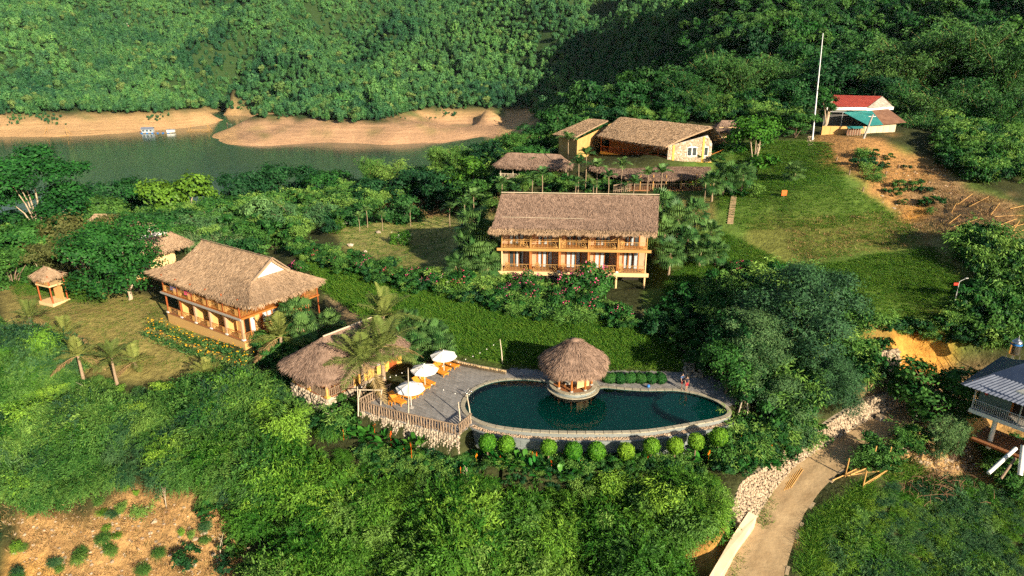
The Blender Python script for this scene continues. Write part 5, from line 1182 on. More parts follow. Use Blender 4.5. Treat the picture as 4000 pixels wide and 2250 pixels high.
# ------------------------------------------------------------------ stilt house at the right edge
def build_stilt_house():
    A = P(3795, 1592, .2); ax = Vector((.6, -.8, 0)); an = math.atan2(ax.y, ax.x)
    t = thing('stilt_house', 'stilt house with blue metal roof and balcony at the right edge', 'building', A, an)
    # local x along the balcony (towards the camera), local y away
    L = 11
    box('floor', t, (L/2, 3.5, -.12), (L, 7.4, .24), concrete); box('floor_beam', t, (L/2, -.22, -.18), (L+.2, .16, .36), white_paint)
    mb = MB(); mb.bx(0, 2.6, 1.2, 1.35, 0, 2.7); mb.bx(0, .15, 1.35, 7, 0, 2.7); mb.obj('wall', skirt_green, t)
    box('doorway', t, (5.5, 1.5, 1.3), (5.6, .1, 2.6), dark); box('door_frame', t, (2.68, 1.25, 1.25), (.12, .2, 2.5), wood); box('wall', t, (L-1.2, 1.28, 1.35), (2.4, .15, 2.7), skirt_green)
    for k in range(7): x = .5+k*1.5; box('transom_panel', t, (x, .9, 2.55), (1.4, .06, .5), surf('transom_%d' % k, (.16, .13, .09), (.24, .2, .14), 2, .8, .1) if k == 0 else bpy.data.materials['transom_0'])
    railing(t, 0, L, -.15, 0, .95, 'plain', galv, galv)
    for x in (2.0, 6.5, 10.5): bar('stilt', t, (x, .25, -3.4), (x, .25, -.2), .2, white_paint, 10); bar('stilt', t, (x, 5.5, -3), (x, 5.5, -.2), .2, white_paint, 10)
    for x in (.05, 3.7, 7.4): bar('post', t, (x, -.1, 0), (x, -.1, 2.7), .07, galv, 6)
    # corrugated awning
    k = 70; u = np.linspace(0, 1, k)
    a0, a1 = np.array([-.9, -1.1, 2.35]), np.array([L, -1.1, 2.35]); c0, c1 = np.array([.6, 1.3, 3.3]), np.array([L, 1.3, 3.3]); z = .05*(np.arange(k) % 2)
    mb = MB(); V = np.concatenate([a0+(a1-a0)*u[:, None]+np.c_[0*z, 0*z, z], c0+(c1-c0)*u[:, None]+np.c_[0*z, 0*z, z]]); mb.add(V, np.array([[i, i+1, k+i+1, k+i] for i in range(k-1)])); mb.obj('awning', corrug, t)
    mb = MB(); V = np.array([[-1.0, -1.0, 2.4], [.6, 1.3, 3.35], [.6, 6.2, 3.35], [-1.0, 8.4, 2.5]]); mb.slab([tuple(v) for v in V], .05); mb.obj('end_awning', blue_roof, t)
    mb = MB(); mb.slab([(.5, 1.25, 3.32), (L, 1.25, 3.32), (L, 3.7, 4.75), (2.6, 3.7, 4.75)], .06); mb.slab([(2.6, 3.72, 4.75), (L, 3.72, 4.75), (L, 6.2, 3.32), (.5, 6.2, 3.32)], .06); mb.slab([(.5, 1.25, 3.33), (2.6, 3.71, 4.76), (.5, 6.2, 3.33)], .06); mb.obj('main_roof', blue_roof, t)
    gb = MB(); gb.slab([(3.1, -.7, 3.3), (5.8, -.7, 3.3), (4.4, -.4, 4.4)], .1); gb.obj('roof_gablet', white_paint, t)
    # lower deck and props
    box('lower_deck', t, (4.0, 1.0, -2.7), (6.5, 3.5, .15), wood_red)
    for i in range(12): box('deck_plank', t, (1.0+i*.52, 1.0, -2.61), (.48, 3.5, .05), floor_tile)
    w = lambda x, y, d: tuple(local(t, PD(x, y, d)))
    bar('prop_pole', t, w(3968, 1751, 59), w(3861, 1848, 57.5), .16, white_paint, 10); bar('prop_pole', t, w(3998, 1740, 57.5), w(3984, 1856, 57.2), .2, white_paint, 10)
    bar('prop_pole', t, w(3966, 1790, 58), w(3910, 1870, 57.3), .1, grey_log, 7)
    lp = MB(); lp.lathe([(.02, .3), (.12, .22), (.16, .05), (.12, -.12), (.02, -.2)], 10); p = t.matrix_basis
    q = A+ax*1.0+Vector((.8, .6, 0))*-.5
    o = lp.obj('lantern', red_paint, None, (q.x, q.y, 2.3), smooth=True); tag(o, 'small red paper lantern hanging under the stilt house awning', 'lantern')
    # water tank on its stand
    b = PD(3955, 1400, 72.5); k = thing('water_tank', 'shiny steel water tank with blue band on a four-legged stand', 'tank', (b.x, b.y, zg(b.x, b.y)))
    zt = b.z+.45-zg(b.x, b.y)
    for sx in (-1, 1):
        for sy in (-1, 1): bar('leg', k, (sx*.5, sy*.5, 0), (sx*.4, sy*.4, zt), .05, galv)
    mb = MB(); mb.lathe([(.01, 0)]+[(.52+.02*(i % 2), .05+i*.12) for i in range(13)]+[(.45, 1.6), (.2, 1.75), (.18, 1.85), (.01, 1.86)], 20, (0, 0, zt)); mb.obj('barrel', metal, k, smooth=True)
    MB().lathe([(.55, 0), (.55, .2)], 20, (0, 0, zt+1.15)).obj('blue_band', blue_plastic, k, smooth=True); bar('vent_pipe', k, (.1, 0, zt+1.8), (.1, 0, zt+2.2), .03, galv, 6)
build_stilt_house()

# ------------------------------------------------------------------ houses half hidden behind the trees at the left
def build_left_back():
    O = PD(480, 1120, 100); O.z = -1.0; an = math.radians(-33)
    t = thing('guest_cottage', 'thatched cottage with white gable half hidden behind the round tree', 'building', O, an)
    box('plinth', t, (-1, 4, -.2), (6.4, 8, 1.2), ochre); mb = MB(); mb.bx(-4, 1.4, 1.5, 7.8, .4, 4.6); mb.obj('wall', cream, t)
    box('doorway', t, (1.43, 3.2, 1.5), (.06, 1.1, 2.0), dark); box('window', t, (-.6, 1.46, 1.6), (1.2, .06, 1.3), wood)
    railing(t, -4, 1.2, .3, .45, .85, 'mixed', wood, bamboo_pole)
    for x in (-4, -1.4, 1.3): bar('post', t, (x, .3, .4), (x, .3, 4.6), .1, wood_red, 8)
    zr, ze = 8.3, 4.6; yr = 4.2; xr = 2.6
    def mk(ye):
        def f(u, v): return np.stack([-4+(xr+4)*u+0*v, yr+(ye-yr)*v*.55, zr+(6.3-zr)*v], 1)
        return (f, 30, 10, False)
    ring = rounded(-5.4, 4.6, -1.4, 9.6, 1.4, 50)
    def skirt(u, v):
        R2 = np.array(ring+[ring[0]]); s = np.linspace(0, 1, len(R2)); E = np.stack([np.interp(u, s, R2[:, 0]), np.interp(u, s, R2[:, 1])], 1)
        I = np.stack([np.clip(E[:, 0], -4, xr-.2), yr+np.clip(E[:, 1]-yr, -3.05, 3.05)], 1); return np.c_[I*(1-v[:, None])+E*v[:, None], 6.3+(ze-6.3)*v]
    thatch('thatched_roof', [mk(-1.4), mk(9.8), (skirt, 70, 8, True)], straw_pale, t, dens=50, disp=.1)
    g = MB(); g.add([(xr-.3, yr-2.9, 6.2), (xr-.3, yr+2.9, 6.2), (xr-.3, yr, zr-.1)], [[0, 1, 2]]); g.obj('gable_board', white_wall, t)
    bar('gable_rail', t, (xr-.25, yr-1.7, 7.1), (xr-.25, yr+1.7, 7.1), .09, wood); bar('gable_rail', t, (xr-.25, yr, 6.2), (xr-.25, yr, 8.0), .08, wood)
    for y in (-2.95, 2.95): bar('barge_board', t, (xr+.05, yr, zr+.1), (xr+.05, yr+y, 6.3), .14, grey_log)
    O = G(215, 1180, -1.2); t = thing('timber_hut', 'small raised timber hut with ochre floor and ragged thatch at far left', 'hut', O, math.radians(-25))
    box('base', t, (0, 0, .1), (3.0, 2.4, .5), cream)
    for sx in (-1, 1):
        for sy in (-1, 1): bar('post', t, (sx*1.3, sy*1.0, .3), (sx*1.3, sy*1.0, 4.2), .1, wood_red, 8)
    box('upper_floor', t, (0, 0, 2.75), (2.9, 2.3, .2), cream); railing(t, -1.3, 1.3, -1.1, 2.85, .8, 'plain', wood, bamboo_pole)
    box('wall', t, (.3, .6, 1.5), (1.8, .1, 2.3), ochre)
    thatch('thatched_roof', [ringpatch(rounded(-2.1, 1.5, -1.5, 1.5, .7, 36), 4.0, (-.6, 0), (.4, 0), 5.1, .8, nu=50, nv=8)], straw_pale, t, dens=60)
    p = PD(390, 835, 122); O = Vector((p.x, p.y, zg(p.x, p.y))); h = p.z-O.z
    t = thing('tree_hut', 'thatched roof peak poking out between the tree crowns at the left', 'hut', O)
    for sx in (-1, 1):
        for sy in (-1, 1): bar('post', t, (sx*1.9, sy*1.9, 0), (sx*1.9, sy*1.9, h-1.2), .12, wood, 7)
    box('wall', t, (0, 0, (h-1.2)/2), (3.4, 3.4, h-1.3), bamboo_blind)
    thatch('thatched_roof', [ringpatch(rounded(-3.2, 3.2, -2.9, 2.9, 1.6, 40), h-2.0, (-1, 0), (1, 0), h, .8, nu=50, nv=10)], straw_pale, t, dens=50)
    p = PD(2845, 470, 124); O = Vector((p.x, p.y, zg(p.x, p.y))); h = p.z-O.z
    t = thing('back_hut', 'small thatched hut peeping out behind the restaurant, left of the bright tree', 'hut', O)
    box('wall', t, (0, 0, (h-1)/2), (4, 3.5, h-1), bamboo_blind); thatch('thatched_roof', [ringpatch(rounded(-3, 3, -2.4, 2.4, .8, 36), h-1.5, (-1.2, 0), (1.2, 0), h, .85, nu=50, nv=8)], straw, t, dens=50)
    for i in range(2): bar('post', t, (-2+4*i, -2, 0), (-2+4*i, -2, h-1.3), .1, wood, 6)
build_left_back()
# ================================================================== VEGETATION
def unitv(n): v = rng.normal(size=(n, 3)); return v/np.linalg.norm(v, axis=1)[:, None]
def limbs(mb, H, th, ends, r0=.22):
    bend = rng.normal(size=2)*.03*H
    base = np.array([0, 0, -.6]); fork = np.array([bend[0], bend[1], th])
    mb.tube([base, (base+fork)/2+np.array([.04*H*.3, 0, 0]), fork, fork+np.array([bend[0]*.5, bend[1]*.5, (H-th)*.55])], [r0*1.25, r0, r0*.8, r0*.3], 7)
    for e in ends:
        s = np.array([bend[0]*.9, bend[1]*.9, th*(.75+.25*rng.random())]); m = (s+e)/2+np.array([0, 0, .08*H]); mb.tube([s, m, e], [r0*.5, r0*.33, r0*.1], 5)
def broadleaf(H=10., R=4., th=1.5, nl=19, n=6600, L=.42, W=.26, droop=.2, flat=1.0, ls=(.24, .20)):
    """crown of lobes made of leaf clumps; returns (crown, trunk)"""
    c = MB(); t = MB()
    a = rng.random(nl)*2*math.pi; rr = R*.70*np.sqrt(rng.random(nl)); zz = th+(H-th)*(.14+.62*rng.random(nl))
    zz = np.where(rr < R*.3, th+(H-th)*(.55+.3*rng.random(nl)), zz)
    LC = np.stack([rr*np.cos(a), rr*np.sin(a), zz*flat], 1); LR = R*(ls[0]+ls[1]*rng.random(nl)); LC[:, 2] = np.minimum(LC[:, 2], H-LR*.8)
    nc = n//14; li = rng.integers(0, nl, nc); d = unitv(nc); d[:, 2] = np.abs(d[:, 2])*.9-.25*rng.random(nc); d /= np.linalg.norm(d, axis=1)[:, None]
    CC = LC[li]+d*(LR[li]*(.72+.36*rng.random(nc)))[:, None]*np.array([1, 1, .85])
    ins = np.zeros(nc, bool)
    for k in range(nl): ins |= (np.linalg.norm((CC-LC[k])/np.array([1, 1, .85]), axis=1) < LR[k]*.62)
    CC = CC[~ins]; d = d[~ins]; nc = len(CC); ct = rng.random(nc)
    k = 14; C = np.repeat(CC, k, 0)+rng.normal(size=(nc*k, 3))*.26*np.array([1, 1, .7])*(R/4); dd = np.repeat(d, k, 0)
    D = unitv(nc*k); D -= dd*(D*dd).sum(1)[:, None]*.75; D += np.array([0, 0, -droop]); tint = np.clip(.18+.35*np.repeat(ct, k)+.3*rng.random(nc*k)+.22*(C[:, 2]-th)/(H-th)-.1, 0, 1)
    S = np.cross(D, dd+unitv(nc*k)*.55)
    c.leaves(C, D, L*(.6+.7*rng.random(nc*k)), W*(.7+.6*rng.random(nc*k)), tint, side=S)
    limbs(t, H, th, LC[np.argsort(-LR)[:6]])
    return c, t
def bamboo_mesh(H=9., R=3.2, nc=15, sprays=26, k=11, L=.55, W=.10, lean=1.0, cul=True):
    c = MB(); t = MB(); Cs = []; Ds = []; Ts = []
    for i in range(nc):
        a = rng.random()*2*math.pi; b = rng.normal(size=2)*.35; ln = lean*R*(.25+.75*rng.random()); h = H*(.72+.3*rng.random()); out = np.array([math.cos(a), math.sin(a), 0])
        f = lambda s: np.array([b[0], b[1], -.3])+out*ln*s**2.2+np.array([0, 0, 1.0])*h*(s-.22*s**3.2)/.9
        if cul: t.tube([f(s) for s in (0, .3, .6, .85, 1)], [.05, .045, .035, .02, .01], 5, caps=False)
        s = .22+.78*rng.random(sprays)**.8; base = np.array([f(q) for q in s]); ct = rng.random()*.4
        sd = unitv(sprays); sd[:, 2] = sd[:, 2]*.35-.05; ctr = base+sd*(.30+.75*(1-.5*s))[:, None]*(R/3.2)
        Cs.append(np.repeat(ctr, k, 0)+rng.normal(size=(sprays*k, 3))*.22*np.array([1, 1, .6])); 
        Ds.append(np.repeat(sd, k, 0)*.7+unitv(sprays*k)*.45+np.array([0, 0, -.38])+out*.25)
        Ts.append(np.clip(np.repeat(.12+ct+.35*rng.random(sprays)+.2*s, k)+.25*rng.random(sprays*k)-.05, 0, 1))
    C = np.concatenate(Cs); D = np.concatenate(Ds); n = len(C)
    c.leaves(C, D, L*(.6+.7*rng.random(n)), W*(.7+.6*rng.random(n)), np.concatenate(Ts))
    return c, t
def conifer_like(H=14., R=5., n=620, k=12):
    """airy tree of upward swept feathery sprays"""
    c = MB(); t = MB()
    z = H*(.10+.9*rng.random(n)**.9); rad = R*np.clip(1.05-(z/H)**1.8, .06, 1)*np.sqrt(.25+.75*rng.random(n)); lob = rng.random(n)*2*math.pi
    rad *= .75+.4*vnoise(lob*2.2, z*.5)
    ctr = np.stack([rad*np.cos(lob), rad*np.sin(lob), z], 1); out = ctr*np.array([1, 1, 0]); out /= np.linalg.norm(out, axis=1)[:, None]+1e-6
    ct = rng.random(n)
    C = np.repeat(ctr, k, 0)+rng.normal(size=(n*k, 3))*np.array([.34, .34, .26]); D = np.repeat(out, k, 0)*.8+np.array([.25, 0, .38])+unitv(n*k)*.5
    tint = np.clip(np.repeat(.1+.45*ct, k)+.3*rng.random(n*k)+.15*np.repeat(rad/R, k), 0, 1)
    c.leaves(C, D, .75*(.5+.8*rng.random(n*k)), .12, tint)
    t.tube([(0, 0, -.6), (.2, 0, H*.3), (0, .1, H*.65), (.1, 0, H*.95)], [.4, .3, .18, .04], 7)
    for i in range(16):
        j = rng.integers(0, n); e = ctr[j]; s = np.array([0, 0, max(.5, e[2]*.75)]); t.tube([s, (s+e)/2, e], [.09, .06, .02], 4)
    return c, t
def frond(mb, base, az, el, L, droop, npair, ll, lw, hang=.5, mi=0, vee=.35, tint0=.4):
    s = np.linspace(0, 1, 9); d0 = np.array([math.cos(az)*math.cos(el), math.sin(az)*math.cos(el), math.sin(el)])
    pts = base+d0*L*s[:, None]+np.array([0, 0, -1.0])*droop*L*(s**2.2)[:, None]
    mb.tube(pts, np.linspace(.035, .008, 9), 4, .75, mi, caps=False)
    q = np.linspace(.14, .99, npair); p = np.stack([np.interp(q, s, pts[:, j]) for j in range(3)], 1); tg = np.gradient(p, axis=0); tg /= np.linalg.norm(tg, axis=1)[:, None]
    sd = np.cross(tg, np.array([0, 0, 1.0])); sd /= np.linalg.norm(sd, axis=1)[:, None]+1e-6; up = np.cross(sd, tg); prof = np.sin(np.clip(q*.94+.08, 0, 1)*math.pi)**.6
    for sg in (-1, 1):
        D = sg*sd*1.0+tg*.55+up*vee-np.array([0, 0, hang])*(.4+rng.random((npair, 1))); n = npair
        mb.leaves(p, D, ll*prof*(.85+.3*rng.random(n)), lw, np.clip(tint0+.3*rng.random(n), 0, 1), mi, side=tg+rng.normal(size=(n, 3))*.12)
def coconut(H=6.5, nf=17, L=3.3):
    c = MB(); t = MB(); b = rng.normal(size=2)*.35
    ps = [(0, 0, -.5), (b[0]*.3, b[1]*.3, H*.33), (b[0]*.3, b[1]*.3, H*.66), (0, 0, H)]; t.tube(ps, [.26, .19, .16, .14], 9)
    top = np.array([0, 0, 0.0])
    for i in range(nf):
        az = i*2.4+rng.normal()*.2; el = math.radians(78-88*(i/nf)+rng.normal()*6); dry = (i >= nf-2)
        frond(c, top, az, el, L*(.95+.3*rng.random()), .20+.30*(i/nf), 46, .80, .075, .25+.5*i/nf, 1 if dry else 0, .35, .25+.35*rng.random())
    return c, t
def arecap(H=3.6, nf=9, L=1.9):
    c = MB(); t = MB(); t.tube([(0, 0, -.4), (.05, 0, H*.6), (0, .04, H*.86)], [.09, .065, .055], 6); t.tube([(0, .04, H*.86), (0, .04, H)], [.07, .05], 6)
    for i in range(nf): frond(c, np.array([0, .04, 0.0]), i*2.4+rng.normal()*.25, math.radians(76-62*i/nf), L*(.8+.3*rng.random()), .38+.2*rng.random(), 22, .62, .11, .25, 0, .45, .3+.3*rng.random())
    return c, t
def fanpalm(H=3.6, nf=26, Lp=1.15, Lf=.95):
    c = MB(); t = MB(); t.tube([(0, 0, -.5), (.08, 0, H*.5), (0, .05, H)], [.17, .13, .12], 8)
    top = np.array([0, .05, 0.0])
    for i in range(nf):
        az = i*2.4+rng.normal()*.2; el = math.radians(80-125*(i/nf)+rng.normal()*8); d = np.array([math.cos(az)*math.cos(el), math.sin(az)*math.cos(el), math.sin(el)])
        e = top+d*Lp*(.8+.4*rng.random())-np.array([0, 0, .12*Lp]); c.tube([top, (top+e)/2+np.array([0, 0, .05]), e], [.025, .02, .015], 4, .7, caps=False)
        sd = np.cross(d, [0, 0, 1.0]); sd /= np.linalg.norm(sd)+1e-6; up = np.cross(sd, d); n = 17; a = np.linspace(-2.2, 2.2, n)
        dd = (d-np.array([0, 0, .35])); dd /= np.linalg.norm(dd)
        D1 = np.cos(a)[:, None]*dd+np.sin(a)[:, None]*sd; ln = Lf*(.75+.3*np.cos(a*.5))*(.9+.2*rng.random(n)); tt = .2+.5*rng.random()
        mid = e+D1*(ln*.58)[:, None]; side = np.cross(D1, up)
        c.leaves(np.repeat(e[None], n, 0), D1, ln*.95, .17, np.clip(tt+.2*rng.random(n), 0, 1), side=side)
        c.leaves(mid, D1*.5-np.array([0, 0, .8]), ln*.55, .09, np.clip(tt+.1+.2*rng.random(n), 0, 1), side=side)
    for i in range(5): az = rng.random()*6.3; c.leaves(np.repeat((top-np.array([0, 0, .15]))[None], 7, 0), np.array([math.cos(az)*.4, math.sin(az)*.4, -1.0])+rng.normal(size=(7, 3))*.18, 1.1, .09, .4+.3*rng.random(7), 1)
    return c, t
def paddle_plant(n=28, H=2.0, nf=1):
    c = MB(); f = MB()
    for i in range(n):
        az = rng.random()*6.3; el = math.radians(rng.uniform(38, 82)); b = rng.normal(size=2)*.3; L = H*(.7+.5*rng.random()); W = .36*(.8+.4*rng.random())
        d = np.array([math.cos(az)*math.cos(el), math.sin(az)*math.cos(el), math.sin(el)]); sd = np.cross(d, [0, 0, 1.0]); sd /= np.linalg.norm(sd); s = np.array([0, .38, .5, .68, .86, 1.0]); w = np.array([.02, .03, .8, 1.0, .7, .03])*W/2
        sp = np.array([b[0], b[1], 0])+d*L*s[:, None]-np.array([0, 0, 1.0])*.35*L*(s**2.6)[:, None]; V = np.concatenate([sp+sd*w[:, None], sp-np.array([0, 0, .02]), sp-sd*w[:, None]]); k = 6
        c.add(V, np.array([[j, j+1, k+j+1, k+j] for j in range(k-1)]+[[k+j, k+j+1, 2*k+j+1, 2*k+j] for j in range(k-1)]), .15+.7*rng.random())
    for i in range(nf):
        b = rng.normal(size=2)*.45; h = H*(.45+.3*rng.random()); z = np.linspace(h*.78, h, 6); f.tube([(b[0], b[1], 0), (b[0], b[1], h*.75)], [.02, .015], 4, .2, caps=False)
        C = np.stack([np.full(6, b[0]), np.full(6, b[1]), z], 1); a = np.arange(6)*math.pi+rng.random(); f.leaves(C, np.stack([np.cos(a)*.8, np.sin(a)*.8, np.full(6, .7)], 1), .2, .09, rng.random(6))
    return c, f
def ball_bush(R=.8, n=2600):
    c = MB(); d = unitv(n); rr = R*(.86+.16*vnoise(d[:, 0]*3+5, d[:, 1]*3+d[:, 2]*2+9)+.05*rng.random(n)); C = d*rr[:, None]*np.array([1, 1, .95]); D = unitv(n); D -= d*(D*d).sum(1)[:, None]*.6
    c.leaves(C, D, .15*(.6+.8*rng.random(n)), .10, np.clip(.15+.5*rng.random(n)+.3*(d[:, 2]*.5+.3), 0, 1), side=np.cross(D, d+unitv(n)*.4))
    V, F = ico(); c.add(V*R*.8, F, 0.0)
    return c
def flower_bush(R=1.2, n=2600, nf=80, H=1.7):
    c = MB(); f = MB(); nl = 7; LC = rng.normal(size=(nl, 3))*np.array([.42, .42, .25])*R+np.array([0, 0, H*.55]); LR = R*(.42+.25*rng.random(nl))
    li = rng.integers(0, nl, n); d = unitv(n); C = LC[li]+d*(LR[li]*(.75+.35*rng.random(n)))[:, None]; C[:, 2] = np.maximum(C[:, 2], .1); D = unitv(n); D -= d*(D*d).sum(1)[:, None]*.6
    c.leaves(C, D, .20*(.6+.8*rng.random(n)), .13, np.clip(.1+.5*rng.random(n)+.3*rng.random(nl)[li], 0, 1), side=np.cross(D, d+unitv(n)*.4))
    g = rng.integers(0, nl, 12); gd = unitv(12); gd[:, 1] -= .6; gd[:, 2] = np.abs(gd[:, 2]); gd /= np.linalg.norm(gd, axis=1)[:, None]; GC = LC[g]+gd*(LR[g]*1.06)[:, None]
    gi = rng.integers(0, 12, nf); C = GC[gi]+rng.normal(size=(nf, 3))*.13; f.leaves(C, gd[gi]+unitv(nf)*.7, .15, .13, rng.random(nf), side=unitv(nf))
    s = MB()
    for k in range(4): s.tube([(rng.normal()*.1, rng.normal()*.1, -.3), tuple(LC[k]*np.array([.5, .5, .5])), tuple(LC[k])], [.05, .035, .015], 5)
    return c, f, s
def grass_tuft(n=16, h=.5, sp=.16, w=.03, lean=.5):
    c = MB(); b = rng.normal(size=(n, 2))*sp; D = np.c_[rng.normal(size=(n, 2))*lean, np.ones(n)]; c.leaves(np.c_[b, np.full(n, -.03)], D, h*(.6+.7*rng.random(n)), w, rng.random(n)); return c
def far_tree(H=10., R=4.4, n=420, L=1.35, W=.9, bam=False):
    c = MB(); nl = 6; a = rng.random(nl)*6.3; rr = R*.5*np.sqrt(rng.random(nl)); LC = np.stack([rr*np.cos(a), rr*np.sin(a), H*(.35+.4*rng.random(nl))], 1); LR = R*(.42+.2*rng.random(nl)); li = rng.integers(0, nl, n); d = unitv(n); d[:, 2] = d[:, 2]*.8+.15
    if bam: LC[:, 2] = H*(.3+.5*rng.random(nl)); st = np.array([.62, .62, 1.5])
    else: st = np.array([1, 1, .85])
    C = LC[li]+d*(LR[li]*(.7+.35*rng.random(n)))[:, None]*st; D = unitv(n); D -= d*(D*d).sum(1)[:, None]*.75; D += np.array([0, 0, -.35 if bam else -.1])
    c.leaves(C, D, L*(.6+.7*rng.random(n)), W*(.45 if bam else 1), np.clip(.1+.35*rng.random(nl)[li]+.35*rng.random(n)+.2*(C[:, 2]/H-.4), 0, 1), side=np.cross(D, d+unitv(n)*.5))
    return c

def spray_bush(H=4., R=2.2, nl=9, ns=190, k=10, L=.42, W=.075, droop=.3, plume=.8):
    """billowing bush of outward fanning leaf sprays"""
    c = MB(); a = rng.random(nl)*6.283; rr = R*.6*np.sqrt(rng.random(nl)); LC = np.stack([rr*np.cos(a), rr*np.sin(a), H*(.30+.42*rng.random(nl))*(1-.35*(rr/R))], 1); LR = R*(.26+.24*rng.random(nl))
    li = rng.integers(0, nl, ns); d = unitv(ns); d[:, 2] = d[:, 2]*.7+.30; d /= np.linalg.norm(d, axis=1)[:, None]; ctr = LC[li]+d*(LR[li]*(.8+.35*rng.random(ns)))[:, None]*np.array([1, 1, H/(2.1*R)+.2]); lt = rng.random(nl)
    hd = unitv(ns)*.55+d*1.0+np.array([.2, -.1, -droop]); hd /= np.linalg.norm(hd, axis=1)[:, None]; st = np.tile(np.linspace(0, 1, k), ns); sl = np.repeat(plume*(.6+.7*rng.random(ns)), k)
    hr = np.repeat(hd, k, 0); dr = np.repeat(d, k, 0); lat = np.cross(hr, dr+unitv(ns*k)*.3); lat /= np.linalg.norm(lat, axis=1)[:, None]+1e-9; sg = np.where(np.tile(np.arange(k) % 2, ns) == 0, 1.0, -1.0)[:, None]
    C = np.repeat(ctr, k, 0)+hr*(st*sl)[:, None]-np.array([0, 0, 1.0])*(droop*.9*sl*st**2)[:, None]+rng.normal(size=(ns*k, 3))*.05; D = hr*.75+lat*sg*.6+unitv(ns*k)*.35+np.array([0, 0, -droop*.5])
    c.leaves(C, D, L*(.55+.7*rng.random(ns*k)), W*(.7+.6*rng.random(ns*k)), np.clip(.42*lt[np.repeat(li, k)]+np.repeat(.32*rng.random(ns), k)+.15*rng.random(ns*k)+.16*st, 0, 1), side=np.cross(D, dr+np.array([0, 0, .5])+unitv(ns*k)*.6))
    return c
# ------------------------------------------------------------------ prototypes (meshes shared by the copies)
LIB = {}
def lib(kind, variants): LIB[kind] = variants
def two(pair, leaf, trunk_m): c, t = pair; return [('crown', c.mesh('crown', leaf)), ('trunk', t.mesh('trunk', trunk_m, True))]
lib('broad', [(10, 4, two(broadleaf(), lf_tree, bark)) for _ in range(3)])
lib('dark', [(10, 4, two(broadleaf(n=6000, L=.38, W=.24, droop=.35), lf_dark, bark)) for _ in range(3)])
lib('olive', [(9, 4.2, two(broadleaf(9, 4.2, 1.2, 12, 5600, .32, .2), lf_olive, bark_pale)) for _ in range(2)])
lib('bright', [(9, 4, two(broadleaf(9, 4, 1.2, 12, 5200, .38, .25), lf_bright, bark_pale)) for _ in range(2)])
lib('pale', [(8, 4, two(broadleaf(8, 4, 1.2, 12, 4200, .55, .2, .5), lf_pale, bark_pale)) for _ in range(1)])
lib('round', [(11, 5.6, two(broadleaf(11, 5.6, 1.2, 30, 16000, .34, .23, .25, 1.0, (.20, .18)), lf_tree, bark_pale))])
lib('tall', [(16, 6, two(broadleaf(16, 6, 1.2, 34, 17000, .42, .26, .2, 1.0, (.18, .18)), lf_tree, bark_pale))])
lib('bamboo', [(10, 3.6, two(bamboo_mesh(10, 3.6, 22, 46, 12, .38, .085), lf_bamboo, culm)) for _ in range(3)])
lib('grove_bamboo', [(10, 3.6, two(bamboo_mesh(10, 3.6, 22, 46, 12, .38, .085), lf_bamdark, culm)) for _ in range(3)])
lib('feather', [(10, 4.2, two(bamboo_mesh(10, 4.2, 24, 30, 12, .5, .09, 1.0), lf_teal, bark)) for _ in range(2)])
lib('sweep', [(14, 5, two(conifer_like(14, 5, 900, 13), lf_teal, bark)) for _ in range(2)])
lib('massive', [(15, 6.8, two(broadleaf(15, 6.8, .6, 44, 36000, .40, .12, .25, 1.0, (.15, .17)), lf_teal, bark))])
lib('thin', [(8, 1.4, two(broadleaf(8, 1.5, 1.5, 9, 2600, .26, .16), lf_tree, bark_pale))])
def palm(pair, leaf): c, t = pair; return [('crown', c.mesh('crown', [leaf, lf_dry])), ('trunk', t.mesh('trunk', palm_bark, True))]
lib('coconut', [(6.5, 3.3, palm(coconut(), lf_coco)) for _ in range(3)])
lib('young_coconut', [(2.2, 2.6, palm(coconut(2.2, 12, 2.8), lf_coco)) for _ in range(2)])
lib('areca', [(3.6, 1.9, palm(arecap(), lf_palm)) for _ in range(3)])
lib('fan', [(3.6, 1.9, palm(fanpalm(), lf_palm)) for _ in range(3)])
def plant(kind, name, label, cat, x, y, H=None, R=None, group=None, rot=None, z=None):
    v = LIB[kind][rnd.randrange(len(LIB[kind]))]; h0, r0, parts = v
    t = thing(name, label, cat, (x, y, zg(x, y) if z is None else z), rnd.random()*6.28 if rot is None else rot, group)
    sz = (H/h0) if H else 1.0; sr = (R/r0) if R else sz
    if kind in ('coconut', 'young_coconut', 'areca', 'fan'):
        ht = max(.5, H-R*{'areca': .5, 'fan': .45}.get(kind, .25)); link('crown', parts[0][1], t, (0, 0, ht), None, (R/r0,)*3); link('trunk', parts[1][1], t, None, None, (max(.75, min(1.1, R/r0)),)*2+(ht/h0,)); return t
    for nm, me in parts:
        o = link(nm, me, t); s2 = sr
        o.scale = (sr, sr, sz) if nm in ('crown', 'flowers') else (max(min(sr, sz*1.3), sz*.7), max(min(sr, sz*1.3), sz*.7), sz)
        if nm == 'trunk': o.scale = (sr, sr, sz)
    return t
ORD = ['first', 'second', 'third', 'fourth', 'fifth', 'sixth', 'seventh', 'eighth', 'ninth', 'tenth', 'eleventh', 'twelfth', 'thirteenth', 'fourteenth', 'fifteenth', 'sixteenth', 'seventeenth', 'eighteenth', 'nineteenth', 'twentieth', 'twenty-first', 'twenty-second', 'twenty-third', 'twenty-fourth', 'twenty-fifth', 'twenty-sixth', 'twenty-seventh', 'twenty-eighth']
DESC = {'broad': 'leafy green tree', 'dark': 'dense dark green tree', 'olive': 'olive green tree', 'bright': 'bright yellow-green tree', 'pale': 'pale silvery-green tree', 'bamboo': 'arching bamboo clump', 'feather': 'feathery grey-green tree', 'tall': 'tall layered tree', 'sweep': 'feathery swept tree'}
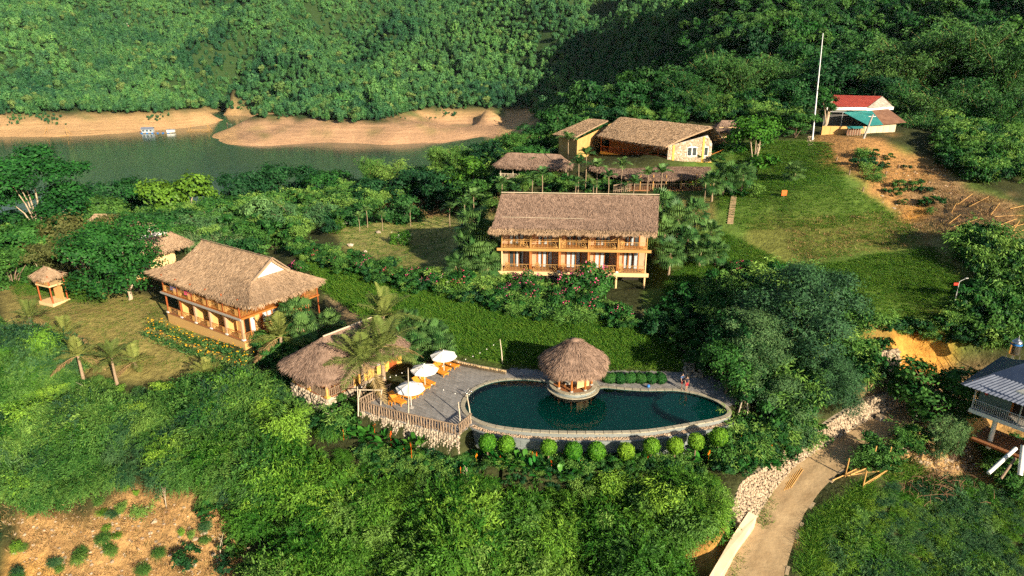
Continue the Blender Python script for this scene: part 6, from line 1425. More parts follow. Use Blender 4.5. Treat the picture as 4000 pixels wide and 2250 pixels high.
def grove(lst, where, group):
    """trees given by crown centre, crown top, crown width (photo pixels) and depth; labelled by kind, left to right"""
    lst = sorted(lst); cnt = {}; tot = {}
    for e in lst: tot[e[4]] = tot.get(e[4], 0)+1
    for cx, ty, wpx, d, kind in lst:
        if cx > 2420: ty -= 40
        p = PD(cx, ty, d); g = zg(p.x, p.y); R = wpx*d/FPX/2*1.08; H = max(2.5, p.z-g, R*(2.5 if kind == 'bamboo' else 1.9))
        i = cnt.get(kind, 0); cnt[kind] = i+1
        lab = DESC[kind]+' '+where if tot[kind] == 1 else '%s, %s from left %s' % (DESC[kind], ORD[i], where)
        plant('grove_bamboo' if (kind == 'bamboo' and cx > 2100) else kind, {'bamboo': 'bamboo_clump'}.get(kind, kind+'_tree' if kind not in ('broad',) else 'broadleaf_tree'), lab, 'bamboo' if kind == 'bamboo' else 'tree', p.x, p.y, H, R, group, None, min(g, p.z-H))
grove([(70,550,440,118,'tall'),(330,760,240,135,'broad'),(470,680,280,150,'dark'),(600,705,240,148,'broad'),(715,668,300,138,'bright'),(560,800,260,126,'feather'),(880,745,230,132,'broad'),(960,655,240,150,'dark'),(1085,625,250,155,'dark'),(1200,640,230,155,'dark'),(1310,655,220,150,'broad'),
  (1010,775,240,120,'pale'),(1170,745,290,116,'feather'),(1330,720,230,128,'dark'),(1440,580,110,140,'bamboo'),(1530,590,150,140,'bamboo'),(1460,680,240,130,'dark'),(1600,640,220,128,'dark'),(1560,750,220,116,'dark'),(1400,790,200,116,'dark'),
  (1705,545,120,140,'bamboo'),(1785,540,120,138,'bamboo'),(1840,590,190,122,'bright'),(1910,535,170,135,'dark'),(1740,650,230,122,'dark'),(1850,690,170,112,'broad'),(2010,480,150,138,'bamboo'),(2040,555,180,122,'broad'),
  (2190,395,230,140,'dark'),(2330,425,160,148,'dark'),(2100,470,150,140,'dark'),(250,850,340,110,'olive'),(80,850,300,110,'broad'),(150,950,260,102,'olive'),(20,960,220,100,'broad'),(430,835,220,114,'olive'),
  (640,805,250,118,'dark'),(790,800,220,118,'feather'),(850,890,220,108,'feather'),(950,905,190,106,'dark'),(1100,905,200,108,'broad'),(740,880,200,110,'feather'),(1250,790,200,122,'broad'),(1965,640,150,116,'broad'),(2255,470,150,132,'dark'),(2400,395,180,142,'dark'),(300,890,260,97,'olive'),(2085,600,120,112,'dark')],
  'between the garden and the lake', 'trees between the garden and the lake')
p = G(386, 1168, -1.2); plant('round', 'round_tree', 'big round-crowned tree with pale trunk on the left lawn', 'tree', p.x+4.4, p.y-.5, 11.6, 7.2)
grove([(2450,335,230,150,'dark'),(2560,275,220,158,'dark'),(2690,260,200,150,'bamboo'),(2800,180,250,152,'bamboo'),(2900,220,220,150,'bamboo'),(3000,195,240,158,'bamboo'),(3095,170,220,165,'dark'),(2760,330,180,140,'bamboo'),(3110,330,200,138,'dark'),(3250,235,250,150,'dark'),(3385,215,250,155,'dark'),
  (3500,190,260,150,'bamboo'),(3600,115,300,150,'bamboo'),(3720,85,300,150,'bamboo'),(3850,65,300,145,'bamboo'),(3950,120,300,140,'bamboo'),(3560,300,260,136,'bamboo'),(3680,330,260,130,'bamboo'),(3800,285,280,130,'bamboo'),(3920,330,260,125,'bamboo'),(3620,440,200,124,'bamboo'),
  (3750,480,230,118,'bamboo'),(3880,500,260,115,'bamboo'),(3980,590,200,110,'bamboo'),(3800,650,150,105,'broad'),(2640,370,180,142,'dark'),(2960,370,200,138,'dark'),(3440,320,180,140,'dark')],
  'on the hill behind the restaurant', 'grove on the hill behind the restaurant')
for cx, ty, w, d, kind, nm, lab in [(2950,445,270,113,'bright','bright_tree','sunlit bright green tree at the right end of the restaurant'),(3240,300,100,117,'thin','slender_tree','slender small-leaved tree in front of the farmhouse flagpole'),(3125,430,140,118,'broad','broadleaf_tree','leafy tree left of the flagpole foot'),
      (3700,1385,340,66.5,'broad','broadleaf_tree','leafy green tree beside the stilt house roof'),(3165,1005,520,68.5,'massive','massive_tree','tallest massive feathery tree right of the pool'),(2960,1190,310,67,'massive','massive_tree','broad dark feathery tree leaning over the right end of the pool'),
      (2890,1210,260,68,'dark','dark_tree','dark tree in the shade beside the path behind the pool'),(3270,1380,270,65.5,'massive','feathery_tree','feathery tree above the rubble wall by the road'),(3060,1450,330,64.5,'massive','feathery_tree','low feathery tree filling the bank between pool and road'),(2850,1330,190,65,'broad','broadleaf_tree','light-leaved tree dangling over the far corner of the pool'),
      (3950,990,220,92,'dark','dark_tree','dark tree in the shade at the right edge, upper one'),(3985,1130,200,84,'dark','dark_tree','dark tree in the shade at the right edge, lower one'),(3770,1600,130,63.5,'feather','feathery_shrub','feathery shrub close under the stilt house corner'),
      (3700,1615,130,62.5,'feather','feathery_shrub','feathery shrub at the foot of the tree by the road bend'),(1640,1080+560,140,62,'broad','broadleaf_tree','x')]:
    if lab == 'x': continue
    p = PD(cx, ty, d); g = zg(p.x, p.y); R = w*d/FPX/2*1.08; H = max(p.z-g, 1.7*R); plant(kind, nm, lab, 'tree' if 'shrub' not in nm else 'shrub', p.x, p.y, H, R, None, None, min(g, p.z-H))

# ------------------------------------------------------------------ palms
def palm_at(kind, cx, top, label, base=None, d=None, R=None, group=None):
    if base: b = G(base[0], base[1], 0); x, y = b.x, b.y; dd = y*CP+(HC-b.z)*SP
    else: dd = d; q = PD(cx, top, d); x, y = q.x, q.y
    zt = PD(cx, top, dd).z; h0, r0, _ = LIB[kind][0]; H = max(1.2, zt-zg(x, y))
    plant(kind, {'coconut': 'coconut_palm', 'young_coconut': 'coconut_palm', 'areca': 'areca_palm', 'fan': 'fan_palm'}[kind], label, 'palm', x, y, H, R or (1.3 if kind == 'fan' else 1.0)*r0*min(1.2, max(.75, H/h0*.8)), group)
palm_at('coconut', 1412, 1345, 'coconut palm with straight trunk beside the log swing frame', (1424, 1531), R=4.1)
palm_at('coconut', 1502, 1290, 'coconut palm with hanging dry fronds behind the front umbrella', (1500, 1496), R=4.1)
palm_at('coconut', 1494, 1200, 'tallest coconut palm rising behind the bungalow roof', d=73, R=4.0)
palm_at('young_coconut', 1093, 1290, 'coconut palm at the foot of the golden guesthouse corner', d=77, R=3.2)
palm_at('coconut', 430, 1355, 'thin-trunked coconut palm standing in the left thicket', (458, 1500), R=2.6)
palm_at('coconut', 795, 1425, 'thin-trunked coconut palm below the yellow lily bed', (818, 1520), R=2.2)
for i, (x, y) in enumerate([(110, 1220), (250, 1285), (520, 1395), (300, 1370)]):
    palm_at('young_coconut', x, y, ['young coconut palm at the far left edge of the lawn', 'young coconut palm with drooping fronds at the lower left of the lawn', 'stunted young coconut palm on the lower edge of the lawn', 'young coconut palm in the bushes below the lawn'][i], d=84-3*i, R=2.5)
fan = {'right of the long guesthouse': [(2590,765,96),(2650,820,93),(2600,880,91),(2720,800,95),(2780,880,92),(2690,905,90),(2620,960,87),(2740,960,88),(2800,960,88),(2560,850,94)],
       'left of the long guesthouse': [(1850,840,92),(1895,890,90),(1830,930,90),(1780,1015,88),(1900,1000,87),(1860,960,88)],
       'between the golden guesthouse and the bungalow': [(1150,1185,80),(1180,1250,77),(1290,1240,80)], 'behind the deck umbrellas': [(1590,1235,76),(1640,1265,75),(1690,1280,75),(1720,1330,73),(1630,1330,73),(1570,1300,74)],
       'right of the restaurant gable': [(2835,650,103),(2905,655,102),(2790,690,102),(3110,655,104)]}
for where, l in fan.items():
    for i, (x, y, d) in enumerate(sorted(l)): palm_at('fan', x, y, 'fan palm %s, %s from the left' % (where, ORD[i]), d=d, group='fan palms '+where)
ar = sorted([(1960,690,103),(2010,720,102),(2080,680,103),(2120,655,103),(2222,515,106),(2262,610,104),(2292,575,104),(2335,625,104),(2380,665,103),(2432,620,104),(2535,655,104),(2590,645,104),(2480,690,102),(2320,700,101.5),(2250,690,101.5),(2760,690,101)])
for i, (x, y, d) in enumerate(ar): palm_at('areca', x, y, 'slender areca palm in the row below the restaurant, %s from the left' % ORD[i], d=d, group='areca palms below the restaurant')
ar = sorted([(1850,740,104),(1815,770,102),(1430,805,112),(1490,825,110),(1400,830,110),(1600,800,112),(1755,790,108)])
for i, (x, y, d) in enumerate(ar): palm_at('areca', x, y, 'young areca palm at the back of the middle lawn, %s from the left' % ORD[i], d=d, group='areca palms behind the lawn')

# ------------------------------------------------------------------ clipped ball shrubs, flowering shrubs, heliconias
balls = [ball_bush() for _ in range(3)]; ballm = [b.mesh('foliage', lf_lime) for b in balls]
for i, (x, y) in enumerate([(1904,1729),(1978,1735),(2143,1747),(2239,1760),(2330,1762),(2446,1762),(2545,1742),(2638,1742),(2719,1724),(2808,1706)]):
    p = PD(x, y, 58.6+(.5 if x > 2600 else 0)+(.6 if x < 2000 else 0)); g = zg(p.x, p.y)
    t = thing('clipped_shrub', 'ball-clipped bright green shrub, %s from the left along the pool wall' % ORD[i], 'shrub', (p.x, p.y, g), rnd.random()*6, 'clipped shrubs along the pool wall')
    s = rnd.uniform(.82, 1.06); o = link('foliage', ballm[i % 3], t, (0, 0, max(p.z-g, .7*s)), None, (s, s, s*1.05)); bar('stem', t, (0, 0, -.2), (0, 0, max(p.z-g, .7)), .07, bark, 6)
fb = []
for i in range(4): c, f, s = flower_bush(); fb.append((c.mesh('foliage', lf_tree), f.mesh('flowers', fl_pink), s.mesh('stems', bark, True)))
c, f, s = flower_bush(1.3, 2300, 60); fw = (c.mesh('foliage', lf_bright), f.mesh('flowers', fl_white), s.mesh('stems', bark, True))
fl = sorted([(1170,1040,98,1.2),(1333,1035,96,1.0),(1438,1062,94,1.3),(1526,1100,92,1.1),(1620,1112,90,1.2),(1709,1165,88,1.3),(1830,1160,87,1.5),(1896,1215,86,1.1),(1990,1235,84,1.4),(2073,1165,86,1.3),(2095,1235,83,1.1),(2205,1265,81,1.4),(2205,1170,85,1.7),(2316,1175,84.5,2.0),(2316,1265,80,1.2),(2410,1290,79,1.2),(2900,990,86,1.2),(1250,1010,100,1.1)])
for i, (x, y, d, s) in enumerate(fl):
    p = PD(x, y, d); a, b, c = fb[i % 4]; t = thing('flowering_shrub', 'pink-flowering shrub on the bank, %s from the left' % ORD[i], 'shrub', (p.x, p.y, zg(p.x, p.y)), rnd.uniform(-.4, .4), 'pink-flowering shrubs on the bank')
    for nm, me in (('foliage', a), ('flowers', b), ('stems', c)):
        o = link(nm, me, t, None, None, (s*.95, s*.95, s*(.98 if 2000 < x < 2500 else .72)))
        if nm == 'flowers': o['kind'] = 'stuff'
for i, (x, y, d) in enumerate([(1760,1190,86.5),(1300,860,110),(1560,900,104)]):
    p = PD(x, y, d); t = thing('flowering_shrub', ['white-flowering shrub among the pink ones on the bank', 'light green shrub at the back left of the lawn', 'low light green shrub in the middle of the lawn'][i], 'shrub', (p.x, p.y, zg(p.x, p.y)), rnd.random())
    for nm, me in zip(('foliage', 'flowers', 'stems'), fw):
        o = link(nm, me, t)
        if nm == 'flowers': o['kind'] = 'stuff'
hp = []
for i in range(4): c, f = paddle_plant(); hp.append((c.mesh('leaves', lf_helic), f.mesh('flowers', fl_orange)))
he = sorted([(1375,1700),(1440,1720),(1510,1735),(1585,1770),(1640,1760),(1790,1800),(1850,1810),(1965,1825),(2030,1840),(2110,1845),(2185,1860),(2270,1850),(2450,1815),(2500,1830),(2860,1790),(2920,1775),(2975,1800),(2890,1830),(2750,1800)])
for i, (x, y) in enumerate(he):
    p = G(x, y, -2.2); a, b = hp[i % 4]; s = rnd.uniform(.85, 1.25)
    t = thing('heliconia', 'broad-leaved heliconia with orange flowers below the pool and deck, %s from the left' % ORD[i], 'plant', (p.x, p.y, p.z), rnd.random()*6, 'heliconias below the pool')
    link('leaves', a, t, None, None, (s, s, s)); link('flowers', b, t, None, None, (s, s, s))['kind'] = 'stuff'
# yellow lily bed by the golden guesthouse
c = MB(); f = MB()
lp = [G(585+i*24, 1268+i*9.6, -1.3) for i in range(15)]
lil = []
for v in range(3):
    c = MB(); n = 46; D = np.c_[rng.normal(size=(n, 2))*.75, np.ones(n)]; b = np.c_[rng.normal(size=(n, 2))*.22, np.zeros(n)]; c.leaves(b, D, .75*(.6+.6*rng.random(n)), .09, rng.random(n)); c.leaves(b+D*.5, D*np.array([1.6, 1.6, .1]), .4, .06, rng.random(n))
    f = MB(); m = 5; b = np.c_[rng.normal(size=(m, 2))*.42, .85+.2*rng.random(m)]; f.leaves(np.repeat(b, 3, 0), unitv(m*3)+np.array([0, -.3, .5]), .14, .10, rng.random(m*3)); lil.append((c.mesh('leaves', lf_palm), f.mesh('flowers', fl_yellow)))
k = 0
for i in range(15):
    for r in range(2):
        p = P(600+i*26+r*-22, 1272+i*9.4+r*28, -1.2); a, b = lil[k % 3]; k += 1
        t = thing('lily_clump', 'yellow-flowering lily clump in the %s row beside the golden guesthouse, %s from the left' % (('back', 'front')[r], ORD[i]), 'plant', (p.x, p.y, zg(p.x, p.y)), rnd.random()*6, 'lily bed by the golden guesthouse')
        link('leaves', a, t, None, None, (1.1, 1.1, 1.1)); link('flowers', b, t, None, None, (1.1, 1.1, 1.1))['kind'] = 'stuff'

# ------------------------------------------------------------------ masses nobody could count: geometry-node scatter
def scatter(name, label, cat, pts, sources, rot, scl):
    """one object: every vertex carries a plant; pts (N,3), rot (N,) about z, scl (N,3)"""
    n = len(pts); me = bpy.data.meshes.new(name); me.vertices.add(n); me.vertices.foreach_set('co', np.asarray(pts, np.float32).ravel())
    a = me.attributes.new('rot', 'FLOAT_VECTOR', 'POINT'); r = np.zeros((n, 3), np.float32); r[:, :2] = rng.normal(size=(n, 2))*.06; r[:, 2] = rot; a.data.foreach_set('vector', r.ravel())
    a = me.attributes.new('scl', 'FLOAT_VECTOR', 'POINT'); a.data.foreach_set('vector', np.asarray(scl, np.float32).ravel())
    a = me.attributes.new('pick', 'INT', 'POINT'); a.data.foreach_set('value', rng.integers(0, len(sources), n).astype(np.int32))
    col = bpy.data.collections.new(name+'_source')
    for i, (m2) in enumerate(sources):
        o = bpy.data.objects.new('%s_source_%02d' % (name, i), m2); col.objects.link(o)
    ng = bpy.data.node_groups.new(name, 'GeometryNodeTree'); ng.interface.new_socket('Geometry', in_out='INPUT', socket_type='NodeSocketGeometry'); ng.interface.new_socket('Geometry', in_out='OUTPUT', socket_type='NodeSocketGeometry')
    N = ng.nodes; L = ng.links; gi = N.new('NodeGroupInput'); go = N.new('NodeGroupOutput'); ip = N.new('GeometryNodeInstanceOnPoints')
    ci = N.new('GeometryNodeCollectionInfo'); ci.inputs['Collection'].default_value = col; ci.inputs['Separate Children'].default_value = True; ci.inputs['Reset Children'].default_value = True
    def na(nm, ty): q = N.new('GeometryNodeInputNamedAttribute'); q.data_type = ty; q.inputs['Name'].default_value = nm; return [s for s in q.outputs if s.enabled][0]
    er = N.new('FunctionNodeEulerToRotation'); L.new(na('rot', 'FLOAT_VECTOR'), er.inputs[0])
    L.new(gi.outputs[0], ip.inputs['Points']); L.new(ci.outputs[0], ip.inputs['Instance']); ip.inputs['Pick Instance'].default_value = True
    L.new(na('pick', 'INT'), ip.inputs['Instance Index']); L.new(er.outputs[0], ip.inputs['Rotation']); L.new(na('scl', 'FLOAT_VECTOR'), ip.inputs['Scale']); L.new(ip.outputs[0], go.inputs[0])
    o = link(name, me); md = o.modifiers.new('scatter', 'NODES'); md.node_group = ng
    return tag(o, label, cat, kind='stuff')
def region(poly, d0, d1, n, az=44):
    """n random ground points whose photo position falls in poly at depths d0..d1"""
    out = []; tot = 0
    xs = [q[0] for q in poly]; t0 = (min(xs)-2000)/FPX*1.04-.04; t1 = (max(xs)-2000)/FPX*1.04+.04
    for _ in range(14):
        k = 9000; Y = np.sqrt(rng.random(k)*((d1*1.05)**2-(d0*.8)**2)+(d0*.8)**2); X = Y*(t0*1.1+(t1*1.1-t0*1.1)*rng.random(k)); Z = zfast(X, Y)
        px, py, d = to_px(X, Y, Z); wob = 70*(fbm(X/3.5, Y/3.5, 3)-.45); m = inpoly(px+wob, py+wob*.6, poly) & (d > d0) & (d < d1); out.append(np.stack([X, Y, Z, px, py, d], 1)[m]); tot += m.sum()
        if tot >= n: break
    return np.concatenate(out)[:n]
def capped(R, cap, lo, hi):
    """height of each plant, kept below a skyline given in the photo"""
    cy = np.interp(R[:, 3], [c[0] for c in cap], [c[1] for c in cap]); h = (R[:, 4]-cy)*R[:, 5]/FPX/.86
    f = fbm(R[:, 0]/5.5+3, R[:, 1]/5.5+7, 2); return np.clip(h, lo, hi)*np.clip(.35+1.5*(f-.2), .3, 1.15)*(.7+.4*rng.random(len(R)))
# forest on the hills beyond the lake
FT = [far_tree().mesh('far_tree', lf_far) for _ in range(8)] + [far_tree(bam=True, H=11, R=3.4, n=420).mesh('far_bamboo', lf_far) for _ in range(8)] + [far_tree(11, 3.6).mesh('far_tree_bright', lf_farlight)]
def thin(R, keep): return R[keep]
def forest_pts(n, y0, y1, a0, a1):
    out = []
    for _ in range(80):
        k = 9000; Y = np.sqrt(rng.random(k)*(y1*y1-y0*y0)+y0*y0); X = Y*(a0+(a1-a0)*rng.random(k)); Z = zfast(X, Y); px, py, d = to_px(X, Y, Z)
        nn = fbm(X/25, Y/25, 3)
        m = ((Z > -17+5*(nn-.45)) | ((py < 432) & (Z > -24.6))) & (px > -250) & (px < 4250) & (py > -160) & (nn > .22) & (d > 380)
        out.append(np.stack([X, Y, Z], 1)[m])
        if sum(map(len, out)) >= n: break
    return np.concatenate(out)[:n]
F = forest_pts(52000, 380, 1150, -.86, .9); n = len(F); s = (.36+.34*rng.random(n)**1.5+.36*vnoise(F[:, 0]/30, F[:, 1]/30)*rng.random(n))*np.where(rng.random(n) < .05, 1.7, 1.0)
out = []
for _ in range(12):
    k = 9000; Y = np.sqrt(rng.random(k)*(560**2-380**2)+380**2); X = Y*(-.86+1.2*rng.random(k)); Z = zfast(X, Y); nn = fbm(X/16+4, Y/16, 3); px, py, d = to_px(X, Y, Z); m = (Z > -21.5) & (Z < -15) & (nn > .52) & ((py < 470) | (px < 850)); out.append(np.stack([X, Y, Z], 1)[m])
F2 = np.concatenate(out)[:520]; F = np.concatenate([F, F2]); s = np.concatenate([s, .12+.16*rng.random(len(F2))]); n = len(F)
scatter('hillside_forest', 'dense green forest covering the hills beyond the lake', 'forest', F, FT, rng.random(n)*6.28, np.c_[s, s, s*(.85+.4*rng.random(n))])
# forest behind the groves on the right-hand hill
out = []
for _ in range(10):
    k = 6000; Y = np.sqrt(rng.random(k)*(400**2-150**2)+150**2); X = Y*(.06+.85*rng.random(k)); Z = zfast(X, Y); px, py, d = to_px(X, Y, Z); m = (px > 2150) & (px < 4250) & (d > 165) & (d < 400) & (Z > -16); out.append(np.stack([X, Y, Z], 1)[m])
F = np.concatenate(out)[:2600]; n = len(F); s = .7+.7*rng.random(n)**1.4
MT = [c.mesh('mid_tree', m) for c, m in ((broadleaf(9, 3.8, 1.5, 10, 2600, .6, .4)[0], lf_dark), (broadleaf(9, 3.6, 1.5, 10, 2600, .6, .4)[0], lf_tree), (bamboo_mesh(10, 3.4, 14, 24, 8, .9, .17, cul=False)[0], lf_bamdark), (broadleaf(10, 3.8, 1.5, 10, 2600, .6, .4)[0], lf_dark))]
scatter('upper_forest', 'dark forest on the steep hill at the upper right', 'forest', F, MT, rng.random(n)*6.28, np.c_[s, s, s*(.9+.3*rng.random(n))])
# undergrowth below the groves between garden and lake, and on the hill
US = [broadleaf(2.4, 1.5, .2, 7, 900, .26, .17)[0].mesh('bush', lf_dark), broadleaf(2.6, 1.5, .2, 7, 900, .26, .17)[0].mesh('bush', lf_tree), bamboo_mesh(3, 1.6, 10, 10, 9, .4, .08, cul=False)[0].mesh('bush', lf_bamboo)]
R = np.concatenate([region([(0,760),(700,730),(1400,700),(1900,600),(2100,480),(2400,440),(2300,560),(1950,720),(1600,800),(1300,900),(1150,960),(700,960),(600,1060),(0,1020)], 92, 175, 1500), region([(2350,430),(3100,390),(3160,500),(3100,520),(2900,480),(2400,500)], 124, 170, 300), region([(3560,430),(4000,400),(4000,780),(3780,720),(3600,600),(3550,520)], 100, 170, 450), region([(3150,300),(3560,300),(3560,400),(3150,370)], 132, 175, 200), region([(3700,930),(4000,980),(4000,1360),(3760,1380),(3740,1200),(3850,1150)], 70, 110, 160), region([(2500,1240),(2800,1160),(3100,1080),(3420,1260),(3420,1500),(3000,1700),(2860,1560),(2820,1480),(2640,1440)], 60, 90, 240)])
n = len(R); s = .7+.7*rng.random(n); scatter('undergrowth', 'tangled bushes filling the ground beneath the trees', 'undergrowth', R[:, :3], US, rng.random(n)*6.28, np.c_[s, s, s])
# bamboo thicket below the pool, and the scrub on the left and right slopes
TH = [spray_bush(4.2, 2.3, 8, 420, 22, .26, .075, .35, 1.15).mesh('thicket_clump', m) for m in (lf_thicket, lf_thicket, lf_bamboo, lf_thicket, lf_thicket, lf_thicket)] + [bamboo_mesh(4.6, 2.0, 10, 30, 12, .3, .07, 1.0)[0].mesh('thicket_plume', m) for m in (lf_thicket, lf_bamboo)]
R = region([(1050,1800),(1300,1760),(1500,1800),(1800,1880),(2300,1890),(2700,1860),(2800,1900),(2800,2040),(2620,2170),(2570,2420),(1050,2420),(1180,2180),(960,2060)], 36, 70, 230)
h = capped(R, [(1000,1750),(1400,1790),(1700,1845),(2300,1855),(2700,1820),(2830,1880)], .8, 6.0); w = np.clip(h*.58, .9, 2.7)/2.3*(.85+.4*rng.random(len(R)))
scatter('bamboo_thicket', 'thick sunlit bamboo scrub covering the slope below the pool', 'bamboo scrub', R[:, :3], TH, rng.random(len(R))*6.28, np.c_[w, w, h/3.6])
TL = [spray_bush(4.2, 2.3, 8, 420, 22, .26, .075, .4, 1.3).mesh('scrub_clump', m) for m in (lf_bamboo, lf_thicket, lf_bamboo, lf_teal, lf_bamboo, lf_bamboo)] + [bamboo_mesh(4.6, 2.0, 10, 30, 12, .3, .07, 1.0)[0].mesh('scrub_plume', m) for m in (lf_bamboo, lf_thicket)]
R = region([(-80,1290),(180,1290),(300,1400),(400,1500),(800,1500),(1050,1500),(1180,1600),(1350,1640),(1380,1720),(1150,1800),(1020,2050),(960,2060),(800,1960),(560,1880),(300,1990),(-80,1940)], 45, 95, 300)
R2 = region([(-80,1960),(560,1890),(1000,2040),(1060,2260),(-80,2420)], 36, 80, 46); R = np.concatenate([R, R2])
h = capped(R, [(-80,1215),(150,1225),(260,1330),(400,1430),(650,1440),(900,1420),(1080,1470),(1150,1570),(1350,1640),(1500,1720)], .7, 5.0); h[-len(R2):] = .4+.7*rng.random(len(R2)); w = np.clip(h*.60, .45, 2.6)/2.3*(.85+.4*rng.random(len(R)))
scatter('slope_scrub', 'feathery green scrub covering the left slope below the lawn', 'scrub', R[:, :3], TL, rng.random(len(R))*6.28, np.c_[w, w, h/3.6])
TR = [spray_bush(1.6, 1.2, 8, 210, 14, .24, .05, .15, .5).mesh('weed_clump', m) for m in (lf_teal, lf_grass, lf_bamboo, lf_teal)]
R = region([(3250,2060),(3330,1975),(3400,1925),(3500,1900),(3640,1920),(3800,1900),(4080,1970),(4080,2420),(3150,2420),(3190,2250)], 36, 70, 460)
h = capped(R, [(3000,2250),(3150,2150),(3250,1990),(3350,1900),(3500,1830),(3650,1850),(3850,1850),(4100,1930)], .35, 1.9); w = np.clip(h, .8, 1.6)/1.2*(.7+.4*rng.random(len(R)))
scatter('roadside_weeds', 'thick grey-green weeds on the slope right of the road', 'weeds', R[:, :3], TR, rng.random(len(R))*6.28, np.c_[w, w, h/1.5])
R = np.concatenate([region([(3330,1800),(3560,1700),(3600,1720),(3560,1800),(3470,1850),(3380,1850)], 45, 75, 26), region([(3820,1720),(4000,1760),(4000,1960),(3850,1900)], 45, 75, 40), region([(2780,1700),(3100,1650),(3200,1730),(3000,1830),(2850,1870),(2780,1800)], 45, 75, 150), region([(1400,1760),(1800,1800),(2700,1800),(2740,1900),(1800,1930),(1450,1850)], 45, 75, 420), region([(1130,1500),(1380,1600),(1400,1700),(1250,1690),(1100,1600)], 45, 80, 60), region([(500,2020),(900,2000),(1000,2250),(700,2250)], 40, 80, 7), region([(3280,600),(3560,640),(3720,760),(3660,860),(3480,800),(3360,700)], 90, 130, 26), region([(3300,1300),(3750,1250),(3800,1330),(3700,1350),(3450,1300)], 60, 90, 40), region([(2560,560),(2960,600),(2960,760),(2820,780)], 95, 120, 40), region([(1960,690),(2440,700),(2440,760),(1960,760)], 98, 120, 90), region([(1130,955),(1450,1030),(1750,1095),(2100,1125),(2400,1200),(2500,1290),(2300,1300),(2050,1240),(1750,1175),(1400,1095),(1150,1010)], 76, 112, 330), region([(1700,760),(1960,720),(1960,830),(1750,850)], 95, 125, 60), region([(1000,1330),(1150,1330),(1300,1440),(1080,1500)], 60, 85, 70)]); n = len(R); s = (.5+.5*rng.random(n))*np.where((R[:, 4] > 1740) & (R[:, 4] < 1960) & (R[:, 3] < 2760), .62, 1.0)
scatter('low_shrubs', 'low leafy shrubs dotted along banks and walls', 'shrubs', R[:, :3], US, rng.random(n)*6.28, np.c_[s, s, s*.8])
# grass
GT = [grass_tuft(30, .75, .30, .032, .65).mesh('grass_tuft', lf_grass) for _ in range(3)]
def lawn(name, label, spec):
    Rs = []; hs = []
    for poly, d0, d1, n, h in spec: q = region(poly, d0, d1, n); Rs.append(q); hs.append(np.full(len(q), h))
    R = np.concatenate(Rs); h = np.concatenate(hs)*(.6+.7*rng.random(len(R))); scatter(name, label, 'grass', R[:, :3], GT, rng.random(len(R))*6.28, np.c_[.8+.5*h, .8+.5*h, h])
lawn('bank_grass', 'tall green grass on the bank between pool and guesthouse', [([(1140,955),(1400,1050),(1700,1110),(1950,1150),(2400,1260),(2880,1340),(2880,1440),(2450,1445),(2000,1425),(1750,1380),(1520,1310),(1280,1140)], 60, 112, 11000, .62)])
lawn('slope_grass', 'rough grass on the slope right of the guesthouse', [([(2900,560),(3250,560),(3300,720),(3450,800),(3500,860),(3250,880),(2900,900),(2800,800)], 70, 130, 5000, .24), ([(2820,900),(3100,1040),(3350,1000),(3650,960),(3850,1180),(3750,1330),(3450,1270),(3200,1080),(2700,1240),(2600,1140)], 62, 110, 7500, .30), ([(3100,860),(3500,830),(3640,940),(3100,1010)], 70, 120, 700, .2)])
lawn('lawn_grass', 'short mown grass on the lawns', [([(1290,890),(1500,840),(1950,800),(1950,1090),(1700,1080),(1400,1020)], 80, 130, 1500, .14), ([(20,1080),(300,1070),(640,1190),(900,1400),(600,1450),(200,1400)], 60, 115, 900, .12), ([(60,1085),(320,1075),(420,1180),(60,1150)], 60, 115, 800, .2)])
lawn('verge_grass', 'low grass and weeds along both edges of the dirt road', [([(3190,2050),(3270,1955),(3350,1900),(3420,1870),(3400,1950),(3300,2020),(3230,2130),(3200,2300),(3120,2300),(3150,2130)], 36, 70, 800, .5), ([(2950,2030),(3010,1940),(3025,1950),(2965,2050)], 40, 70, 60, .5), ([(2860,2120),(2900,2110),(2850,2260),(2820,2260)], 40, 70, 40, .4), ([(3420,1840),(3560,1790),(3640,1870),(3480,1900)], 40, 70, 200, .5)])
GD = [grass_tuft(18, .7, .3, .05, .7).mesh('dry_tuft', lf_dry) for _ in range(2)]
R = np.concatenate([region([(3050,860),(3500,830),(3680,920),(3640,960),(3100,1010)], 70, 120, 260), region([(3250,560),(3600,640),(3760,740),(4000,800),(4000,980),(3600,900),(3460,780)], 80, 130, 900), region([(0,1960),(560,1900),(900,2000),(1000,2260),(0,2400)], 36, 80, 700), region([(3350,1800),(3780,1700),(3800,1840),(3500,1860)], 45, 75, 200), region([(1400,810),(1950,740),(1950,830),(1500,860)], 85, 140, 900)]); n = len(R); s = .5+.6*rng.random(n)
scatter('dry_grass', 'straw-coloured dry grass and litter on bare slopes', 'grass', R[:, :3], GD, rng.random(n)*6.28, np.c_[s, s, s*.55])
# ================================================================== FURNITURE, FENCES, WALLS AND SMALL THINGS
stone_wall('rubble_wall', 'rough pale rubble wall holding up the deck below the log fence', 'wall', [P(1388,1690,-2.4), P(1500,1730,-2.4), P(1640,1770,-2.4), P(1790,1800,-2.4)], [P(1402,1606,-.12), P(1500,1634,-.12), P(1640,1671,-.12), P(1790,1706,-.12)], stone, surf('grey_rubble_joined', (0.26, 0.21, 0.16), (0.46, 0.38, 0.29), 4, .9, .4, tint=.3), mortar, .27)
stone_wall('cobble_wall', 'low wall of round tan cobbles behind the pool deck', 'wall', [P(1742,1402,0), P(1800,1421,0), P(1880,1438,0), P(1974,1454,0)], [P(1742,1402,.95)+Vector((0,.25,0)), P(1800,1421,.9)+Vector((0,.25,0)), P(1880,1438,.85)+Vector((0,.25,0)), P(1974,1454,.7)+Vector((0,.2,0))], surf('cobble_piece', (0.30,0.20,0.10), (0.54,0.40,0.22), 4, .9, .3, rand=.25), cobble, mortar, .20, .3)
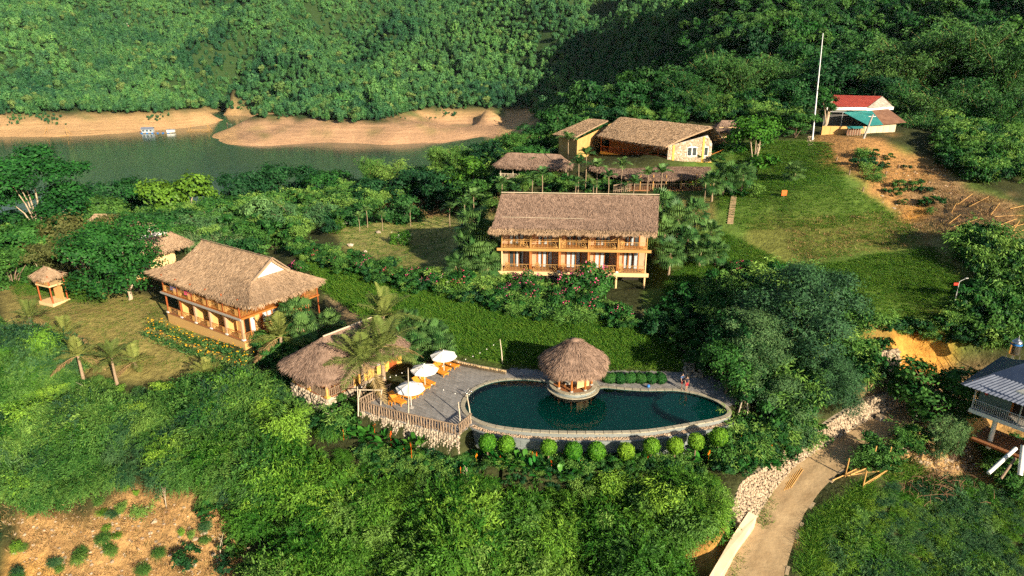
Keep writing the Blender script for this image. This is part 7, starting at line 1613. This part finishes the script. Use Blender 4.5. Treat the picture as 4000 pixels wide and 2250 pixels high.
stone_wall('rubble_wall', 'bluish rubble wall in the shade beside the path to the pool', 'wall', [P(2672,1474,0), P(2742,1478,0)], [PD(2660,1372,73.5), PD(2748,1382,73)], stone, stone_j, mortar, .42)
bw = [P(3396,1466,-2.1), P(3450,1470,-2.1), P(3514,1474,-2.1)]
rw = stone_wall('rubble_wall', 'short rubble retaining wall with a dark drainpipe beside the orange soil cut', 'wall', bw, [PD(3386,1388,bw[0].y*CP+(HC+2.1)*SP+.5), PD(3450,1376,bw[1].y*CP+(HC+2.1)*SP+.5), PD(3512,1366,bw[2].y*CP+(HC+2.1)*SP+.5)], stone_w, stone_j, mortar, .40)
q = bw[1]; bar('drainpipe', rw, tuple(Vector((q.x+.3, q.y-.25, -2.2))-rw.location), tuple(Vector((q.x-.1, q.y+.1, .7))-rw.location), .06, dark, 6)
pr = [(3545,1578,-2.95,3548,1530,.3),(3506,1592,-3.0,3500,1534,.4),(3392,1642,-3.2,3388,1562,.5),(3282,1706,-3.5,3272,1632,.7),(3172,1774,-3.8,3160,1712,.7),(3092,1832,-4.1,3066,1762,.8),(3012,1930,-4.5,2975,1838,.9),(2958,2020,-4.8,2895,1885,1.2),(2915,2095,-5.0,2862,1990,1.0)]
B_ = [P(a, b, c) for a, b, c, *_ in pr]; T_ = [PD(e, f, p.y*CP+(HC-p.z)*SP+o) for (a, b, c, e, f, o), p in zip(pr, B_)]
stone_wall('rubble_wall', 'long pale rubble retaining wall curving along the dirt road', 'wall', B_, T_, stone_w, stone_j, pale_mortar, .30, .5)
c0 = P(2860,2120,-4.9); sl = MB(); sl.slab([tuple(p-c0) for p in (P(2925,1998,-4.0), P(2956,2015,-4.3), P(2945,2060,-4.75), P(2880,2150,-5.05), P(2826,2250,-5.25), P(2770,2320,-5.3), P(2730,2320,-4.9), P(2800,2200,-4.75), P(2860,2095,-4.45))], .9)
o = sl.obj('retaining_slab', pale_conc, None, c0); tag(o, 'smooth pale cement slab edging the lower left side of the road', 'slab')

# ------------------------------------------------------------------ log fence round the deck
logs = []
for i in range(5):
    m = MB(); h = .95; pts = [(rnd.uniform(-.025, .025), rnd.uniform(-.025, .025), z) for z in np.linspace(-.15, h, 5)]; m.tube(pts, [.06, .055, .06, .05, .052], 7); logs.append(m.mesh('log', grey_log, True))
def log_fence(name, label, pts, step=.27, z=.02, skip=()):
    o = Vector(pts[0]); t = thing(name, label, 'fence', o)
    for a, b in zip(pts[:-1], pts[1:]):
        a, b = Vector(a), Vector(b); L = (b-a).length; n = int(L/step); nr = Vector((-(b-a).y, (b-a).x, 0)).normalized()*.03
        for i in range(n):
            p = a+(b-a)*((i+.3)/n)-o; q = link('log', logs[rnd.randrange(5)], t, (p.x, p.y, z), rnd.random()*6, (1.15+rnd.random()*.4, 1.15+rnd.random()*.4, .93+.14*rnd.random()))
        bar('top_rail', t, a-o+Vector((0, 0, .93)), b-o+Vector((0, 0, .93)), .075, grey_log, 7); bar('bottom_rail', t, a-o+Vector((0, 0, .12)), b-o+Vector((0, 0, .12)), .05, grey_log, 7)
    return t
FA, FB, FC = P(1400,1600,0), P(1785,1697,0), P(1842,1652,0)
log_fence('log_fence', 'rustic log fence along the front edge of the pool deck', [FA, P(1590,1651,0), FB])
log_fence('log_fence', 'short return of log fence between deck corner and pool rim', [FB+Vector((.15,.1,0)), FC])
log_fence('log_fence', 'log fence along the left side of the deck behind the loungers', [FA+Vector((0,.2,0)), P(1470,1560,0), P(1530,1533,0)])
log_fence('log_fence', 'log fence section below the curved lean-to at the garden stair', [PD(2395,748,104), PD(2465,738,104.5)], .3)
# string-light poles
for i, (b, tp, lab) in enumerate([((1399,1618),(1396,1510),'bamboo pole at the left corner of the deck fence'),((1595,1655),(1594,1437),'tall bamboo pole in the middle of the front deck fence'),((1799,1688),(1790,1570),'bamboo pole at the front right corner of the deck fence'),((1841,1655),(1823,1540),'leaning bamboo pole at the pool end of the deck fence'),((1462,1540),(1458,1467),'bamboo pole behind the log swing frame'),((1963,1427),(1953,1325),'crooked bamboo pole at the end of the cobble wall')]):
    p = P(b[0], b[1], 0); d = p.y*CP+HC*SP; q = PD(tp[0], tp[1], d); o = MB().tube([(0, 0, -.2), tuple((q-p)*.5+Vector((.04, 0, 0))), tuple(q-p)], [.065, .055, .04], 7).obj('bamboo_pole', pale_log, None, p, smooth=True); tag(o, lab, 'pole', 'string-light poles')
def wire(a, b, sag, name='string_lights', lab=None):
    a, b = Vector(a), Vector(b); t = thing(name, lab, 'lights', a)
    f = lambda s: (b-a)*s-Vector((0, 0, 4*sag*s*(1-s))); MB().tube([tuple(f(s)) for s in np.linspace(0, 1, 17)], .012, 4).obj('wire', dark, t)
    n = max(4, int((b-a).length/1.1)); me = MB().lathe([(.0, .06), (.045, .02), (.05, -.03), (.0, -.08)], 6).mesh('bulb', white_paint, True)
    for i in range(1, n): link('bulb', me, t, f(i/n)-Vector((0, 0, .06)))
tops = [PD(1396,1512,64.0), PD(1594,1440,61.6), PD(1790,1573,60.0), PD(1823,1543,61.6), PD(1458,1470,67.5), PD(1953,1328,73.0)]
wire(tops[1], tops[3], .5, lab='string of bulbs from the tall fence pole to the pool-end pole'); wire(tops[1], tops[4], .4, lab='string of bulbs from the tall fence pole to the swing-frame pole'); wire(tops[1], tops[5], .9, lab='long string of bulbs from the tall fence pole across the deck to the cobble wall'); wire(tops[0], tops[4], .3, lab='string of bulbs from the left corner pole to the swing-frame pole')

# ------------------------------------------------------------------ loungers, tables, parasols
def lounger(label, head, foot):
    h, f = P(*head, 0), P(*foot, 0); d = (f-h); an = math.atan2(-.62, .78)+rnd.uniform(-.06, .06); c = (h+f)/2
    t = thing('sun_lounger', label, 'lounger', (c.x, c.y, .01), an, 'sun loungers on the deck')
    # local x from head to foot, 2 m long
    fr = MB(); fr.bx(-1.0, 1.0, -.36, -.30, .26, .34); fr.bx(-1.0, 1.0, .30, .36, .26, .34); fr.bx(.94, 1.0, -.3, .3, .26, .34); fr.bx(-1.0, -.94, -.3, .3, .26, .34); fr.obj('frame', orange_cush, t)
    for sx in (-.86, .86):
        for sy in (-.31, .31): box('leg', t, (sx, sy, .13), (.07, .07, .26), orange_cush)
    for i in range(11): box('slat', t, (-.22+i*.117, 0, .355), (.10, .68, .03), orange_cush)
    a = math.radians(38)
    for i in range(7): r = .06+i*.115; box('back_slat', t, (-.30-r*math.cos(a), 0, .37+r*math.sin(a)), (.10, .66, .03), orange_cush, (0, a, 0))
    bar('back_prop', t, (-.85, -.25, .3), (-.8, -.25, .72), .04, orange_cush); bar('back_prop', t, (-.85, .25, .3), (-.8, .25, .72), .04, orange_cush)
for lab, h, f in [('nearest', (1523,1560), (1581,1584)), ('second', (1560,1543), (1617,1564)), ('third', (1590,1528), (1642,1549)), ('fourth', (1617,1502), (1672,1526)), ('fifth', (1638,1489), (1694,1510)), ('sixth', (1690,1450), (1747,1471)), ('seventh', (1699,1432), (1755,1455)), ('farthest', (1729,1422), (1791,1440))]:
    lounger('orange slatted sun lounger on the deck, %s the front fence' % {'nearest': 'nearest to', 'farthest': 'farthest from'}.get(lab, lab+' from'), h, f)
for i, (x, y) in enumerate([(1531,1582), (1564,1561), (1643,1504), (1717,1449)]):
    p = P(x, y, 0); t = thing('side_table', 'small orange side table between loungers, %s from the front fence' % ORD[i], 'table', (p.x, p.y, .01), -.67, 'side tables on the deck')
    for k in range(4): box('top_slat', t, (0, -.18+k*.12, .44), (.5, .10, .03), orange_cush)
    for sx in (-.2, .2):
        for sy in (-.2, .2): box('leg', t, (sx, sy, .21), (.05, .05, .42), orange_cush)
def parasol(label, bx, by):
    p = P(bx, by, 0); t = thing('parasol', label, 'umbrella', (p.x, p.y, .01), rnd.random(), 'white parasols on the deck')
    mb = MB(); mb.lathe([(.26, 0), (.26, .06), (.08, .1), (.04, .25)], 16); mb.obj('base', concrete, t); bar('pole', t, (0, 0, .05), (0, 0, 2.5), .03, white_paint, 8)
    n = 8; V = [(0, 0, 2.55)]; R = 1.36; cc = MB()
    for k in range(n):
        a0, a1 = 2*math.pi*k/n, 2*math.pi*(k+1)/n; pts = []
        rows = []
        for s in np.linspace(0, 1, 5):
            r = R*s; z = 2.56-.50*s-.04*math.sin(s*math.pi)*-1
            row = []
            for u in np.linspace(0, 1, 4):
                q = (np.array([math.cos(a0), math.sin(a0)])*(1-u)+np.array([math.cos(a1), math.sin(a1)])*u)*r; row.append((q[0], q[1], z-.05*s*math.sin(u*math.pi)))
            rows.append(row)
        V = np.array(rows).reshape(-1, 3); F = np.array([[i*4+j, i*4+j+1, (i+1)*4+j+1, (i+1)*4+j] for i in range(4) for j in range(3)]); g = MB().add(V, F)
        e = V[-4:]; g.add(np.concatenate([e, e-np.array([0, 0, .12])]), np.array([[j, j+1, 5+j, 4+j] for j in range(3)])); g.obj('canopy_panel', canvas, t)
        bar('rib', t, (0, 0, 2.5), (R*.98*math.cos(a0), R*.98*math.sin(a0), 2.03), .018, wood)
    MB().lathe([(.0, 2.72), (.05, 2.66), (.07, 2.56), (.0, 2.55)], 8).obj('finial', white_paint, t)
parasol('white parasol nearest the front fence', 1607, 1592); parasol('white parasol in the middle of the deck row', 1661, 1516); parasol('white parasol farthest back beside the cobble wall', 1735, 1460)
# log swing frame
o = P(1452, 1578, 0); t = thing('swing_frame', 'A-shaped log swing frame at the left corner of the deck', 'frame', (o.x, o.y, 0))
for e, sx in ((-1, -1.0), (1, 1.0)):
    bar('leg', t, (sx-.12, -.35+.15*e, 0), (sx, 0, 1.5), .075, pale_log, 7); bar('leg', t, (sx+.15, .55, 0), (sx, 0, 1.5), .07, grey_log, 7)
bar('crossbar', t, (-1.15, 0, 1.5), (1.15, 0, 1.46), .05, pale_log, 7)
# pool ladder
p = P(1834, 1552, 0); t = thing('pool_ladder', 'steel pool ladder on the left rim of the pool', 'ladder', p, math.radians(40))
for y in (-.28, .0, .28):
    MB().tube([(-.35, y, .03), (-.33, y, .45), (-.2, y, .72), (.05, y, .75), (.25, y, .5), (.3, y, .0), (.3, y, -.9)], .024, 7).obj('rail', metal, t, smooth=True)
for z in (-.25, -.55): bar('step', t, (.3, -.28, z), (.3, .28, z), .03, metal, 6)
V, F = ico(); mb = MB(); b = mb.lathe([(.17*math.sin(a), -.17*math.cos(a)) for a in np.linspace(.01, math.pi-.01, 9)], 14); p = P(2533, 1516, .05); o = mb.obj('ball', blue_plastic, None, (p.x, p.y+.1, .22), smooth=True); tag(o, 'bright blue ball lying on the far rim of the pool', 'ball')
# hedge behind the pool
hd = ball_bush(.7, 2200).mesh('foliage', lf_tree); k = 0
for x in (2385, 2425, 2465, 2505, 2545, 2585):
    p = P(x, 1508-k*0, 0); t = thing('hedge_shrub', 'low round hedge shrub behind the pool, %s from the hut' % ORD[k], 'shrub', (p.x, p.y+.9, 0), rnd.random()*6, 'hedge behind the pool'); k += 1
    link('foliage', hd, t, (0, 0, .42), None, (1.15, .9, .75)); bar('stem', t, (0, 0, -.1), (0, 0, .5), .05, bark, 5)

# ------------------------------------------------------------------ two people on the path
def person(label, loc, rz, shirt_m, pants_m, H=1.62, stride=.12, arm=.1):
    t = thing('person', label, 'person', loc, rz); s = H/1.7
    J = {'pel': (0, 0, .93), 'sp': (0, 0, 1.12), 'ch': (0, .01, 1.32), 'nk': (0, 0, 1.46), 'hd': (0, -.02, 1.55), 'tp': (0, -.02, 1.68),
         'sl': (-.17, 0, 1.40), 'el': (-.22, -arm*.5, 1.13), 'wl': (-.20, -arm*1.6, .92), 'hl': (-.19, -arm*1.9, .83), 'sr': (.17, 0, 1.40), 'er': (.22, arm*.4, 1.13), 'wr': (.21, arm*.4-.06, .90), 'hr': (.205, arm*.3-.08, .81),
         'pl': (-.09, 0, .88), 'kl': (-.10, -stride-.02, .49), 'al': (-.10, -stride+.02, .09), 'fl': (-.11, -stride-.14, .03), 'pr': (.09, 0, .88), 'kr': (.10, stride*.6-.03, .49), 'ar': (.10, stride+.03, .09), 'fr': (.11, stride-.12, .03)}
    E = [('pel', 'sp'), ('sp', 'ch'), ('ch', 'nk'), ('nk', 'hd'), ('hd', 'tp'), ('ch', 'sl'), ('sl', 'el'), ('el', 'wl'), ('wl', 'hl'), ('ch', 'sr'), ('sr', 'er'), ('er', 'wr'), ('wr', 'hr'), ('pel', 'pl'), ('pl', 'kl'), ('kl', 'al'), ('al', 'fl'), ('pel', 'pr'), ('pr', 'kr'), ('kr', 'ar'), ('ar', 'fr')]
    Rd = dict(pel=.13, sp=.115, ch=.125, nk=.052, hd=.088, tp=.07, sl=.055, el=.04, wl=.028, hl=.034, sr=.055, er=.04, wr=.028, hr=.034, pl=.08, kl=.055, al=.036, fl=.033, pr=.08, kr=.055, ar=.036, fr=.033)
    k = list(J); me = bpy.data.meshes.new('body'); me.from_pydata([tuple(np.array(J[j])*s) for j in k], [(k.index(a), k.index(b)) for a, b in E], []); me.materials.append(skin)
    o = link('body', me, t); md = o.modifiers.new('skin', 'SKIN'); md.use_smooth_shade = True
    for i, j in enumerate(k): me.skin_vertices[0].data[i].radius = (Rd[j]*s, Rd[j]*s)
    me.skin_vertices[0].data[0].use_root = True
    o.modifiers.new('sub', 'SUBSURF').render_levels = 1
    c = MB(); c.lathe([(.135, .92), (.15, 1.0), (.145, 1.15), (.165, 1.32), (.16, 1.40), (.07, 1.46)], 14); 
    for a, b in (('sl', 'el'), ('sr', 'er')): c.tube([J[a], tuple((np.array(J[a])*.3+np.array(J[b])*.7))], [.072, .062], 8)
    q = c.obj('shirt', shirt_m, t, smooth=True); q.scale = (s, s*.85, s)
    c = MB(); c.lathe([(.14, .98), (.165, .86), (.16, .80)], 14)
    for a, b in (('pl', 'kl'), ('pr', 'kr')): c.tube([J[a], tuple((np.array(J[a])*.25+np.array(J[b])*.75))], [.10, .085], 8)
    q = c.obj('shorts', pants_m, t, smooth=True); q.scale = (s, s*.9, s)
    c = MB(); c.lathe([(.001, 1.735), (.06, 1.72), (.098, 1.67), (.105, 1.60), (.10, 1.52), (.07, 1.46)], 12, (0, .02, 0)); q = c.obj('hair', hair, t, smooth=True); q.scale = (s, s, s)
p = P(2662, 1518, 0); person('person in a blue top and dark red shorts walking on the shaded path', (p.x, p.y, .02), .5, surf('blue_top', (.05, .10, .22), (.08, .14, .28), 5, .9, 0), surf('dark_red_shorts', (.20, .02, .03), (.26, .03, .04), 5, .9, 0), 1.66)
p = P(2680, 1526, 0); person('person in a dark top and red shorts walking close beside the other', (p.x, p.y, .02), .2, surf('dark_top', (.02, .02, .03), (.04, .035, .05), 5, .9, 0), surf('red_shorts', (.34, .02, .03), (.40, .03, .05), 5, .9, 0), 1.58, .08)

# ------------------------------------------------------------------ steps, rocks, signs
tan_step = surf('earth_step', (.30, .21, .12), (.42, .31, .19), 2, .9, .3)
def steps(name, label, a, b, n, w=.9):
    t = thing(name, label, 'steps', a)
    for i in range(n):
        p = a+(b-a)*((i+.5)/n); z = zg(p.x, p.y); an = math.atan2((b-a).y, (b-a).x); box('step', t, (p.x-a.x, p.y-a.y, z-a.z+.02), ((b-a).length/n*1.05, w, .22), tan_step, (0, 0, an))
steps('stone_steps', 'flight of pale steps climbing the grassy slope right of the fan palms', G(2908,1138,3.2), G(2843,1030,5), 17)
steps('stone_steps', 'narrow steps leading up to the lean-to between clipped hedges', G(2852,875,7.5), G(2868,765,10), 14, .8)
for i, (x, y, s) in enumerate([(1554,940,.9), (1479,910,.7), (1369,962,.85), (1427,985,.5), (2620,1880,.9), (1790,1790,.7)]):
    p = G(x, y, 2.8 if y < 1200 else -2); m = MB(); V, F = ico(); V = V*(.7+.5*rng.random((12, 1)))*np.array([.7, .55, .5])*s; m.add(V, F); o = m.obj('boulder', stone, None, (p.x, p.y, p.z+.15*s)); tag(o, ['pale boulder in the middle of the lawn', 'flat boulder at the upper edge of the lawn', 'boulder at the left end of the lawn', 'small boulder at the front edge of the lawn', 'pale boulder in the scrub below the ball shrubs', 'tan boulder beneath the end of the deck fence'][i], 'rock')
def sign(label, x, y, z, w, h, m, hp=1.0, rz=0):
    p = G(x, y, z); t = thing('sign', label, 'sign', p, rz); box('board', t, (0, 0, hp+h/2), (w, .04, h), m); bar('post', t, (0, .04, -.2), (0, .04, hp+h*.5), .04, galv, 6); return t
sign('white notice board on a post at the outer edge of the road', 3568, 1662, -3.3, .75, .6, white_paint, .7, .6)
t = sign('small orange box sign standing on the grassy slope', 3062, 768, 11, .75, .8, orange_paint, .15)
p = G(3668, 1600, -3); t = thing('easel', 'white folding stand beside the tree at the road bend', 'stand', p, .4)
for sx in (-.3, .3): bar('leg', t, (sx*1.2, -.25, 0), (sx*.5, 0, 1.1), .05, white_paint); bar('leg', t, (sx*1.2, .3, 0), (sx*.5, 0, 1.1), .05, white_paint)
box('panel', t, (0, -.08, .8), (.5, .04, .5), white_paint)
p = G(3435, 1640, -3.2); t = thing('stump_block', 'small concrete block lying at the foot of the rubble wall', 'block', p, .5); box('block', t, (0, 0, .2), (.6, .5, .45), concrete); box('cap', t, (0, 0, .45), (.66, .56, .06), pale_conc)
p = G(3690, 1345, -1); t = thing('lamp_post', 'thin lamp post with a small red flag behind the leafy tree', 'lamp post', p); bar('post', t, (0, 0, -.2), (0, 0, 3.2), .05, galv, 6); bar('arm', t, (0, 0, 3.2), (.7, 0, 3.6), .03, galv, 6); box('lamp_head', t, (.75, 0, 3.6), (.3, .14, .08), galv); box('flag', t, (-.3, 0, 2.9), (.5, .02, .3), red_paint)

# ------------------------------------------------------------------ bamboo rails and poles by the road
def at(x, y, z=-4.5): return G(x, y, z)
o = at(3400, 1840); t = thing('bamboo_fence', 'unfinished bamboo pole fence on the slope right of the road', 'fence', o)
ps = [at(3301,1862), at(3407,1812), at(3471,1846), at(3368,1912), at(3470,1790)]
for p, h in zip(ps, (1.9, 1.85, 1.6, 1.9, 1.2)): bar('post', t, p-o-Vector((0, 0, .2)), p-o+Vector((.06, 0, h)), .06, bamboo_pole, 7)
rr = [(ps[0], ps[1], .25, .35), (ps[0], ps[2], .1, .3), (ps[3], ps[2], .5, .4), (at(3250,1882), ps[1], .15, .1), (ps[3], at(3550,1790), .25, .2), (at(3310,1872), at(3440,1815), .35, .3)]
for a, b, h0, h1 in rr: bar('rail', t, a-o+Vector((0, 0, h0)), b-o+Vector((0, 0, h1)), .055, bamboo_pole, 7)
for i in range(5):
    a, b = at(3052+i*9, 1925-i*4, -4.4), at(3112+i*6, 1818+i*5, -4.0); a.z += .12; b.z += .12; m = MB().tube([(0, 0, 0), tuple((b-a)*.5), tuple(b-a)], [.05, .045, .035], 6).obj('bamboo_cane', bamboo_pole, None, a, smooth=True); tag(m, 'loose bamboo cane lying along the left edge of the road, %s from the wall' % ORD[i], 'cane', 'canes on the road')
p = at(3190, 1790, -3.8); m = MB().tube([(0, 0, -.3), (0, 0, 1.0)], .09, 6).obj('timber_post', grey_log, None, (T_[4].x+.1, T_[4].y-.75, B_[4].z+.3)); tag(m, 'dark timber post leaning against the rubble wall', 'post')
FB_ = []
for i in range(14):
    x = rnd.uniform(3700, 3960); y = rnd.uniform(800, 960); p = G(x, y, 10); L = rnd.uniform(2, 5); an = rnd.uniform(-1.0, .4); d = Vector((math.cos(an), -math.sin(an)*.8, 0))*L; q = p+d; d.z = zg(q.x, q.y)-p.z
    m = MB().tube([(0, 0, .12), tuple(d+Vector((0, 0, .2+.3*rnd.random())))], [.06, .04], 6).obj('felled_bamboo', bamboo_pole, None, p, smooth=True); FB_.append((x, m))
for i, (x, m) in enumerate(sorted(FB_, key=lambda e: e[0])): tag(m, 'felled bamboo pole on the cleared slope at the right edge, %s from the left' % ORD[i], 'pole', 'felled bamboo poles')
for i in range(7):
    a = G(3270+i*48+rnd.uniform(-10, 10), rnd.uniform(600, 760), 14); m = MB(); m.tube([(0, 0, -.2), (.03, 0, .3), (.05, .02, .5+.3*rnd.random())], [.12, .1, .09], 7); k = m.obj('tree_stump', bark, None, a, smooth=True); tag(k, 'sawn tree stump on the bare slope below the farmhouse, %s from the left' % ORD[i], 'stump', 'stumps below the farmhouse')
for i, (x, y, h, lx) in enumerate([(650,1985,2.2,.2),(860,2180,2.6,.6),(120,1990,1.8,-.3),(1640,2010,2.0,.5),(2060,2080,2.4,.6),(1840,1890,1.6,-.5),(2480,1900,2.2,.4),(1300,1690,2.4,.1),(980,1640,2.6,.1),(880,1600,2.8,-.1),(330,1560,1.8,.3),(22,1560,2.4,0)]):
    p = G(x, y, -6); m = MB(); m.tube([(0, 0, -.2), (lx*.3, 0, h*.5), (lx, .1, h)], [.05, .04, .015], 5)
    for k in range(5): z = h*(.4+.13*k); m.tube([(lx*.6, 0, z), (lx*.6+rnd.uniform(-.6, .6), rnd.uniform(-.4, .2), z+.5)], [.02, .006], 4)
    k = m.obj('dead_stem', pale_log, None, p, smooth=True); tag(k, ['bare dead stem above the left soil patch', 'leaning dead branch in the rubble at bottom left', 'broken grey stem at the far left edge', 'dead twigs sticking out of the bamboo scrub, left of centre', 'dead twigs sticking out of the middle of the bamboo scrub', 'dead twig just below the clipped shrubs', 'tall bare stem right of the bamboo scrub', 'thin yellow stem below the bungalow porch', 'thin yellow stem in the scrub left of the porch', 'bare pole-like stem in the left scrub below the lilies', 'dead brown bush below the left lawn', 'bare stem at the far left in the upper scrub'][i], 'stem')
# brush pile
o = at(3600, 1885, -5); m = MB()
for i in range(260):
    a = rng.normal(size=3)*np.array([2.0, 1.3, .35]); a[2] = abs(a[2])+.1; d = rng.normal(size=3)*np.array([.8, .8, .25]); m.tube([a, a+d*.5+np.array([0, 0, .12]), a+d], [.03, .022, .01], 4, caps=False)
k = m.obj('brush_pile', surf('brown_twigs', (.10, .055, .03), (.24, .14, .08), 3, .9, .2), None, (o.x, o.y, o.z)); tag(k, 'heap of cut brown branches right of the bamboo fence', 'brush pile', kind='stuff')
# loose stones
m = MB(); V0, F0 = ico()
R = np.concatenate([region([(0,2020),(700,1960),(960,2100),(1050,2260),(0,2400)], 36, 80, 260), region([(980,2170),(1150,2170),(1180,2380),(950,2380)], 36, 80, 90), region([(3500,1730),(3780,1720),(3800,1840),(3600,1830)], 45, 75, 260), region([(3100,530),(3170,530),(3190,570),(3110,575)], 95, 130, 60), region([(3250,560),(3640,640),(3760,760),(3500,850)], 90, 130, 60)])
for x, y, z, *_ in R: s = rnd.uniform(.05, .20)*(1.6 if rnd.random() < .1 else 1); m.add(V0*(.7+.6*rng.random((12, 1)))*s*np.array([1, .9, .65])+np.array([x, y, z+.02]), F0, rnd.random())
k = m.obj('loose_stones', stone_j, None); tag(k, 'loose pale stones strewn over the bare soil', 'stones', kind='stuff')
# bamboo tree guard by the pool
p = P(2905, 1600, -.1); t = thing('tree_guard', 'bamboo tripod guard round a young tree at the right end of the pool', 'tree guard', (p.x, p.y, zg(p.x, p.y)))
for i in range(4): a = i*1.57+.4; bar('stake', t, (.8*math.cos(a), .8*math.sin(a), -.1), (.2*math.cos(a), .2*math.sin(a), 3.0), .05, pale_log, 6)
bar('tie', t, (-.4, 0, 1.6), (.4, 0, 1.6), .03, pale_log, 5); MB().tube([(0, 0, -.2), (.05, 0, 1.6), (0, .05, 3.2)], [.06, .05, .02], 6).obj('sapling', bark, t)

# ------------------------------------------------------------------ things on the lake
def W(x, y): return P(x, y, LAKE_Z+.1)
p = W(585, 519); t = thing('floating_house', 'pale blue floating house on a raft at the sandy shore', 'houseboat', p, .1)
box('raft', t, (4, 0, .15), (20, 4, .3), grey_log); box('cabin', t, (-1, .4, 1.5), (6.5, 3.2, 2.4), surf('blue_grey_board', (.30, .36, .42), (.42, .48, .54), 1, .8, .1)); mb = MB(); mb.slab([(-4.8, -1.8, 2.6), (2.8, -1.8, 2.6), (2.6, .4, 3.6), (-4.6, .4, 3.6)], .1); mb.slab([(-4.6, .42, 3.6), (2.6, .42, 3.6), (2.8, 2.4, 2.7), (-4.8, 2.4, 2.7)], .1); mb.obj('roof', corrug, t)
for x in (-3.2, -1, 1.2): box('window', t, (x, -1.22, 1.5), (1.2, .06, 1.0), glass)
box('shed', t, (13, 0, 1.1), (4.5, 2.2, 1.6), white_paint); box('shed_roof', t, (13, 0, 2.0), (5, 2.8, .12), corrug)
for i in range(6): box('float_drum', t, (-4+i*3.2, -1.9, .0), (1.2, .7, .7), blue_plastic)
for i, (x, y, w, h, lab) in enumerate([(780,512,14,4,'square lift net on bamboo poles right of the floating house'), (225,530,15,5,'lift net frame by the sandy shore at far left'), (1020,538,12,2.5,'low fishing frame near the tip of the sandbank')]):
    p = W(x, y); t = thing('lift_net', lab, 'fishing net', p)
    for sx in (-1, 1):
        bar('pole', t, (sx*w*.5, -2, -.5), (sx*w*.38, 0, h), .12, bamboo_pole, 6); bar('pole', t, (sx*w*.5, 3, -.5), (sx*w*.38, 0, h), .12, bamboo_pole, 6)
    bar('spar', t, (-w*.55, -2, .3), (w*.55, -2, .3), .12, bamboo_pole, 6); bar('spar', t, (-w*.5, 2.5, .5), (w*.5, 2.5, .5), .12, bamboo_pole, 6)
    for k in range(5): bar('net_rope', t, (-w*.38+k*w*.19, -2, .35), (-w*.38+k*w*.19, 2.5, .5), .05, pale_log, 5)
p = W(895, 488); mb = MB(); n = 9; xs = np.linspace(-3, 3, n); wd = .6*np.sqrt(np.clip(1-(xs/3.05)**2, 0.02, 1)); V = np.concatenate([np.c_[xs, -wd, .55+.25*(xs/3)**2], np.c_[xs, -wd*.5, 0*xs], np.c_[xs, wd*.5, 0*xs], np.c_[xs, wd, .55+.25*(xs/3)**2]])
mb.add(V, np.array([[r*n+i, r*n+i+1, (r+1)*n+i+1, (r+1)*n+i] for r in range(3) for i in range(n-1)])); t = thing('rowing_boat', 'small rowing boat with a fisher at the mouth of the dark creek', 'boat', p, -.5); mb.obj('hull', surf('green_boat', (.10, .16, .10), (.16, .22, .13), 3, .7, .1), t); box('thwart', t, (0, 0, .35), (.3, 1.0, .05), grey_log)
person('person standing in the small boat at the creek mouth', (p.x-1.2, p.y, p.z+.05), 1.2, pink_wall, dark, 1.65, .06)
for i, (x, y, lab) in enumerate([(490,103,'tiny white farm hut on the far hillside, leftmost'), (870,120,'tiny white-roofed hut in the forest left of centre'), (2075,105,'tiny white hut high on the central hillside'), (2110,85,'second tiny white hut high on the central hillside')]):
    d = 640; p = PD(x, y, d)
    for _ in range(30):
        p = PD(x, y, d)
        if p.z < zg(p.x, p.y)+2: break
        d += 8
    t = thing('hill_hut', lab, 'hut', (p.x, p.y, p.z)); box('wall', t, (0, 0, 0), (6, 4, 3.6), pale_conc); mb = MB(); mb.slab([(-3.4, -2.6, 1.8), (3.4, -2.6, 1.8), (3.4, 0, 3.2), (-3.4, 0, 3.2)], .2); mb.slab([(-3.4, .05, 3.2), (3.4, .05, 3.2), (3.4, 2.6, 1.8), (-3.4, 2.6, 1.8)], .2); mb.obj('roof', white_wall, t)
# ================================================================== AIR
def build_haze():
    m = bpy.data.materials.new('haze'); m.use_nodes = True; N = m.node_tree.nodes; L = m.node_tree.links; N.remove(N['Principled BSDF'])
    v = N.new('ShaderNodeVolumePrincipled'); v.inputs['Color'].default_value = (.72, .86, 1.0, 1); v.inputs['Density'].default_value = HAZE; v.inputs['Anisotropy'].default_value = .2
    L.new(v.outputs[0], N['Material Output'].inputs['Volume'])
    o = MB().bx(-2600, 2600, -60, 1900, -80, 420).obj('haze', m); tag(o, kind='stuff')
HAZE = 0.00003
build_haze()
